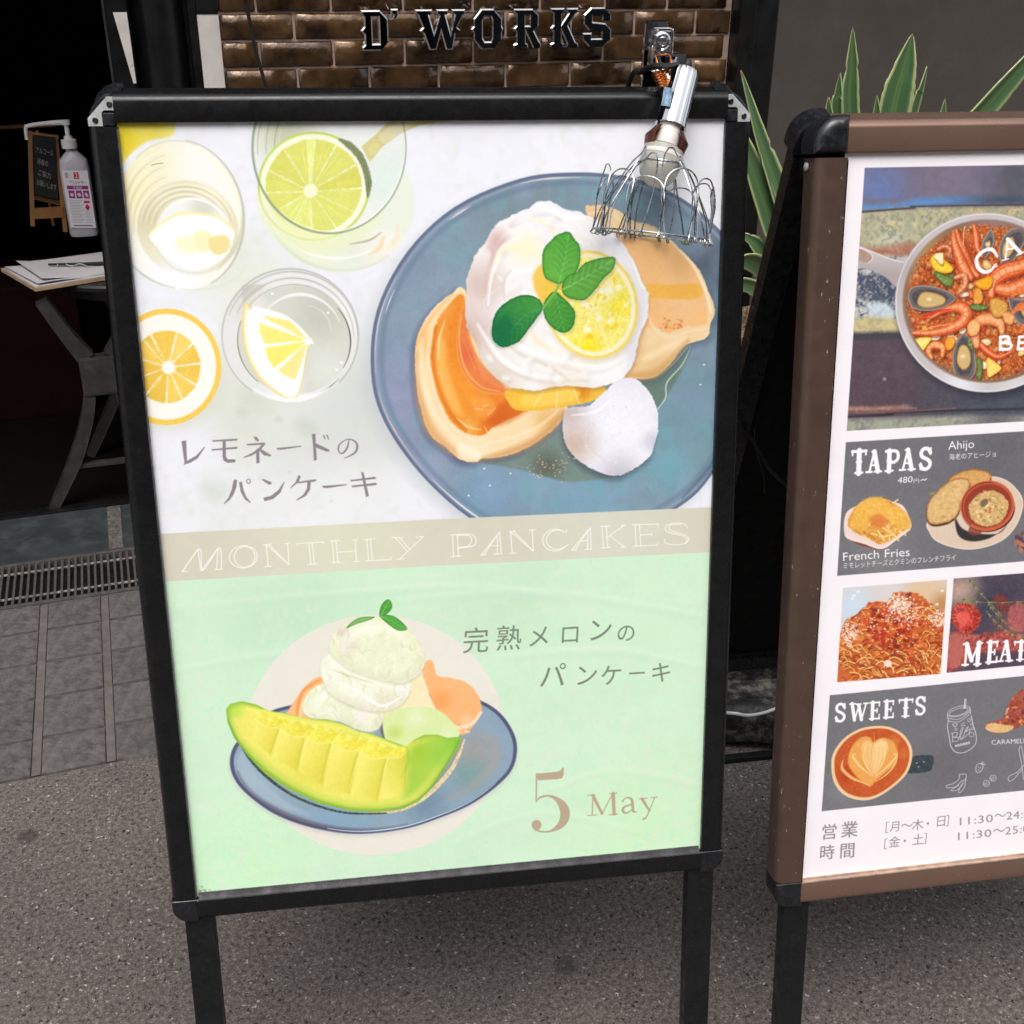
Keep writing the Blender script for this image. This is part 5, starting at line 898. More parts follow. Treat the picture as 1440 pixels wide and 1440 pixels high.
# ------------------------------------------------------------------ materials
def new_mat(name):
    m = bpy.data.materials.new(name); m.use_nodes = True; t = m.node_tree; b = t.nodes['Principled BSDF']
    return m, t, b
def nd(t, kind, **k):
    n = t.nodes.new(kind)
    for a, v in k.items():
        if a.startswith('i_'): n.inputs[a[2:].replace('_', ' ')].default_value = v
        else: setattr(n, a, v)
    return n
def ramp(t, src, stops):
    r = t.nodes.new('ShaderNodeValToRGB'); e = r.color_ramp.elements
    while len(e) < len(stops): e.new(0.5)
    for x, (p, c) in zip(e, stops): x.position = p; x.color = (*c, 1) if len(c) == 3 else c
    t.links.new(src, r.inputs[0]); return r
def surf(name, col, rough=.5, metal=0.0, var=0.12, scale=30.0, bump=0.0, bscale=200.0, spec=.5, coat=0.0, objvar=0.0, rvar=.15, scratch=None, dust=None, stretch=(1, 1, 1)):
    """a general worn surface: blotchy tone, uneven gloss, fine relief, optional scratches and dust"""
    m, t, b = new_mat(name); L = t.links
    tc = nd(t, 'ShaderNodeTexCoord'); mp = nd(t, 'ShaderNodeMapping'); mp.inputs['Scale'].default_value = stretch; L.new(tc.outputs['Object'], mp.inputs[0])
    n1 = nd(t, 'ShaderNodeTexNoise', i_Scale=scale, i_Detail=6.0, i_Roughness=.6); L.new(mp.outputs[0], n1.inputs[0])
    lo = [c * (1 - var) for c in col]; hi = [min(1, c * (1 + var)) for c in col]
    r = ramp(t, n1.outputs[0], [(.3, lo), (.7, hi)]); out = r.outputs[0]
    if objvar:
        oi = nd(t, 'ShaderNodeObjectInfo'); hv = nd(t, 'ShaderNodeHueSaturation'); mr = nd(t, 'ShaderNodeMapRange'); mr.inputs[3].default_value = 1 - objvar; mr.inputs[4].default_value = 1 + objvar
        L.new(oi.outputs['Random'], mr.inputs[0]); L.new(mr.outputs[0], hv.inputs['Value']); L.new(out, hv.inputs['Color']); out = hv.outputs[0]
    n3 = None
    if dust or scratch:
        for kind in ([('d', dust)] if dust else []) + ([('s', scratch)] if scratch else []):
            k, (c, amt, sc) = kind; n3 = nd(t, 'ShaderNodeTexNoise', i_Scale=sc, i_Detail=8.0 if k == 'd' else 3.0, i_Roughness=.75)
            if k == 's':
                m2 = nd(t, 'ShaderNodeMapping'); m2.inputs['Scale'].default_value = (1, 1, .22); m2.inputs['Rotation'].default_value = (.2, .1, 0); L.new(tc.outputs['Object'], m2.inputs[0]); L.new(m2.outputs[0], n3.inputs[0])
                rr = ramp(t, n3.outputs[0], [(.675, (0, 0, 0)), (.72, (amt,) * 3)])
            else:
                L.new(tc.outputs['Object'], n3.inputs[0]); rr = ramp(t, n3.outputs[0], [(.5, (0, 0, 0)), (.72, (amt,) * 3)])
            mx = nd(t, 'ShaderNodeMix', data_type='RGBA'); L.new(rr.outputs[0], mx.inputs[0]); L.new(out, mx.inputs[6]); mx.inputs[7].default_value = (*c, 1); out = mx.outputs[2]
    L.new(out, b.inputs['Base Color'])
    n2 = nd(t, 'ShaderNodeTexNoise', i_Scale=scale * 2.3, i_Detail=5.0); L.new(mp.outputs[0], n2.inputs[0])
    r2 = ramp(t, n2.outputs[0], [(.3, (max(.02, rough - rvar),) * 3), (.7, (min(1, rough + rvar),) * 3)]); L.new(r2.outputs[0], b.inputs['Roughness'])
    b.inputs['Metallic'].default_value = metal; b.inputs['Specular IOR Level'].default_value = spec; b.inputs['Coat Weight'].default_value = coat; b.inputs['Coat Roughness'].default_value = .1
    if bump:
        n4 = nd(t, 'ShaderNodeTexNoise', i_Scale=bscale, i_Detail=6.0, i_Roughness=.6); L.new(mp.outputs[0], n4.inputs[0])
        bp = nd(t, 'ShaderNodeBump', i_Strength=.6, i_Distance=bump); L.new(n4.outputs[0], bp.inputs['Height']); L.new(bp.outputs[0], b.inputs['Normal'])
    return m
def printed(name, image, rough=.42, wave=.00016):
    m, t, b = new_mat(name); L = t.links
    uv = nd(t, 'ShaderNodeUVMap'); im = nd(t, 'ShaderNodeTexImage'); im.image = image; im.extension = 'EXTEND'; im.interpolation = 'Cubic'
    L.new(uv.outputs[0], im.inputs[0]); L.new(im.outputs[0], b.inputs['Base Color']); b.inputs['Roughness'].default_value = rough; b.inputs['Specular IOR Level'].default_value = .35
    if wave:
        tc = nd(t, 'ShaderNodeTexCoord'); mp = nd(t, 'ShaderNodeMapping'); mp.inputs['Scale'].default_value = (2.2, 2.2, 7.0); L.new(tc.outputs['Object'], mp.inputs[0])
        n = nd(t, 'ShaderNodeTexNoise', i_Scale=2.0, i_Detail=2.0); L.new(mp.outputs[0], n.inputs[0])
        bp = nd(t, 'ShaderNodeBump', i_Strength=1.0, i_Distance=wave * 8); L.new(n.outputs[0], bp.inputs['Height']); L.new(bp.outputs[0], b.inputs['Normal'])
    return m
def asphalt():
    m, t, b = new_mat('asphalt'); L = t.links; tc = nd(t, 'ShaderNodeTexCoord'); o = tc.outputs['Object']
    big = nd(t, 'ShaderNodeTexNoise', i_Scale=2.2, i_Detail=5.0, i_Roughness=.6); L.new(o, big.inputs[0])
    fine = nd(t, 'ShaderNodeTexNoise', i_Scale=340.0, i_Detail=5.0, i_Roughness=.75); L.new(o, fine.inputs[0])
    a = ramp(t, fine.outputs[0], [(.28, (.044, .038, .035)), (.5, (.138, .120, .111)), (.74, (.235, .210, .197))])
    g = ramp(t, big.outputs[0], [(.3, (.76, .76, .77)), (.72, (1.18, 1.15, 1.12))]); mu = nd(t, 'ShaderNodeMix', data_type='RGBA', blend_type='MULTIPLY'); mu.inputs[0].default_value = 1; L.new(a.outputs[0], mu.inputs[6]); L.new(g.outputs[0], mu.inputs[7]); out = mu.outputs[2]
    # clumps, then angular chippings: voronoi cells with wobbled edges, and thin flakes from thresholded noise
    cl = nd(t, 'ShaderNodeTexNoise', i_Scale=130.0, i_Detail=4.0, i_Roughness=.7); L.new(o, cl.inputs[0]); rc_ = ramp(t, cl.outputs[0], [(.36, (.50, .48, .47)), (.5, (1, 1, 1)), (.64, (1.5, 1.5, 1.5))])
    mc = nd(t, 'ShaderNodeMix', data_type='RGBA', blend_type='MULTIPLY'); mc.inputs[0].default_value = 1; L.new(out, mc.inputs[6]); L.new(rc_.outputs[0], mc.inputs[7]); out = mc.outputs[2]
    wn = nd(t, 'ShaderNodeTexNoise', i_Scale=210.0, i_Detail=3.0); L.new(o, wn.inputs[0]); ws = nd(t, 'ShaderNodeVectorMath', operation='SCALE'); ws.inputs['Scale'].default_value = .012; L.new(wn.outputs['Color'], ws.inputs[0])
    wa = nd(t, 'ShaderNodeVectorMath', operation='ADD'); L.new(o, wa.inputs[0]); L.new(ws.outputs[0], wa.inputs[1]); o2 = wa.outputs[0]
    for sc, th, col, gate in ((85.0, .20, (.52, .50, .47), .95), (150.0, .30, (.44, .42, .39), .90), (240.0, .36, (.27, .255, .24), .82), (200.0, .36, (.15, .095, .075), .86), (130.0, .34, (.022, .021, .020), .86)):
        v = nd(t, 'ShaderNodeTexVoronoi', i_Scale=sc, i_Randomness=1.0, feature='F1'); L.new(o2, v.inputs['Vector'])
        r = ramp(t, v.outputs['Distance'], [(th * .8, (1, 1, 1)), (th, (0, 0, 0))]); sep = nd(t, 'ShaderNodeSeparateColor'); L.new(v.outputs['Color'], sep.inputs[0])
        gt = nd(t, 'ShaderNodeMath', operation='GREATER_THAN'); gt.inputs[1].default_value = gate; L.new(sep.outputs[0], gt.inputs[0])
        ml = nd(t, 'ShaderNodeMath', operation='MULTIPLY'); L.new(r.outputs[0], ml.inputs[0]); L.new(gt.outputs[0], ml.inputs[1])
        mx = nd(t, 'ShaderNodeMix', data_type='RGBA'); L.new(ml.outputs[0], mx.inputs[0]); L.new(out, mx.inputs[6]); mx.inputs[7].default_value = (*col, 1); out = mx.outputs[2]
    sp = nd(t, 'ShaderNodeTexVoronoi', i_Scale=5.5, i_Randomness=1.0); L.new(o, sp.inputs['Vector']); rs = ramp(t, sp.outputs['Distance'], [(.07, (.55, .55, .55)), (.12, (0, 0, 0))])   # old gum spots
    m3 = nd(t, 'ShaderNodeMix', data_type='RGBA'); L.new(rs.outputs[0], m3.inputs[0]); L.new(out, m3.inputs[6]); m3.inputs[7].default_value = (.03, .028, .027, 1)
    L.new(m3.outputs[2], b.inputs['Base Color']); b.inputs['Roughness'].default_value = .82; b.inputs['Specular IOR Level'].default_value = .3
    bp = nd(t, 'ShaderNodeBump', i_Strength=.9, i_Distance=.003); L.new(fine.outputs[0], bp.inputs['Height']); L.new(bp.outputs[0], b.inputs['Normal'])
    return m

M = {}
M['asphalt'] = asphalt()
M['paver'] = surf('paving concrete', (.092, .082, .080), .88, var=.45, scale=60, bump=.006, bscale=130, objvar=.10, dust=((.17, .15, .14), .6, 90))
M['mortar'] = surf('pinkish mortar', (.110, .094, .088), .9, var=.3, scale=30, bump=.002, bscale=120, dust=((.20, .17, .14), .5, 50))
M['paver_bed'] = surf('joint grit', (.088, .077, .071), .95, var=.5, scale=120, bump=.003, bscale=300, dust=((.26, .22, .17), .8, 40))
M['sill'] = surf('threshold concrete', (.028, .034, .036), .55, var=.25, scale=9, bump=.001, bscale=60, dust=((.10, .11, .11), .5, 14))
M['grate'] = surf('galvanised steel', (.13, .12, .11), .55, .55, var=.3, scale=60, bump=.0004, bscale=500)
M['grate_rod'] = surf('bright steel', (.42, .40, .38), .4, .8)
M['pit'] = surf('drain pit', (.006, .006, .006), .9)
M['black'] = surf('black lacquered aluminium', (.0062, .0066, .0070), .27, .0, var=.25, scale=40, bump=.00008, bscale=900, spec=.5, rvar=.06, dust=((.05, .05, .05), .10, 300), ); M['black'].node_tree.nodes['Principled BSDF'].inputs['Specular IOR Level'].default_value = .36
M['black_leg'] = surf('black painted steel', (.0042, .0048, .0054), .40, .0, var=.3, scale=30, bump=.0001, bscale=600, dust=((.07, .07, .07), .16, 200))
M['plastic'] = surf('black moulded plastic', (.0075, .0085, .0105), .34, 0, var=.25, scale=60, bump=.0001, bscale=700, dust=((.09, .095, .10), .25, 130))
M['back_black'] = surf('matt black panel', (.004, .004, .004), .7, spec=.2)
M['bronze'] = surf('brown anodised aluminium', (.115, .071, .055), .38, .45, var=.12, scale=30, bump=.00006, bscale=900, rvar=.08, scratch=((.62, .52, .46), .95, 230))
M['bronze_lit'] = surf('brown anodised aluminium, clean', (.30, .185, .14), .25, .65, var=.05, scale=14, rvar=.04)  # lighter unscratched bronze, light reflected by the top rail put into the colour
M['lip'] = surf('lit inner lip', (.17, .165, .175), .35, .75, var=.3, scale=60)  # light caught by the lip is put into its colour
M['lip_tan'] = surf('lit tan inner lip', (.50, .36, .28), .4, .5, var=.3, scale=60)  # tan lip, its caught light mixed into the base colour
M['plate'] = surf('zinc plate', (.52, .53, .53), .38, .35, var=.1, scale=90, dust=((.2, .2, .2), .2, 120))
M['chrome'] = surf('chromed steel', (.66, .66, .67), .09, 1.0, var=.05, scale=50, rvar=.06)
M['wire'] = surf('galvanised wire', (.36, .37, .39), .25, 1.0, var=.15, scale=150)
M['copper'] = surf('copper coil', (.75, .30, .10), .25, 1.0, var=.2, scale=150)
M['cup'] = surf('rusty brown holder', (.11, .035, .02), .4, .4, var=.3, scale=120)
M['ceramic'] = surf('porcelain', (.78, .72, .66), .25, 0, var=.05)
M['rubber'] = surf('black rubber', (.007, .007, .0075), .5)
M['tape'] = surf('blue tape', (.20, .30, .42), .4, 0, var=.6, scale=260)
M['letter_side'] = surf('bright letter edge', (.62, .60, .58), .16, 1.0, var=.1, scale=80)
M['letter_face'] = surf('dark mirror letter face', (.075, .085, .10), .12, 1.0, var=.2, scale=30, rvar=.03)  # dark surroundings mirrored in the chrome, put into the face colour
M['grout'] = surf('pale pink grout', (.40, .29, .24), .85, var=.18, scale=60, bump=.0008, bscale=300)
M['post'] = surf('black door frame', (.006, .0058, .006), .33, 0, var=.3, scale=8, rvar=.1)
M['silver'] = surf('brushed aluminium and reflection', (.86, .80, .75), .38, .25, var=.10, scale=14, rvar=.12)  # shared by the real metal strip and the built door edge reflection
M['wall_grey'] = surf('painted brown grey wall', (.070, .058, .049), .72, var=.14, scale=5, bump=.0007, bscale=240, dust=((.105, .088, .075), .55, 9))
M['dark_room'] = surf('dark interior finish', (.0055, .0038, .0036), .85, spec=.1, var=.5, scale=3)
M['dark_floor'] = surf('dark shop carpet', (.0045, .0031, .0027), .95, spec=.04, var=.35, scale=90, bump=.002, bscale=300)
M['facade'] = surf('dark facade render', (.045, .042, .04), .8, var=.2, scale=4)
M['facade_far'] = surf('weathered grey facade', (.20, .19, .18), .8, var=.2, scale=2)
M['rust_wood'] = surf('dark red timber', (.010, .0032, .002), .7, spec=.06, var=.3, scale=12)
M['wood'] = surf('stained pine', (.26, .115, .035), .5, var=.3, scale=16, stretch=(1, 1, .15))
M['tan_wood'] = surf('light board edge', (.42, .30, .19), .6, var=.15, scale=50)
M['table'] = surf('dark table metal', (.035, .033, .032), .38, .5, var=.3, scale=12)
M['leg_grey'] = surf('worn grey painted steel', (.042, .039, .037), .42, .3, var=.35, scale=14, dust=((.14, .13, .12), .35, 30))
M['paper'] = surf('paper', (.56, .53, .54), .85, var=.06, scale=20)
M['bottle'] = surf('milky bottle plastic', (.48, .45, .49), .35, 0, var=.05)
M['pump'] = surf('white pump plastic', (.74, .71, .68), .3, 0, var=.04)
M['bag'] = surf('weathered black vinyl', (.012, .012, .012), .55, var=.6, scale=22, bump=.012, bscale=34, dust=((.26, .24, .21), .95, 15))
M['cable_white'] = surf('pale cable', (.60, .60, .62), .4)
M['planter'] = surf('charcoal planter', (.02, .019, .018), .7, var=.3, scale=12)
M['soil'] = surf('fibrous mulch', (.22, .14, .09), .95, var=.7, scale=80, bump=.02, bscale=70)
def glass_bulb():
    m, t, b = new_mat('frosted bulb glass'); b.inputs['Base Color'].default_value = (.80, .79, .70, 1); b.inputs['Roughness'].default_value = .22
    b.inputs['Transmission Weight'].default_value = .55; b.inputs['IOR'].default_value = 1.25
    tc = nd(t, 'ShaderNodeTexCoord'); n = nd(t, 'ShaderNodeTexNoise', i_Scale=60.0); t.links.new(tc.outputs['Object'], n.inputs[0]); bp = nd(t, 'ShaderNodeBump', i_Strength=.2, i_Distance=.001); t.links.new(n.outputs[0], bp.inputs['Height']); t.links.new(bp.outputs[0], b.inputs['Normal'])
    return m
M['bulb'] = glass_bulb()
def glazed(name, dark, light, metal, rough):
    m, t, b = new_mat(name); L = t.links; tc = nd(t, 'ShaderNodeTexCoord'); oi = nd(t, 'ShaderNodeObjectInfo'); ad = nd(t, 'ShaderNodeVectorMath', operation='ADD')
    sc = nd(t, 'ShaderNodeVectorMath', operation='SCALE'); sc.inputs['Scale'].default_value = 3.0; cb = nd(t, 'ShaderNodeCombineXYZ')
    for i in range(3): L.new(oi.outputs['Random'], cb.inputs[i])
    L.new(cb.outputs[0], sc.inputs[0]); L.new(tc.outputs['Object'], ad.inputs[0]); L.new(sc.outputs[0], ad.inputs[1])
    n = nd(t, 'ShaderNodeTexNoise', i_Scale=11.0, i_Detail=6.0, i_Roughness=.65); L.new(ad.outputs[0], n.inputs[0])
    r = ramp(t, n.outputs[0], [(.32, dark), (.68, light)]); hv = nd(t, 'ShaderNodeHueSaturation'); mr = nd(t, 'ShaderNodeMapRange'); mr.inputs[3].default_value = .62; mr.inputs[4].default_value = 1.35
    L.new(oi.outputs['Random'], mr.inputs[0]); L.new(mr.outputs[0], hv.inputs['Value']); L.new(r.outputs[0], hv.inputs['Color']); L.new(hv.outputs[0], b.inputs['Base Color'])
    b.inputs['Metallic'].default_value = metal; b.inputs['Roughness'].default_value = rough; b.inputs['Coat Weight'].default_value = .7; b.inputs['Coat Roughness'].default_value = .06
    n2 = nd(t, 'ShaderNodeTexNoise', i_Scale=42.0, i_Detail=4.0); L.new(ad.outputs[0], n2.inputs[0]); n3 = nd(t, 'ShaderNodeTexNoise', i_Scale=240.0, i_Detail=3.0); L.new(ad.outputs[0], n3.inputs[0])
    mm = nd(t, 'ShaderNodeMath', operation='MULTIPLY_ADD'); mm.inputs[1].default_value = .16; L.new(n3.outputs[0], mm.inputs[0]); L.new(n2.outputs[0], mm.inputs[2])
    bp = nd(t, 'ShaderNodeBump', i_Strength=.5, i_Distance=.0030); L.new(mm.outputs[0], bp.inputs['Height']); L.new(bp.outputs[0], b.inputs['Normal']); L.new(bp.outputs[0], b.inputs['Coat Normal'])
    return m
M['tile'] = glazed('bronze glazed tile', (.028, .0145, .007), (.22, .118, .050), .5, .25)
def leaf_mat():
    m, t, b = new_mat('striped strap leaf'); L = t.links; uv = nd(t, 'ShaderNodeUVMap'); sp = nd(t, 'ShaderNodeSeparateXYZ'); L.new(uv.outputs[0], sp.inputs[0])
    ms = nd(t, 'ShaderNodeMath', operation='SUBTRACT'); ms.inputs[1].default_value = .5; L.new(sp.outputs[0], ms.inputs[0]); ab = nd(t, 'ShaderNodeMath', operation='ABSOLUTE'); L.new(ms.outputs[0], ab.inputs[0])
    r = ramp(t, ab.outputs[0], [(.0, (.10, .185, .06)), (.28, (.055, .125, .055)), (.37, (.075, .15, .06)), (.43, (.36, .42, .17)), (.5, (.50, .53, .27))]); r.color_ramp.interpolation = 'LINEAR'
    mp = nd(t, 'ShaderNodeMapping'); mp.inputs['Scale'].default_value = (26, 1.2, 1); L.new(uv.outputs[0], mp.inputs[0]); n = nd(t, 'ShaderNodeTexNoise', i_Scale=2.0, i_Detail=4.0); L.new(mp.outputs[0], n.inputs[0])
    r2 = ramp(t, n.outputs[0], [(.3, (.6, .6, .6)), (.7, (1.4, 1.4, 1.4))]); mu = nd(t, 'ShaderNodeMix', data_type='RGBA', blend_type='MULTIPLY'); mu.inputs[0].default_value = 1; L.new(r.outputs[0], mu.inputs[6]); L.new(r2.outputs[0], mu.inputs[7])
    tip = ramp(t, sp.outputs[1], [(.965, (0, 0, 0)), (.985, (1, 1, 1))]); m2 = nd(t, 'ShaderNodeMix', data_type='RGBA'); L.new(tip.outputs[0], m2.inputs[0]); L.new(mu.outputs[2], m2.inputs[6]); m2.inputs[7].default_value = (.22, .13, .08, 1)
    L.new(m2.outputs[2], b.inputs['Base Color']); b.inputs['Roughness'].default_value = .38
    return m
M['leaf'] = leaf_mat()

# ------------------------------------------------------------------ builders
class MB:
    def __init__(s): s.v, s.f, s.uv = [], [], None
    def add(s, v, f): n = len(s.v); s.v += [V(x) for x in v]; s.f += [[i + n for i in q] for q in f]; return s
    def box(s, lo, hi, T=None, ch=0.0):
        x0, y0, z0 = lo; x1, y1, z1 = hi
        if ch <= 0:
            v = [V((x, y, z)) for x in (x0, x1) for y in (y0, y1) for z in (z0, z1)]; f = [(0, 1, 3, 2), (4, 6, 7, 5), (0, 4, 5, 1), (2, 3, 7, 6), (0, 2, 6, 4), (1, 5, 7, 3)]
        else:
            bm = bmesh.new(); bmesh.ops.create_cube(bm, size=1)
            for w in bm.verts: w.co = V(((x0 + x1) / 2 + w.co.x * (x1 - x0), (y0 + y1) / 2 + w.co.y * (y1 - y0), (z0 + z1) / 2 + w.co.z * (z1 - z0)))
            bmesh.ops.bevel(bm, geom=bm.edges[:], offset=ch, segments=2, affect='EDGES', profile=.7); bm.verts.index_update()
            v = [w.co.copy() for w in bm.verts]; f = [[w.index for w in q.verts] for q in bm.faces]; bm.free()
        return s.add([T(*p) for p in v] if T else v, f)
    def tube(s, pts, r, n=10, closed=False, cap=True):
        pts = [V(p) for p in pts]; m = len(pts); rs = [r] * m if isinstance(r, (int, float)) else list(np.interp(np.linspace(0, 1, m), np.linspace(0, 1, len(r)), r))
        d0 = (pts[1] - pts[0]).normalized(); u = d0.orthogonal().normalized(); rings = []
        for i in range(m):
            if closed: d = (pts[(i + 1) % m] - pts[i - 1]).normalized()
            else: d = (pts[min(i + 1, m - 1)] - pts[max(i - 1, 0)]).normalized()
            u = (u - d * u.dot(d)).normalized(); w = d.cross(u)
            rings.append([pts[i] + (u * math.cos(a) + w * math.sin(a)) * rs[i] for a in (2 * math.pi * k / n for k in range(n))])
        v = [p for q in rings for p in q]; f = []
        for i in range(m if closed else m - 1):
            for k in range(n): a, b_ = i * n, ((i + 1) % m) * n; f.append((a + k, a + (k + 1) % n, b_ + (k + 1) % n, b_ + k))
        if not closed and cap: f.append(list(range(n))[::-1]); f.append([(m - 1) * n + k for k in range(n)])
        return s.add(v, f)
    def lathe(s, prof, o, ax, n=28):
        """prof: (along axis, radius)"""
        o, ax = V(o), V(ax).normalized(); u = ax.orthogonal().normalized(); w = ax.cross(u); v = []; f = []
        for h, r in prof: v += [o + ax * h + (u * math.cos(2 * math.pi * k / n) + w * math.sin(2 * math.pi * k / n)) * max(r, 1e-5) for k in range(n)]
        for i in range(len(prof) - 1):
            for k in range(n): f.append((i * n + k, i * n + (k + 1) % n, (i + 1) * n + (k + 1) % n, (i + 1) * n + k))
        return s.add(v, f)
    def prism(s, poly, T, h0, h1, ch=0.0):
        """a flat outline T(x, y, h) raised from h0 to h1, its top edge drawn in by ch"""
        m = len(poly); P_ = np.array(poly, float); c = P_.mean(0); v = []; lv = ([(h0, 0)] + [(h1 - ch + ch * math.sin(t), ch * (1 - math.cos(t)) * 1.15) for t in np.linspace(0, math.pi / 2, 6)] if ch > .0025 else [(h0, 0), (h1 - ch, 0), (h1, ch)]) if ch else [(h0, 0), (h1, 0)]
        for h, ins in lv:
            for i in range(m):
                a, b_, d = P_[i - 1], P_[i], P_[(i + 1) % m]
                if ins:
                    e1 = (b_ - a) / (np.hypot(*(b_ - a)) + 1e-9); e2 = (d - b_) / (np.hypot(*(d - b_)) + 1e-9); sg = 1 if s.area(P_) > 0 else -1
                    nn = np.array([-(e1[1] + e2[1]), e1[0] + e2[0]]) * sg; nn = nn / (np.hypot(*nn) + 1e-9); p = b_ + nn * ins
                else: p = b_
                v.append(T(p[0], p[1], h))
        f = [[(len(lv) - 1) * m + i for i in range(m)], [i for i in range(m)][::-1]]
        for k in range(len(lv) - 1):
            for i in range(m): j = (i + 1) % m; f.append((k * m + i, k * m + j, (k + 1) * m + j, (k + 1) * m + i))
        return s.add(v, f)
    @staticmethod
    def area(P_): x, y = P_[:, 0], P_[:, 1]; return float(np.sum(x * np.roll(y, -1) - y * np.roll(x, -1))) / 2
    def mesh(s, name, smooth=False, ang=35):
        me = bpy.data.meshes.new(name); me.from_pydata([tuple(p) for p in s.v], [], s.f); bm = bmesh.new(); bm.from_mesh(me); bmesh.ops.recalc_face_normals(bm, faces=bm.faces)
        big = [q for q in bm.faces if len(q.verts) > 4]
        if big: bmesh.ops.triangulate(bm, faces=big)
        if smooth:
            for q in bm.faces: q.smooth = True
            for e in bm.edges:
                if len(e.link_faces) == 2 and e.calc_face_angle(0) > math.radians(ang): e.smooth = False
        bm.to_mesh(me); bm.free(); me.update(); return me
def link(name, me, mat_, parent=None, label=None, cat=None, group=None, kind=None, loc=None):
    o = bpy.data.objects.new(name, me); COL.objects.link(o)
    if mat_ is not None and me is not None and not me.materials: me.materials.append(mat_)
    if parent is not None:
        o.parent = parent; o.matrix_parent_inverse = Matrix.Translation(-root_of(parent))
    if loc is not None: o.location = loc
    for k, v_ in (('label', label), ('category', cat), ('group', group), ('kind', kind)):
        if v_: o[k] = v_
    return o
_roots = {}
def root_of(p): return _roots.get(p.name, V((0, 0, 0)))
def part(name, mb, mat_, parent, smooth=False, label=None, ang=35): return link(name, mb.mesh(name, smooth, ang), M[mat_] if isinstance(mat_, str) else mat_, parent, label)
def thing(name, loc, label, cat, group=None, kind=None):
    o = bpy.data.objects.new(name, None); COL.objects.link(o); o.location = loc; o.empty_display_size = .05; _roots[o.name] = V(loc)
    for k, v_ in (('label', label), ('category', cat), ('group', group), ('kind', kind)):
        if v_: o[k] = v_
    return o
def solo(name, mb, mat_, label=None, cat=None, smooth=False, kind=None, group=None): return link(name, mb.mesh(name, smooth), M[mat_] if isinstance(mat_, str) else mat_, None, label, cat, group, kind)
def at_depth(u, v, z): return V(CAM + RWC.T @ np.array([(u - 720) / F_PX * z, (v - 720) / F_PX * z, z]))
def sheet(x0, x1, y0, y1, z, t=.0): return MB().box((x0, y0, z - max(t, .002)), (x1, y1, z))
VI, VIR = V((RWC[0])), V(RWC[1])                           # directions in the place: to the camera's right and downwards
def spl(pts, n=8): return [V(p) for p in catmull(np.array([tuple(p) for p in pts]), n, False)]

# ------------------------------------------------------------------ ground
EDGE_Y, DR0, DR1, DOOR_Y = 1.84, 2.512, 2.717, 2.986
solo('asphalt_road', MB().add([(-30, -40, 0), (30, -40, 0), (30, EDGE_Y, 0), (-30, EDGE_Y, 0)], [(0, 1, 2, 3)]), 'asphalt', kind='structure')
solo('ground', sheet(-40, 40, -50, 40, -.13, .02), 'asphalt', kind='structure')
pave = solo('pavement', sheet(-4, 6, EDGE_Y, DR0 - .02, -.0015, .06), 'paver_bed', kind='structure')
rows = [EDGE_Y, 1.958, 2.097, 2.233, 2.369, DR0 - .02]; pav_meshes = []
def paver_mesh(w, d, seed):
    R_ = random.Random(seed); n = 9; v = []; f = []; g = .0032
    def z(i, j):
        e = min(i, j, n - 1 - i, n - 1 - j); return (-.004, .0035, .0052)[min(e, 2)] + R_.uniform(-.0008, .0008) * (e > 0)
    xs = [0, .012, .07] + [k / 5 for k in (1, 2.5, 4)] + [.93, .988, 1]; ys = xs
    for i in range(n):
        for j in range(n): ex_ = R_.uniform(-.0022, .0022) if i in (0, n - 1) or j in (0, n - 1) else 0; v.append((g + (w - 2 * g) * xs[i] + ex_, g + (d - 2 * g) * ys[j] + R_.uniform(-.0022, .0022) * (ex_ != 0), z(i, j)))
    for i in range(n - 1):
        for j in range(n - 1): a = i * n + j; f.append((a, a + n, a + n + 1, a + 1))
    return MB().add(v, f).mesh('paving_tile', True, 50)
for r in range(len(rows) - 1):
    ms = [paver_mesh(.1205, rows[r + 1] - rows[r], r * 10 + k) for k in range(4)]
    for c in range(-11, 18) : x = -.1390 + .1315 * (c) ; link('paving_tile', ms[random.randrange(4)], M['paver'], pave, loc=V((x, rows[r], 0)))
for c in range(-11, 19):
    x = -.1390 + .1315 * c - .0152; v_ = []; f_ = []; n_ = 90
    for i in range(n_ + 1):
        y = EDGE_Y + .004 + (DR0 - .03 - EDGE_Y) * i / n_
        v_ += [(x + random.uniform(-.001, .001), y, -.003), (x + .002, y, .0024 + random.uniform(-.0008, .0008)), (x + .0175, y, .0024 + random.uniform(-.0008, .0008)), (x + .0195 + random.uniform(-.001, .001), y, -.003)]
        if i: k = i * 4 - 4; f_ += [(k + j, k + j + 1, k + j + 5, k + j + 4) for j in range(3)]
    part('mortar_joint', MB().add(v_, f_), 'mortar', pave, True)
# drain channel with its bars
dr = thing('drain_grate', (-.5, DR0, 0), 'slotted metal drain grate along the shop threshold', 'drain grate')
part('pit', MB().box((-2, DR0 - .02, -.12), (3.0, DR1, -.09)), 'pit', dr)
fr = MB(); fr.box((-2, DR0 - .02, -.09), (3.0, DR0 - .004, .003)); fr.box((-2, DR1 - .012, -.09), (3.0, DR1, .003)); part('frame', fr, 'grate', dr)
for y in (DR0 + .035, DR1 - .045): part('cross_rod', MB().tube([(-2, y, -.0035), (3.0, y, -.0035)], .0035, 8), 'grate_rod', dr, True)
bar = MB().box((-.0028, DR0 - .003, -.022), (.0028, DR1 - .013, .002), ch=.0006).mesh('grate_bar')
for k in range(196): link('grate_bar', bar, M['grate'], dr, loc=V((-1.592 + k * .0152, 0, random.uniform(-.0006, .0006))))
sill = solo('threshold', MB().box((-4, DR1, -.12), (6, DOOR_Y - .004, .004), ch=.003), 'sill', kind='structure')
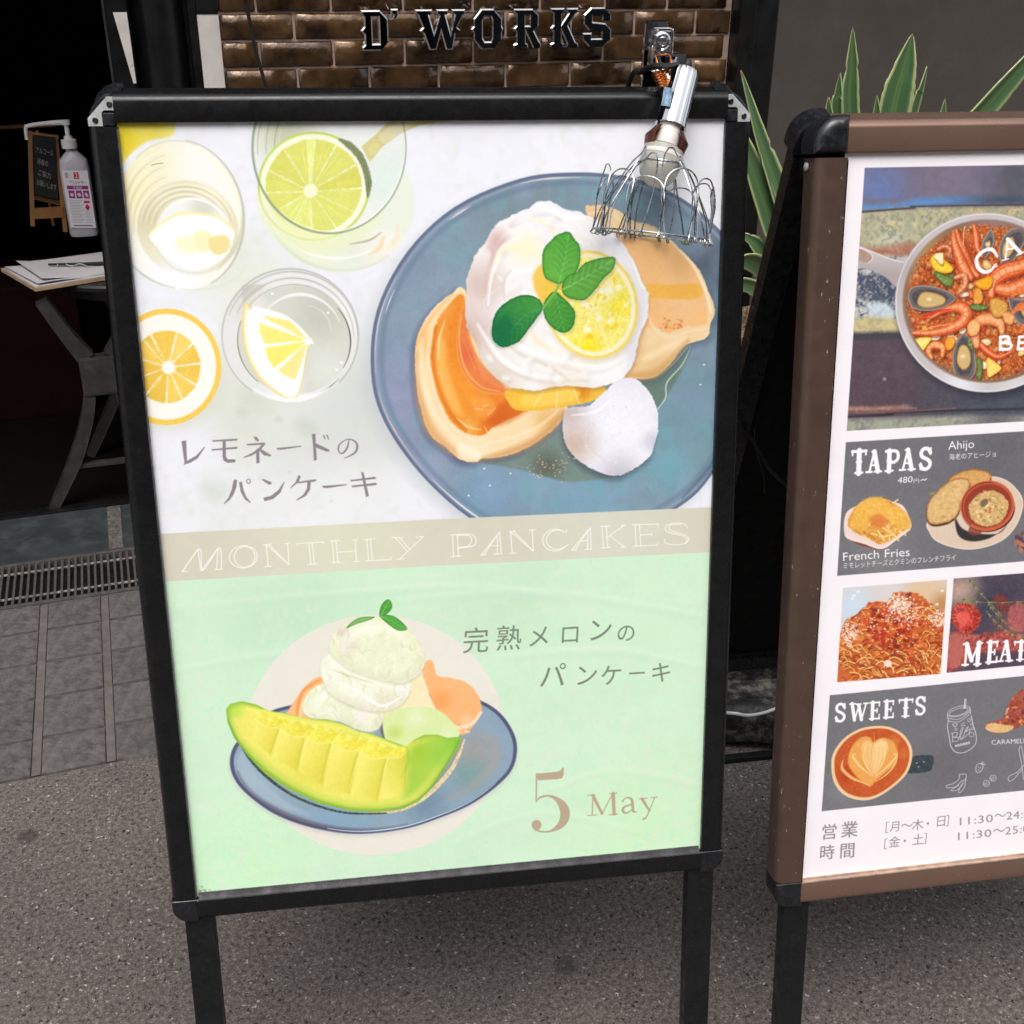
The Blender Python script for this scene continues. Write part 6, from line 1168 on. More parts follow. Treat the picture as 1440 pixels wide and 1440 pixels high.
part('joint_strip', MB().box((-.128, DR1 + .004, .003), (-.094, DOOR_Y - .01, .0058)), 'paver_bed', sill)
part('door_track', MB().box((-4, DOOR_Y - .002, -.05), (6, DOOR_Y + .03, .010), ch=.002), 'post', sill)

# ------------------------------------------------------------------ shop: dark interior and front
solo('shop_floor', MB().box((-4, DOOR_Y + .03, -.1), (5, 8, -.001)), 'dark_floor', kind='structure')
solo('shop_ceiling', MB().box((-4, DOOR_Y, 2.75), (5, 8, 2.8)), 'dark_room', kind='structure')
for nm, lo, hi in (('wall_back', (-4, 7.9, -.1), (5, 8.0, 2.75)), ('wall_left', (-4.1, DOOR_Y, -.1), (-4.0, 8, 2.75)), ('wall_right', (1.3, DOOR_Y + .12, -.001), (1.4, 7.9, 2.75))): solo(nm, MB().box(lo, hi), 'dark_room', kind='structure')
WY = 2.93
solo('upper_front', MB().box((-4.1, WY + .03, 1.75), (6, WY + .25, 5.0)), 'facade', kind='structure')  # unseen wall, carried up to block the sky overhead
solo('sky_block_canopy', MB().box((-4.1, 2.15, 2.75), (6, WY + .03, 2.9)), 'facade', kind='structure')  # unseen, added so sky light comes only from the street side
ob = solo('unseen_opposite_facade', MB().box((-14, -9.4, -.02), (14, -9.0, 8.6)), 'facade_far', kind='structure')  # unseen, added to give the chrome something darker to reflect
for fl in range(3):
    for k in range(9): part('window', MB().box((-12.4 + k * 2.8, -8.995, .9 + fl * 2.6), (-10.9 + k * 2.8, -8.96, 2.2 + fl * 2.6), ch=.01), 'post', ob)
dp = thing('door_frame', (.04, WY, 0), 'black metal door frame post with a pale glass edge reflection beside the dark doorway', 'door frame')
part('post', MB().box((.040, WY - .03, .004), (.088, WY + .05, 1.76), ch=.003), 'post', dp)
part('edge_reflection', MB().add([(.058, WY - .034, 1.234), (.0875, WY - .034, 1.234), (.0885, WY - .034, 1.085), (.082, WY - .034, 1.085), (.058, WY - .031, 1.234), (.0875, WY - .031, 1.234), (.0885, WY - .031, 1.085), (.082, WY - .031, 1.085)], [(0, 1, 2, 3), (4, 7, 6, 5), (0, 4, 5, 1), (1, 5, 6, 2), (2, 6, 7, 3), (3, 7, 4, 0)]), 'silver', dp)  # reflected light on the glass door edge, built as a pale strip
part('edge_bead', MB().box((.036, WY - .034, .004), (.041, WY - .028, 1.76)), 'leg_grey', dp)
co = thing('column', (.16, WY, 0), 'glossy black rounded column between the doorway and the tiled wall', 'column')
part('shaft', MB().lathe([(0, .063), (1.75, .063)], (.155, WY + .05, .004), (0, 0, 1), 40), 'post', co, True)
part('back_plate', MB().box((.089, WY + .03, .004), (.2395, WY + .12, 1.76)), 'post', co)
part('side_plate', MB().box((.222, WY - .012, .004), (.2395, WY + .028, 1.76)), 'post', co)
ss = thing('corner_strip', (.26, WY, 0), 'shiny silver metal strip edging the left end of the tiled wall', 'metal strip')
part('strip', MB().box((.2405, WY - .014, .9), (.2885, WY + .02, 1.228), ch=.0012), 'silver', ss)
part('cap', MB().box((.2405, WY - .016, 1.2285), (.2885, WY + .02, 1.76)), 'post', ss); part('foot', MB().box((.2405, WY - .010, .004), (.2885, WY + .02, .8995)), 'silver', ss)
tw = thing('tiled_wall', (.29, WY, 0), 'wall of glossy bronze brown brick tiles with pale grout behind the lime and lemon poster', 'tiled wall')
part('grout_bed', MB().box((.289, WY - .0015, .004), (1.622, WY + .1, 1.75)), 'grout', tw)
TW, TH, TJ = .1760, .0607, .0035
def tile_mesh(w, seed):
    R_ = random.Random(seed); nx, nz = 9, 5; v = []; f = []; pr_ = .009; bow = R_.uniform(-.0018, .0024)
    for i in range(nx):
        for j in range(nz):
            a, b_ = i / (nx - 1), j / (nz - 1); e = min(i, nx - 1 - i, j, nz - 1 - j)
            y = -pr_ + (.0085 if e == 0 else 0.0006 if e == 1 else 0) + (0 if e == 0 else R_.uniform(-.0005, .0005) - bow * (1 - (2 * a - 1) ** 2))
            xx = a if 0 < i < nx - 1 else a; xs = w * (a if i in (0, nx - 1) else .5 + (a - .5) * 1.22 if e >= 0 and i in (1, nx - 2) else a)
            zs = (TH - TJ) * (b_ if j in (0, nz - 1) else .5 + (b_ - .5) * 1.7 if j in (1, nz - 2) else b_)
            v.append((xs + R_.uniform(-.0008, .0008), y, zs + R_.uniform(-.0008, .0008)))
    for i in range(nx - 1):
        for j in range(nz - 1): a = i * nz + j; f.append((a, a + 1, a + nz + 1, a + nz))
    return MB().add(v, f).mesh('tile', True, 60)
full = [tile_mesh(TW - TJ, 100 + k) for k in range(7)]
zc = 1.1725                                                # a course joint read off the photograph
x_end = 1.620
for r in range(-19, 9):
    z0 = zc + r * TH + TJ / 2 - .0037
    off = .290 + (.088 if r % 2 else .1735) - TW
    x = off
    while x < x_end - .012:
        a, b_ = max(x, .290), min(x + TW - TJ, x_end)
        if b_ - a > .012:
            if b_ - a > TW - TJ - .001: link('tile', full[random.randrange(7)], M['tile'], tw, loc=V((a, WY, z0)))
            else: link('tile', tile_mesh(b_ - a, r * 31 + int(a * 100)), M['tile'], tw, loc=V((a, WY, z0)))
        x += TW
rp = thing('black_post', (1.68, WY, 0), 'tall black post between the tiled wall and the grey wall', 'post')
part('flange', MB().box((1.6235, WY - .05, .004), (1.672, WY + .06, 1.76), ch=.002), 'post', rp); part('face', MB().box((1.6735, WY - .036, .004), (1.7455, WY + .06, 1.76), ch=.004), 'post', rp)
solo('grey_wall', MB().box((1.7465, WY - .03, .004), (6, WY + .09, 1.75)), 'wall_grey', 'plain brown grey painted wall behind the striped plants', 'wall')
c0 = [on_y(u, v_, 2.86) for u, v_ in ((340, -40), (347, 8), (357, 60), (371, 112), (380, 150))]
c0 = c0 + [c0[-1] + V((.02, -.01, -.3)), c0[-1] + V((.0, 0, -.75)), V((c0[-1].x, 2.80, .012))]
top = c0[0]; solo('hanging_cable', MB().tube(spl([top + V((-.01, .04, .42))] + c0, 8), .0042, 8), 'rubber', 'thin black cable hanging in front of the left tiles', 'cable', True)

# ------------------------------------------------------------------ raised letters on the tiles
LT = {'D': ([(.05, 0), (.72, 0), (1, .22), (1, .78), (.72, 1), (.05, 1), (.05, .90), (.14, .84), (.14, .60), (.02, .5), (.14, .40), (.14, .16), (.05, .1)], [(.44, .18), (.66, .18), (.66, .82), (.44, .82)]),
      "'": ([(0, 0), (1, 0), (1, .55), (.5, 1), (.15, 1), (.35, .6), (0, .5)], None),
      'W': ([(0, 0), (.34, 0), (.34, .10), (.28, .14), (.37, .56), (.47, .16), (.42, .10), (.42, 0), (.66, 0), (.66, .10), (.61, .14), (.70, .56), (.78, .14), (.72, .10), (.72, 0), (1, 0), (1, .1), (.96, .14), (.84, .44), (.90, .52), (.80, .60), (.74, 1), (.60, 1), (.51, .58), (.41, 1), (.27, 1), (.16, .60), (.08, .52), (.14, .44), (.05, .14), (0, .10)], None),
      'O': ([(.30, 0), (.72, 0), (1, .24), (1, .42), (1.04, .5), (1, .58), (1, .76), (.72, 1), (.30, 1), (.04, .76), (.04, .58), (-.04, .5), (.04, .42), (.04, .24)], [(.42, .2), (.62, .2), (.66, .28), (.66, .72), (.62, .80), (.42, .80), (.36, .72), (.36, .28)]),
      'R': ([(0, 0), (.70, 0), (.92, .16), (.92, .44), (.76, .56), (.96, .84), (1.02, .88), (1.02, 1), (.72, 1), (.46, .62), (.46, .86), (.54, .9), (.54, 1), (0, 1), (0, .9), (.10, .86), (.10, .58), (.0, .5), (.10, .42), (.10, .14), (0, .1)], [(.44, .18), (.58, .18), (.58, .42), (.44, .42)]),
      'K': ([(0, 0), (.50, 0), (.50, .10), (.42, .14), (.42, .36), (.62, .14), (.56, .10), (.56, 0), (.98, 0), (.98, .10), (.90, .14), (.64, .44), (.92, .86), (1.02, .90), (1.02, 1), (.58, 1), (.60, .90), (.42, .62), (.42, .86), (.50, .9), (.50, 1), (0, 1), (0, .9), (.10, .86), (.10, .58), (.0, .5), (.10, .42), (.10, .14), (0, .1)], None),
      'S': ([(.28, 0), (.76, 0), (.98, .18), (.98, .34), (.66, .34), (.66, .22), (.36, .22), (.36, .36), (.80, .40), (1, .56), (1, .82), (.76, 1), (.26, 1), (.02, .82), (.02, .64), (.34, .64), (.34, .78), (.66, .78), (.66, .62), (.24, .58), (.04, .42), (.04, .18)], None)}
ws = thing('shop_sign', (.95, WY, 1.19), "raised chrome letters reading D'WORKS on the bronze tiled wall", 'sign')
LY = WY - .045
for ch, u0, u1, v0, v1 in (('D', 503, 545, 14, 70.5), ("'", 547, 558, 12, 27), ('W', 581, 652, 13, 69), ('O', 661, 703, 12, 68.5), ('R', 719, 757, 12, 67), ('K', 771, 809, 11, 66), ('S', 816, 855, 10, 65)):
    A, B = on_y(u0, v0, LY), on_y(u1, v1, LY); wd, ht_ = B.x - A.x, A.z - B.z
    T = lambda x, y, h, A=A, wd=wd, ht_=ht_: V((A.x + x * wd, LY - h, A.z - y * ht_))
    out, hole = LT[ch]; bm = bmesh.new()
    loops = [out] + ([hole] if hole else [])
    es = []
    for lp in loops:
        vs = [bm.verts.new(T(x, y, .0)) for x, y in lp]; es += [bm.edges.new((vs[i], vs[(i + 1) % len(vs)])) for i in range(len(vs))]
    bmesh.ops.triangle_fill(bm, edges=es, use_beauty=True); g = bmesh.ops.extrude_face_region(bm, geom=bm.faces[:]); vs = [e for e in g['geom'] if isinstance(e, bmesh.types.BMVert)]
    for w_ in vs: w_.co.y -= .016
    bmesh.ops.recalc_face_normals(bm, faces=bm.faces); bm.normal_update()
    me = bpy.data.meshes.new('letter'); me.materials.append(M['letter_side']); me.materials.append(M['letter_face'])
    # a bright bevelled rim round the dark face
    fl = [f_ for f_ in bm.faces if abs(f_.normal.y) > .9 and sum(w_.co.y for w_ in f_.verts) / len(f_.verts) < LY - .01]
    r_ = bmesh.ops.inset_region(bm, faces=fl, thickness=.0034, depth=.0022, use_even_offset=True)
    for f_ in fl:
        if f_.is_valid: f_.material_index = 1
    bm.to_mesh(me); bm.free(); me.update()
    lo = link('letter', me, None, ws); lo['label'] = "raised chrome letter " + ('apostrophe' if ch == "'" else ch)
    for x, y in ((.3, .2), (.3, .85)) if ch != "'" else ((.5, .3),): a = T(x, y, .0); part('mounting_pin', MB().tube([a, V((a.x, WY - .004, a.z))], .0025, 8), 'chrome', lo)

# ------------------------------------------------------------------ interior furniture seen at the left edge
Z0 = .60
tb = thing('side_table', (-.05, 3.2, 0), 'small dark metal table with crossed grey legs inside the doorway', 'table')
part('table_top', MB().lathe([(0, 0), (0, .19), (.002, .2), (.012, .203), (.018, .2), (.0185, 0)], (.0, 3.2, Z0 - .02), (0, 0, 1), 48), 'table', tb, True)
part('apron', MB().lathe([(0, .165), (.03, .172)], (.0, 3.2, Z0 - .05), (0, 0, 1), 40), 'table', tb, True)
def flat_leg(pts, y0, y1, w):
    mb = MB(); q = spl(pts, 6); L_, R_ = [], []
    for i, p_ in enumerate(q):
        d = (q[min(i + 1, len(q) - 1)] - q[max(i - 1, 0)]).normalized(); n_ = V((-d.z, 0, d.x)); ww = np.interp(i / (len(q) - 1), np.linspace(0, 1, len(w)), w) / 2
        L_.append(p_ + n_ * ww); R_.append(p_ - n_ * ww)
    poly = [(p_.x, p_.z) for p_ in L_] + [(p_.x, p_.z) for p_ in R_[::-1]]
    return mb.prism(poly, lambda x, z, h: V((x, h, z)), y1, y0, .001)
CX = -.088
for sx in (-1, 1):
    part('leg', flat_leg([(CX + sx * .115, 0, .572), (CX + sx * .075, 0, .49), (CX + sx * .032, 0, .415)], 3.0, 3.035, [.03, .034, .045]), 'leg_grey', tb)
    part('leg', flat_leg([(CX + sx * .036, 0, .325), (CX + sx * .055, 0, .25), (CX + sx * .10, 0, .14), (CX + sx * .178, 0, .002)], 3.0, 3.03, [.03, .032, .034, .022]), 'leg_grey', tb)
    part('leg', flat_leg([(CX + .1 + sx * .115, 0, .572), (CX + .1 + sx * .03, 0, .40), (CX + .1 + sx * .05, 0, .25), (CX + .1 + sx * .178, 0, .002)], 3.36, 3.39, [.03, .04, .034, .022]), 'leg_grey', tb)
part('bracket', MB().box((CX - .052, 2.995, .315), (CX + .048, 3.04, .418), ch=.006), 'leg_grey', tb)
part('stretcher', MB().box((CX - .10, 3.008, .112), (CX + .13, 3.028, .124), ch=.002), 'leg_grey', tb)
part('stretcher', MB().tube([(CX, 3.02, .36), (CX + .1, 3.37, .36)], .012, 10), 'leg_grey', tb, True)
A = V((-.2104, 2.9931, Z0)); e1, e2 = V((.934, .357, 0)), V((-.357, .934, 0))
BT = lambda x, y, z: A + e1 * x + e2 * y + V((0, 0, z))
pb = thing('clipboard', A, 'thin wooden board carrying grey printed papers on the small table', 'clipboard')
part('board', MB().box((0, 0, 0), (.40, .255, .009), BT, ch=.001), 'tan_wood', pb)
for k, (x, y, r_, lift) in enumerate(((.004, .004, 0.0, .010), (.012, .012, .03, .0125), (.03, .03, -.05, .015))):
    pm = MB(); v = []; f = []
    for i in range(11):
        for j in range(7):
            a, b_ = i / 10 * .36, j / 6 * .225; a2, b2 = a * math.cos(r_) - b_ * math.sin(r_), a * math.sin(r_) + b_ * math.cos(r_)
            v.append(BT(x + a2, y + b2, lift + .004 * (k > 0) * math.sin(i * .8 + k) * (j == 0 or i == 0) + (.004 * (1 - i / 3) ** 2 if i < 3 and k == 2 else 0)))
    for i in range(10):
        for j in range(6): q = i * 7 + j; f.append((q, q + 7, q + 8, q + 1))
    part('sheet', pm.add(v, f), 'paper', pb, True)
pen = thing('pen', BT(.1, .07, .02), 'black pen with a pale cord lying on the papers', 'pen')
part('barrel', MB().tube([on_z(68, 372, .622), on_z(118, 371, .622), on_z(150, 370, .622)], [.003, .004, .005], 10), 'rubber', pen, True)
part('cord', MB().tube(spl([on_z(u, v_, .623) for u, v_ in ((80, 374), (84, 367), (90, 370), (100, 374), (112, 371), (122, 374))]), .0012, 6), 'cable_white', pen, True)
# pump bottle
bo = on_z(107, 331, .62); BYx = bo.y
def byp(u, v_): return on_y(u, v_, BYx)
pbz = lambda u, v_: byp(u, v_).z
pmx = lambda u, v_: byp(u, v_).x
bt = thing('pump_bottle', bo, 'white hand sanitiser pump bottle with a printed label on the small table', 'bottle')
wb = .052; cx_b, yb = (pmx(86, 290) + pmx(140, 290)) / 2, BYx
sec = [(0, .92), (.006, 1.0), (.150, 1.0), (.172, .92), (.186, .55), (.192, .38), (.202, .38)]
Hb = pbz(100, 212) - .62 + .012; v = []; f = []; nseg = 28
for h, s_ in sec:
    for k in range(nseg):
        t_ = 2 * math.pi * k / nseg; c_, s2 = math.cos(t_), math.sin(t_); q_ = 1 / (abs(c_) ** 4 + abs(s2) ** 4) ** .25 if s_ > .6 else 1
        v.append((cx_b + c_ * q_ * .040 * s_, yb + s2 * q_ * .027 * s_, .62 + h / .202 * Hb))
for i in range(len(sec) - 1):
    for k in range(nseg): f.append((i * nseg + k, i * nseg + (k + 1) % nseg, (i + 1) * nseg + (k + 1) % nseg, (i + 1) * nseg + k))
f.append(list(range(nseg))[::-1]); part('body', MB().add(v, f), 'bottle', bt, True)
zt = .62 + Hb; cxp = pmx(97, 200)
part('collar', MB().lathe([(0, .016), (0, .021), (.022, .021), (.024, .012), (.032, .011), (.032, 0)], (cxp, yb, zt - .004), (0, 0, 1)), 'pump', bt, True)
part('pump_head', MB().tube([(cxp, yb, zt + .02), (cxp, yb, zt + .062)], .0065, 12).lathe([(0, 0), (0, .011), (.012, .012), (.014, 0)], (cxp + .0, yb, zt + .058), (0, 0, 1)), 'pump', bt, True)
part('spout', MB().tube(spl([(cxp, yb, zt + .064), (cxp - .05, yb, zt + .063), (cxp - .098, yb, zt + .058), (cxp - .106, yb, zt + .05), (cxp - .108, yb, zt + .022)], 5), [.008, .006, .0055, .005, .0045], 10), 'pump', bt, True)
lab = SmallPrint(60, 96, (226, 222, 226), 6)
def lt(body, x, y, w_, h_, c): fit_text(lab, body, (x, y), (x + w_, y), h_, c)
lab.stroke(ell(10, 8, 3.4, 3.6, 0, 16), .9, (60, 60, 70), closed=True); lab.stroke([(9, 10), (11, 6)], .9, (60, 60, 70))
lab.fill([(26, 3), (38, 3), (38, 14), (26, 14)], (196, 60, 80), .2, smooth=False); lt('2', 29.5, 12.4, 5, 12, (250, 245, 245)); lt('アルタイザー', 14, 23, 38, 8, (60, 54, 64))
lab.fill([(6, 25), (56, 25), (56, 31), (6, 31)], (150, 50, 120), .2, smooth=False); lt('手指用', 20, 30, 20, 5, (240, 230, 240))
for k in range(3): lab.fill([(8 + k * 17, 33), (22 + k * 17, 33), (22 + k * 17, 46), (8 + k * 17, 46)], (140, 50, 110), .3, smooth=False); lab.fill(ell(15 + k * 17, 40, 4.5, 3, 20 * k), (226, 200, 220), 1)
lab.fill([(40, 50), (54, 50), (54, 54), (40, 54)], (196, 40, 90), .2, smooth=False); lab.fill([(47, 55), (53, 61), (47, 67), (41, 61)], (200, 30, 60), .3, smooth=False)
for k in range(15):
    x1 = 38 if k < 8 else 36; lab.stroke([(7, 50 + k * 2.6), (x1 - (k % 3) * 4, 50 + k * 2.6)], .8, (150, 148, 156), .8, .3)
    if k > 6: lab.stroke([(40, 50 + k * 2.6), (54 - (k % 2) * 4, 50 + k * 2.6)], .8, (160, 158, 166), .8, .3)
lab.stroke([(8, 92), (52, 92)], 1.6, (70, 66, 80), .9, .4)
def quad_print(name, pts, mat_, parent, uvs=((0, 1), (1, 1), (1, 0), (0, 0)), nrm=None):
    me = bpy.data.meshes.new(name); pts = [V(p_) for p_ in pts]; n_ = (pts[1] - pts[0]).cross(pts[3] - pts[0]).normalized()
    if nrm is not None and n_.dot(V(nrm)) < 0: n_ = -n_
    b_ = [p_ - n_ * .0006 for p_ in pts]
    me.from_pydata([tuple(p_) for p_ in pts + b_], [], [(0, 3, 2, 1), (4, 5, 6, 7), (0, 1, 5, 4), (1, 2, 6, 5), (2, 3, 7, 6), (3, 0, 4, 7)]); uv = me.uv_layers.new(name='UVMap')
    if (me.vertices[0].co - me.vertices[3].co).length: pass
    for poly in me.polygons:
        for li in poly.loop_indices: uv.data[li].uv = uvs[me.loops[li].vertex_index % 4]
    bm = bmesh.new(); bm.from_mesh(me); bmesh.ops.recalc_face_normals(bm, faces=bm.faces); bm.to_mesh(me); bm.free()
    return link(name, me, mat_, parent)
ly = yb - .0285; lp = [on_y(u, v_, ly) for u, v_ in ((77, 240), (119, 240), (131, 321), (90, 321))]
xl, xr = cx_b - .034, cx_b + .034; quad_print('bottle_label', [(xl, ly, lp[0].z), (xr, ly, lp[1].z), (xr, ly, lp[2].z), (xl, ly, lp[3].z)], printed('label print', lab.image('label'), .5, 0), bt, nrm=(0, -1, 0))
# little easel board
ey_ = bo.y + .10
def E(u, v_, dy=0.0): return on_y(u, v_, ey_ + dy)
eb = thing('easel_board', E(70, 326), 'little wooden easel with a handwritten blackboard behind the pump bottle', 'chalkboard')
for a, b_ in (((42, 184), (46, 318)), ((78, 190), (92, 326))):
    p0, p1 = E(*a), E(*b_, -.03); part('leg', MB().tube([p0, p1], .0085, 4), 'wood', eb)
for a, b_ in (((40, 188), (82, 194)), ((44, 276), (88, 286))):
    p0, p1 = E(*a, -.004), E(*b_, -.004); part('rail', MB().tube([p0, p1], .0088, 4), 'wood', eb)
part('rail', MB().box((E(46, 290).x, ey_ - .036, E(46, 290).z - .03), (E(88, 290).x, ey_ - .024, E(46, 290).z)), 'wood', eb)
for a, b_ in (((52, 184), (60, 318)),): part('back_leg', MB().tube([E(*a, .02), V((E(70, 300).x, ey_ + .09, E(70, 326).z))], .006, 4), 'wood', eb)
cb_ = SmallPrint(60, 160, (22, 24, 23), 5); cb_.fill([(0, 0), (60, 0), (60, 160), (0, 160)], (24, 25, 24), smooth=False, noise=(12, 20, 4))
def chalk(body, x, y, w_, h_): fit_text(cb_, body, (x, y), (x + w_, y + 3), h_, (190, 188, 182), alpha=.75)
chalk('アルコール', 6, 45, 46, 18); chalk('消毒の', 8, 74, 28, 18); chalk('ご協力', 10, 104, 32, 18); chalk('お願いします', 6, 132, 50, 18)
q = [E(46, 189, -.012), E(78, 193, -.012), E(82, 281, -.030), E(49, 273, -.030)]; quad_print('board', q, printed('chalk print', cb_.image('chalk'), .8, 0), eb, nrm=(0, -1, 0))
sh = solo('wall_shelf', MB().box((-1.2, 4.4, .812), (-.152, 4.42, .823), ch=.002), 'wood', 'plain wooden shelf edge glimpsed in the dark shop interior', 'shelf')
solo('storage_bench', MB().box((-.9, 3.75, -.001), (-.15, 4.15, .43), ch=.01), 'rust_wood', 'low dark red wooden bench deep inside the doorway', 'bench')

# ------------------------------------------------------------------ pavement signs
def half(S, back, parent, col, fw, tilt2=None, shift=0.0, cover='open'):
    """one leaf of a folding sign; a runs right, b runs down, n stands out of its face"""
    W_, H_ = S['W'], S['H']; X, D, N = S['ax']; P = S['P']
    if back:
        by_ = V((-X.y, X.x, 0)).normalized(); D = -V((0, 0, 1)) * math.cos(tilt2) + by_ * math.sin(tilt2); N = X.cross(D); N = N if N.y > 0 else -N; P = P + by_ * shift
    T = lambda a, b, n: P + X * a + D * b + N * n
    prof = [(-.0002, -.004), (-.0002, .0045), (.0015, .0058), (.004, .0062), (fw - .0100, .0062), (fw - .0078, .0059), (fw - .0058, .0050), (fw - .0040, .0036), (fw - .0024, .0016), (fw - .0010, -.0012), (fw, -.005), (fw, -.024), (.004, -.024), (.004, -.004)]
    def sweep(p0, p1, fn):
        mb = MB(); m = len(prof); v = [fn(p0, o, n) for o, n in prof] + [fn(p1, o, n) for o, n in prof]
        f = [(i, (i + 1) % m, m + (i + 1) % m, m + i) for i in range(m)] + [list(range(m))[::-1], [m + i for i in range(m)]]; return mb.add(v, f)
    TM = .0016
    rails = (('top_rail', sweep(-TM, W_ + TM, lambda s, o, n: T(s, -o, n))), ('bottom_rail', sweep(-.001, W_ + .001, lambda s, o, n: T(s, H_ + o, n))),
             ('side_rail', sweep(.004, H_ - .002, lambda s, o, n: T(-o, s, n))), ('side_rail', sweep(.004, H_ - .002, lambda s, o, n: T(W_ + o, s, n))))
    mats = {'black': ('black',) * 4, 'bronze': ('bronze_lit', 'bronze_lit', 'bronze', 'bronze') if not back else ('bronze_lit', 'plastic', 'plastic', 'plastic')}[col]
    for (nm, mb), mt in zip(rails, mats): part(nm, mb, mt, parent, True, ang=24)
    def corner(ca, cb, sa, sb, n0, n1, R_, mat_, size=fw, ch=.003, nm='corner_cap', ext=.0):
        """rounded corner block: (ca, cb) is the print corner, (sa, sb) point outwards"""
        pts = [(-ext, -ext), (size, -ext)]; pts += [(size - R_ + R_ * math.cos(t), size - R_ + R_ * math.sin(t)) for t in np.linspace(0, math.pi / 2, 9)]; pts += [(-ext, size)]
        pts = [(ca + sa * x, cb + sb * y) for x, y in pts]
        if MB.area(np.array(pts)) < 0: pts = pts[::-1]
        return part(nm, MB().prism(pts, T, n0, n1, ch), mat_, parent, True, ang=40)
    if not back and cover == 'open':
        for ca, sa in ((0, -1), (W_, 1)):
            pts = [(size_x, size_y) for size_x, size_y in ()]
            c = corner(ca, 0, sa, -1, -.024, -.006, .028, 'plastic', size=fw, ch=.002)
            pl = [(.0015, -.003), (.0015, .0205), (.0085, .0215), (.0275 - .001, .0035), (.0275 - .001, -.0035), (.0135, -.0035), (.0115, .0085), (.0095, .010), (.0030, .0100)]
            pl = [(ca + sa * x, -y) for x, y in [(.0018, .0105), (.0018, .0225), (.0075, .0228), (.0262, .0040), (.0262, -.0033), (.0132, -.0033), (.0132, .0085), (.0115, .0105)]]
            if MB.area(np.array(pl)) < 0: pl = pl[::-1]
            pt = part('corner_plate', MB().prism(pl, T, -.006, .0012, .0003), 'plate', parent)
            part('catch', MB().box((min(ca + sa * .0018, ca + sa * .0125), -.0085, -.006), (max(ca + sa * .0018, ca + sa * .0125), .0030, .0025), T, ch=.001), 'plastic', parent)
            for x, y in ((.0055, .0160), (.0195, .0022)): part('screw', MB().lathe([(0, .0026), (.0012, .0026), (.0016, .0018), (.0009, .0012), (.0009, 0)], T(ca + sa * x, -y, .0012), N, 12), 'plastic', pt, True)
    else:
        for ca, sa in ((0, -1), (W_, 1)):
            corner(ca, 0, sa, -1, -.026, .0098, .026, 'plastic', size=fw + .003, ch=.0095, ext=.0002)
    for ca, sa in ((0, -1), (W_, 1)):
        c = corner(ca, H_, sa, 1, -.024, .0064, .018, 'plastic', ch=.0035, ext=.0012)
    lipm = 'lip' if col == 'black' else 'lip_tan'
    if not back:
        part('lower_lip', MB().box((.002, H_ - (.0060 if col == 'black' else .0022), -.001), (W_ - .002, H_ - .0008, .0012), T), lipm, parent)
        part('lower_lip', MB().box((.002, H_ - .0008, .0012), (W_ - .002, H_ + .0007, .0066), T), lipm, parent)
        part('side_lip', MB().box((-.0008, .006, .0010), (.0006, H_ - .003, .0052), T), 'lip' if col == 'black' else 'black', parent)
    part('backing', MB().box((-.004, -.004, -.012), (W_ + .004, H_ + .004, -.0035), T), 'back_black', parent)
    # legs down to the ground
    for a0 in ((-.0165, .0145), (W_ - .0125, W_ + .0185)):
        a_, b_ = a0; top_b = H_ + fw * .6
        def foot(n): o = T(0, 0, n); return (o.z - .012) / -D.z
        v = [T(x, y_, n) for n in (-.022, -.003) for x, y_ in ((a_, top_b), (b_, top_b), (b_, foot(n)), (a_, foot(n)))]
        part('leg', MB().add(v, [(0, 1, 2, 3), (4, 7, 6, 5), (0, 4, 5, 1), (1, 5, 6, 2), (2, 6, 7, 3), (3, 7, 4, 0)]), 'black_leg', parent)
        c = T((a_ + b_) / 2, foot(-.012), -.012); part('foot', MB().box((c.x - .019, c.y - .014, .001), (c.x + .019, c.y + .014, .02), ch=.002), 'rubber', parent)
    return T
def poster(S, T, p, name, parent):
    W_, H_ = S['W'], S['H']; nx, ny = 25, 35; v = []; uvs = []; R_ = np.random.RandomState(4); ph = R_.uniform(0, 6.28, (6,)); f = []
    for j in range(ny):
        for i in range(nx):
            a, b = i / (nx - 1), j / (ny - 1); edge = min(1, 6 * min(a, 1 - a, b, 1 - b)); w_ = .00022 * edge * (math.sin(b * 31 + ph[0] + 2 * math.sin(a * 3 + ph[1])) + .6 * math.sin(b * 53 + a * 5 + ph[2]) + .5 * math.sin(a * 17 + b * 9 + ph[3]))
            v.append(T(-.001 + a * (W_ + .002), -.003 + b * (H_ + .004), -.0004 + w_)); uvs.append(((-.001 + a * (W_ + .002)) / W_, 1 - (-.003 + b * (H_ + .004)) / H_))
    for j in range(ny - 1):
        for i in range(nx - 1): q = j * nx + i; f.append((q, q + nx, q + nx + 1, q + 1))
    me = bpy.data.meshes.new(name); me.from_pydata([tuple(x) for x in v], [], f); uv = me.uv_layers.new(name='UVMap')
    for poly in me.polygons:
        poly.use_smooth = True
        for li in poly.loop_indices: uv.data[li].uv = uvs[me.loops[li].vertex_index]
    if me.polygons[0].normal.dot(S['ax'][2]) < 0: me.flip_normals()
    return link(name, me, printed(name + ' print', p.image(name)), parent)
s1 = thing('pavement_sign', S1['P'] + V((.25, .1, -1.2)), 'black framed A-frame sign with the lemon and melon pancake poster', 'sign', 'folding signs in front of the shop')
T1 = half(S1, False, s1, 'black', .0275)
poster(S1, T1, poster_one(), 'poster', s1)
T1b = half(S1, True, s1, 'black', .0275, math.radians(18), .062, 'cap')
s2 = thing('pavement_sign', S2['P'] + V((.25, .1, -1.17)), 'brown framed A-frame menu sign cut off by the right edge', 'sign', 'folding signs in front of the shop')
T2 = half(S2, False, s2, 'bronze', .0325, cover='cap')
poster(S2, T2, poster_two(), 'menu_poster', s2)
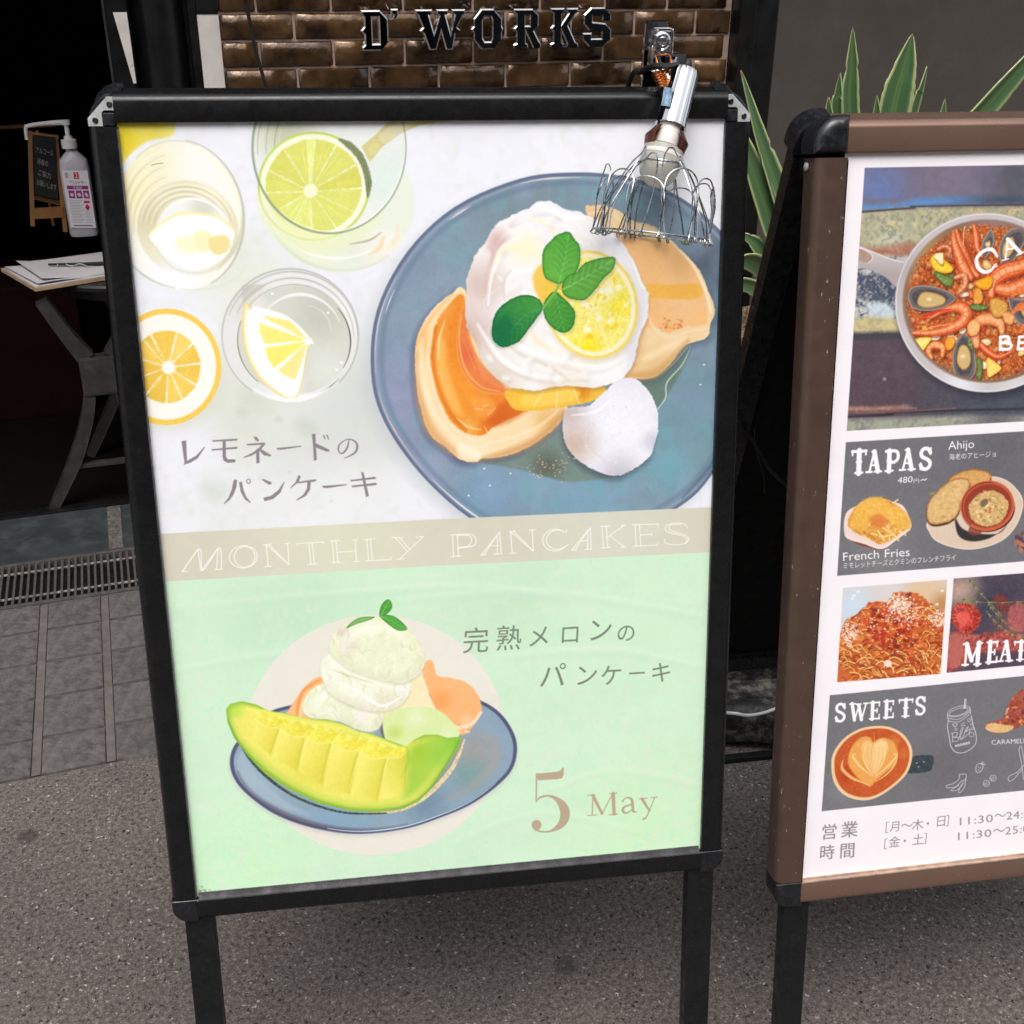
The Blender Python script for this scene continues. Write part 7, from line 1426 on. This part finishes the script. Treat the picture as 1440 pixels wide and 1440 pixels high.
T2b = half(S2, True, s2, 'bronze', .0325, math.radians(18), .072, 'cap')
for S, T, Tb, s_ in ((S1, T1, T1b, s1), (S2, T2, T2b, s2)):      # hinge links near the top on both sides
    for a in (-.012, S['W'] + .012):
        p0, p1 = T(a, .03, -.024), Tb(a, .03, -.024); part('hinge', MB().tube([p0, (p0 + p1) / 2 + V((0, 0, .004)), p1], .003, 6), 'plate', s_, True)
        p0, p1 = T(a, .36, -.024), Tb(a, .36, -.024); part('stay', MB().tube([p0, (p0 + p1) / 2 + V((0, 0, -.012)), p1], .0022, 6), 'black_leg', s_, True)
part('screw', MB().lathe([(0, .004), (.002, .004), (.003, .002), (.003, 0)], T2(-.0335, .012, -.014), -V(S2['ax'][0]), 12), 'plate', s2, True)
pw = T2b(.06, .40, -.030)
solo('loose_wire', MB().tube(spl([on_y(u, v_, 1.12 + (v_ - 600) * .0003) for u, v_ in ((1061, 604), (1062, 625), (1068, 650), (1074, 672), (1075, 694))]), .0006, 5), 'leg_grey', 'thin loose wire dangling inside the brown framed sign', 'wire', True)

# ------------------------------------------------------------------ clamp lamp on the black sign
DZ = 1.09
Lp = lambda u, v_, dz=0.0: at_depth(u, v_, DZ + dz)
PX = DZ / F_PX                                             # metres per measured pixel at the lamp
lamp = thing('clamp_lamp', Lp(960, 110, .03), 'chrome clamp lamp with wire cage clipped to the top of the black sign', 'lamp')
axd = (Lp(943, 178) - Lp(964.5, 100)).normalized()
so_ = Lp(964.5, 99)
Ls = (Lp(943, 178) - so_).length
sk = MB().lathe([(-.004, 0), (-.004, .006), (-.001, .0095), (0, .0118), (.003, .0130), (Ls * .1, .0134), (Ls - .002, .0152), (Ls, .0156), (Ls, .0135), (Ls - .01, .013)], so_, axd, 72)
Rk = random.Random(12); jit = [Rk.choice((-1, 1, 0)) * Rk.uniform(.0001, .00042) for _ in range(72)]
for i, p_ in enumerate(sk.v):
    h_ = (p_ - so_).dot(axd); d_ = p_ - so_ - axd * h_
    if d_.length > .009: sk.v[i] = p_ + d_.normalized() * jit[i % 72]
part('socket', sk, 'chrome', lamp, True)
part('strain_relief', MB().lathe([(-.010, .003), (-.006, .0045), (-.003, .0055), (-.0005, .0055)], so_, axd, 16), 'rubber', lamp, True)
tp = MB(); 
T_ = lambda u, v_: Lp(u, v_, -.0150)
part('tape', MB().add([Lp(934, 122, -.009), Lp(946, 124, -.0155), Lp(943, 150, -.0165), Lp(930, 148, -.012)], [(0, 1, 2, 3)]), 'tape', lamp)
part('porcelain', MB().lathe([(Ls - .008, .0105), (Ls + .004, .0112), (Ls + .010, .0125), (Ls + .019, .0118), (Ls + .021, 0)], so_, axd, 28), 'ceramic', lamp, True)
cu = MB(); side = VI - axd * VI.dot(axd); side.normalize(); toward = axd.cross(side).normalized(); toward = toward if toward.y < 0 else -toward
for sg in (-1, 1):
    for k in range(9):
        t0, t1 = -.95 + k * .21, -.95 + (k + 1) * .21
        pts = []
        for t_ in (t0, t1):
            d_ = (side * sg * math.cos(t_) + toward * math.sin(t_)).normalized()
            pts += [so_ + axd * (Ls + .004) + d_ * .0145, so_ + axd * (Ls + .014) + d_ * .0215, so_ + axd * (Ls + .030) + d_ * .0185]
        cu.add(pts + [p_ * 1.0 - (p_ - so_ - axd * (p_ - so_).dot(axd)).normalized() * .0008 for p_ in pts], [(0, 1, 4, 3), (1, 2, 5, 4), (6, 9, 10, 7), (7, 10, 11, 8)])
part('holder_cup', cu, 'cup', lamp, True)
bb = so_ + axd * (Ls + .020)
part('bulb', MB().lathe([(0, 0), (0, .0180), (.001, .0196), (.008, .0202), (.013, .0203), (.020, .0196), (.027, .0172), (.033, .0130), (.037, .0070), (.038, 0)], bb + axd * .002, axd, 36), 'bulb', lamp, True)
part('bulb_rim', MB().lathe([(0, .0195), (.0005, .0208), (.0035, .0210), (.0045, .0205), (.004, .0198)], bb + axd * .0075, axd, 36), 'ceramic', lamp, True)
rc = (Lp(835, 322) + Lp(998, 338)) * .5; rr = (Lp(998, 338) - Lp(835, 322)).length / 2
ca_ = (rc - (so_ + axd * (Ls + .03))); vr = V(np.array(rc) - CAM).normalized(); cax = (ca_ - vr * ca_.dot(vr)).normalized(); cax = (cax - vr * .035).normalized(); rs = (Lp(998, 338) - Lp(835, 322)).normalized(); rs = (rs - cax * rs.dot(cax)).normalized(); rt = cax.cross(rs).normalized()
ring = lambda t_, r_=rr, h=0.0: rc + cax * h + (rs * math.cos(t_) + rt * math.sin(t_)) * r_
cage = MB().tube([ring(2 * math.pi * k / 48) for k in range(48)], .0009, 8, closed=True); lampc = part('cage_ring', cage, 'wire', lamp, True)
Lc = ca_.length
def loop(t0, hw, hgt, rtop, rmid, seed, top_hw):
    """one bent wire: hook on the ring, up a straight leg, over an arch and down again"""
    R_ = random.Random(seed); jt = lambda a: R_.uniform(-a, a); t0 += jt(.05); lean = jt(.06); half_ = []
    for h, wf, r_ in ((0, 1, rr + .0012), (.25, .95, rr * .75 + rmid * .25), (.55, .86, rmid), (.80, .74, rmid * .5 + rtop * .5), (.93, .52, rtop * .92 + rmid * .08), (.99, .24, rtop)):
        half_.append((h, wf if h < .5 else wf, r_))
    pt = lambda sg, h, wf, r_: ring(t0 + sg * (hw * wf * (1 - h) + top_hw * wf * h) + lean * h, r_, -hgt * h)
    hook = lambda e: [ring(e - .02, rr - .0030, -.0006), ring(e, rr - .0026, .0030), ring(e + .01, rr + .0006, .0046), ring(e + .02, rr + .0030, .0030)]
    L_ = [pt(-1, *q_) for q_ in half_]; R2 = [pt(1, *q_) for q_ in half_][::-1]
    return hook(t0 - hw) + L_ + [ring(t0 + lean, rtop, -hgt)] + R2 + hook(t0 + hw)[::-1]
NT = 7
for k in range(NT): part('cage_wire', MB().tube(spl(loop(2 * math.pi * k / NT + .30, .30, Lc + .006 * (k % 2) - .002, .0175, .040, k, .62), 4), .00072, 6), 'wire', lamp, True)
for k in range(11): part('cage_wire', MB().tube(spl(loop(2 * math.pi * k / 11 + .1, .26, .049 + .005 * (k % 3), rr * .93, rr * 1.02, k + 50, .44), 4), .00072, 6), 'wire', lamp, True)
part('neck_ring', MB().tube([rc - cax * (Lc - .008) + (rs * math.cos(t_) + rt * math.sin(t_)) * .0168 for t_ in np.linspace(0, 6.283, 25)[:-1]], .0011, 6, closed=True), 'wire', lamp, True)
# spring clip standing on the rail
CT = lambda u, v_, dz: at_depth(u, v_, 1.145 + dz)
def clip_plate(u0, v0, u1, v1, dz, th, mat_='chrome', nm='clip_plate', lean=0.0):
    a, b_, c_, d_ = CT(u0, v0, dz), CT(u1, v0, dz), CT(u1 + lean, v1, dz), CT(u0 + lean, v1, dz); nv = V(RWC[2]) * th
    o = a; L1, L2 = (b_ - a).length, (d_ - a).length * 1.06; ex_ = V((.983, -.183, 0)); ey2 = V((0, .03, -1)).normalized(); nz = ex_.cross(ey2).normalized()
    Tt = lambda x, y, h: o + ex_ * x + ey2 * y + nz * h
    r_ = .004; poly = []
    for cx_, cy_, a0 in ((r_, r_, 180), (L1 - r_, r_, 270), (L1 - r_, L2 - r_, 0), (r_, L2 - r_, 90)):
        for t_ in np.linspace(a0, a0 + 90, 5): poly.append((cx_ + r_ * math.cos(math.radians(t_)), cy_ + r_ * math.sin(math.radians(t_))))
    return part(nm, MB().prism(poly, Tt, 0, -th if nz.y > 0 else th, .0012), mat_, lamp, True, ang=30), Tt, nz
clip_plate(906, 28, 940, 119, .034, .0035)
part('clip_jaw', MB().box((0, 0, 0), (.022, .052, .030), lambda x, y, z: CT(907, 70, .036) + VI * x + V((0, 1, 0)) * (y - .048) + V((0, 0, -1)) * (z + .0), ch=.003), 'chrome', lamp)
pl2, Tt2, nz2 = clip_plate(913.5, 38, 947, 92, .008, .006)
sg2 = -1 if nz2.y > 0 else 1
part('clip_border', MB().tube([Tt2(x, y, .0062 * sg2) for x, y in ((.003, .003), (.0215, .003), (.0215, .036), (.003, .036))], .0011, 6, closed=True), 'chrome', lamp, True)
bc_ = CT(930.5, 57.5, .0005); vw = nz2 * sg2
part('wing_nut', MB().lathe([(0, .0088), (.002, .0088), (.0030, .0070), (.0026, .0060), (.0026, .0048), (.0046, .0044), (.0056, .0025), (.0056, 0)], bc_, vw, 28), 'chrome', lamp, True)
fm = [CT(u, v_, -.004) for u, v_ in ((921, 77), (942, 77), (944, 90), (941, 104), (929, 106), (926, 92))]; part('clip_frame', MB().tube(fm, .0013, 6, closed=True), 'copper', lamp, True)
cs = []
for k in range(70): t_ = k / 69; c_ = Lp(926 + 10 * t_, 102 + 22 * t_, .004); a_ = t_ * 6 * 2 * math.pi; cs.append(c_ + VI * math.cos(a_) * .0062 + V(RWC[2]) * math.sin(a_) * .0062)
part('spring', MB().tube(cs, .0013, 6), 'copper', lamp, True)
part('swivel', MB().tube([CT(930, 92, .0), Lp(934, 108, .004), Lp(946, 120, .004)], [.004, .0045, .004], 10), 'chrome', lamp, True)
cb2 = [Lp(965, 95, 0), Lp(958, 91, .01), Lp(940, 93, .012), Lp(918, 93, .02), Lp(902, 101, .05), T1b(.50, -.02, .02), T1b(.49, .1, .03), T1b(.47, .5, .04), T1b(.5, .9, .03)]; end = cb2[-1]
part('cable', MB().tube(spl(cb2 + [V((end.x, end.y + .05, .05)), V((end.x - .05, end.y + .2, .006)), V((end.x - .12, end.y + .62, .012))]), .0028, 8), 'rubber', lamp, True)

# ------------------------------------------------------------------ weights behind the menu sign
def lump(name, c, size, rz, label, seed):
    bm = bmesh.new(); bmesh.ops.create_cube(bm, size=2); bmesh.ops.subdivide_edges(bm, edges=bm.edges[:], cuts=9, use_grid_fill=True); R_ = np.random.RandomState(seed); ph = R_.uniform(0, 6.28, 9)
    for w_ in bm.verts:
        x, y, z = w_.co; m_ = (abs(x) ** 5 + abs(y) ** 5 + abs(z) ** 5) ** .2; x, y, z = x / m_, y / m_, z / m_
        z *= 1 - .35 * (x * x) ** 1.5; z += .12 * math.sin(4 * x + ph[0]) * math.cos(3 * y + ph[1]) + .07 * math.sin(9 * x + ph[2] + 3 * y); y += .05 * math.sin(6 * x + ph[3]); z = max(z, -1)
        a, b_ = x * size[0], y * size[1]; w_.co = V((c[0] + a * math.cos(rz) - b_ * math.sin(rz), c[1] + a * math.sin(rz) + b_ * math.cos(rz), c[2] + (z + 1) * size[2]))
    for f_ in bm.faces: f_.smooth = True
    me = bpy.data.meshes.new(name); bm.to_mesh(me); bm.free(); return link(name, me, M['bag'], None, label, 'weight bag')
lump('weight_bag', (1.14, 1.70, .001), (.32, .13, .085), -.25, 'slumped dusty black weight bag on the asphalt between the two signs', 3)
lump('weight_bag', (1.08, 1.54, .001), (.24, .075, .045), -.42, 'flat dirty black strap bag lying in front of the bigger weight bag', 8)
solo('white_cable', MB().tube(spl([on_z(u, v_, z_) for u, v_, z_ in ((960, 1012, .12), (1000, 1003, .135), (1030, 1003, .145), (1050, 1006, .14), (1072, 1003, .135), (1092, 996, .14), (1130, 980, .13))]), .003, 8), 'cable_white', 'thin white cable lying over the weight bags', 'cable', True)
solo('foot_plate', MB().box((0, 0, .001), (.47, .016, .011), lambda x, y, z: V((.90 + x * .985 + y * .17, 1.482 - x * .17 + y * .985, z)), ch=.002), 'black_leg', 'flat black steel bar on the asphalt in front of the weight bags', 'bar')

# ------------------------------------------------------------------ plants
PY = 2.32
pn_ = thing('planter', (1.9, PY, 0), 'long charcoal planter box hidden behind the two signs', 'planter')
zt_ = .52
for lo, hi in (((1.33, 2.17, .004), (2.75, 2.195, zt_)), ((1.33, 2.195, .004), (1.355, 2.50, zt_)), ((2.725, 2.195, .004), (2.75, 2.50, zt_)), ((1.33, 2.50, .004), (2.75, 2.52, zt_))): part('side', MB().box(lo, hi, ch=.003), 'planter', pn_)
part('mulch', MB().box((1.356, 2.196, .4), (2.724, 2.499, zt_ + .03)), 'soil', pn_)
def leaf(parent, pts, wpx, tw=0.0, fold=.18, n=26, mat_='leaf'):
    q = spl(pts, 10); m = len(q); mb = MB(); v = []; f = []; uvs = []; vd = V((0, -1, 0.15)).normalized(); K_ = 7
    for i, p_ in enumerate(q):
        s_ = i / (m - 1); d = (q[min(i + 1, m - 1)] - q[max(i - 1, 0)]).normalized(); a = d.cross(vd).normalized(); nn = a.cross(d).normalized()
        ang = tw * (.4 + .6 * s_); a2 = a * math.cos(ang) + nn * math.sin(ang); n2 = nn * math.cos(ang) - a * math.sin(ang); w_ = float(np.interp(s_, np.linspace(0, 1, len(wpx)), wpx)) / 2
        jig = random.uniform(.94, 1.03) if random.random() < .5 else 1; jig = .80 if random.random() < .03 else jig
        for k in range(K_):
            c = k / (K_ - 1) * 2 - 1; c *= jig if abs(c) > .9 else 1; v.append(p_ + a2 * (c * w_) + n2 * (abs(c) ** 1.4 * w_ * fold * 2)); uvs.append((k / (K_ - 1), s_))
    for i in range(m - 1):
        for k in range(K_ - 1): o = i * K_ + k; f.append((o, o + K_, o + K_ + 1, o + 1))
    me = bpy.data.meshes.new('leaf'); me.from_pydata([tuple(x) for x in v], [], f); uv = me.uv_layers.new(name='UVMap')
    for poly in me.polygons:
        poly.use_smooth = True
        for li in poly.loop_indices: uv.data[li].uv = uvs[me.loops[li].vertex_index]
    o = link('leaf', me, M['leaf'], parent); sm = o.modifiers.new('thickness', 'SOLIDIFY'); sm.thickness = .0022; return o
k_ = PY / 1.66e3 * 1.18                                    # metres per measured pixel at the plants
def PW(u, v_, y=PY): return on_y(u, v_, y)
pa = thing('striped_plant', PW(1225, 520), 'striped green and yellow strap leaved plant rising behind the brown framed sign', 'plant', 'striped plants in front of the grey wall')
bA = lambda dx: V((1.98 + dx * .35, PY + .02, zt_ + .02))
for tip, mid, wd, tw, dx in (((1199, 38), (1194, 150), 20, .25, -.1), ((1283, 47), (1256, 150), 36, .35, .0), ((1182, 101), (1177, 150), 12, .9, -.15), ((1303, 92), (1283, 150), 17, -.6, .1), ((1233, 133), (1232, 155), 13, .5, -.05), ((1165, 135), (1164, 155), 15, .4, -.2), ((1329, 138), (1318, 155), 14, .3, .12), ((1500, 20), (1384, 150), 30, -.35, .15)):
    t_ = PW(*tip, PY - .03); m_ = PW(mid[0], max(mid[1], tip[1] + 60), PY - .015); k1 = (t_.z - zt_) / (t_.z - m_.z); b0 = t_ + (m_ - t_) * k1; b0 = b0.lerp(bA(dx), .18); b0.z = zt_ + .01
    pts = [b0, b0.lerp(m_, .5) + V(((m_.x - t_.x) * .25, 0, 0)), m_, m_.lerp(t_, .5), t_]
    w0 = wd * k_; leaf(pa, pts, [w0 * 1.2, w0 * 1.5, w0 * 1.45, w0 * 1.25, w0 * .85, w0 * .02], tw)
for dx, dy, hz in ((.38, .10, .42), (-.34, .12, .40), (.52, -.05, .30), (.1, .16, .36)):
    b0 = bA(0); leaf(pa, [b0, b0 + V((dx * .4, dy * .5, hz * .6)), b0 + V((dx * .8, dy * .8, hz * .95)), b0 + V((dx * 1.2, dy, hz))], [.05, .055, .035, .001], .2)
pb_ = thing('striped_plant', PW(1120, 470), 'striped plant with drooping yellow edged leaves in the gap between the signs', 'plant', 'striped plants in front of the grey wall')
bB = V((1.62, PY, zt_ + .02))
for path, wd, tw in (([(1128, 400), (1112, 330), (1090, 262), (1066, 190), (1041, 99)], [44, 42, 36, 24, 2], -.35), ([(1120, 420), (1100, 365), (1078, 300), (1056, 235), (1036, 170)], [42, 44, 42, 34, 2], -.25),
                     ([(1110, 430), (1085, 380), (1062, 345), (1040, 328)], [30, 28, 24, 2], -.2), ([(1110, 440), (1088, 400), (1066, 372), (1044, 366), (1020, 384)], [26, 30, 30, 24, 2], .5), ([(1110, 450), (1086, 424), (1062, 405), (1035, 398), (1010, 410)], [26, 26, 24, 18, 2], .3),
                     ([(1150, 420), (1150, 330), (1155, 250), (1150, 215)], [30, 32, 26, 2], .2)):
    pts = [bB] + [PW(u, v_, PY - .02 * i) for i, (u, v_) in enumerate(path)]; leaf(pb_, pts, [30 * k_] + [x * k_ for x in wd], tw, .16)
mf = MB(); Rm = random.Random(5)
for k in range(260):
    x, y = Rm.uniform(1.37, 1.95), Rm.uniform(2.2, 2.48); z = zt_ + .03 + Rm.uniform(0, .02); a = Rm.uniform(0, 6.28); l_ = Rm.uniform(.02, .06); mf.tube([(x, y, z), (x + l_ * .5 * math.cos(a), y + l_ * .5 * math.sin(a), z + Rm.uniform(.0, .03)), (x + l_ * math.cos(a), y + l_ * math.sin(a), z + Rm.uniform(-.01, .03))], .0012, 3)
fb = part('mulch_fibre', mf, 'tan_wood', pn_); fb['kind'] = 'stuff'
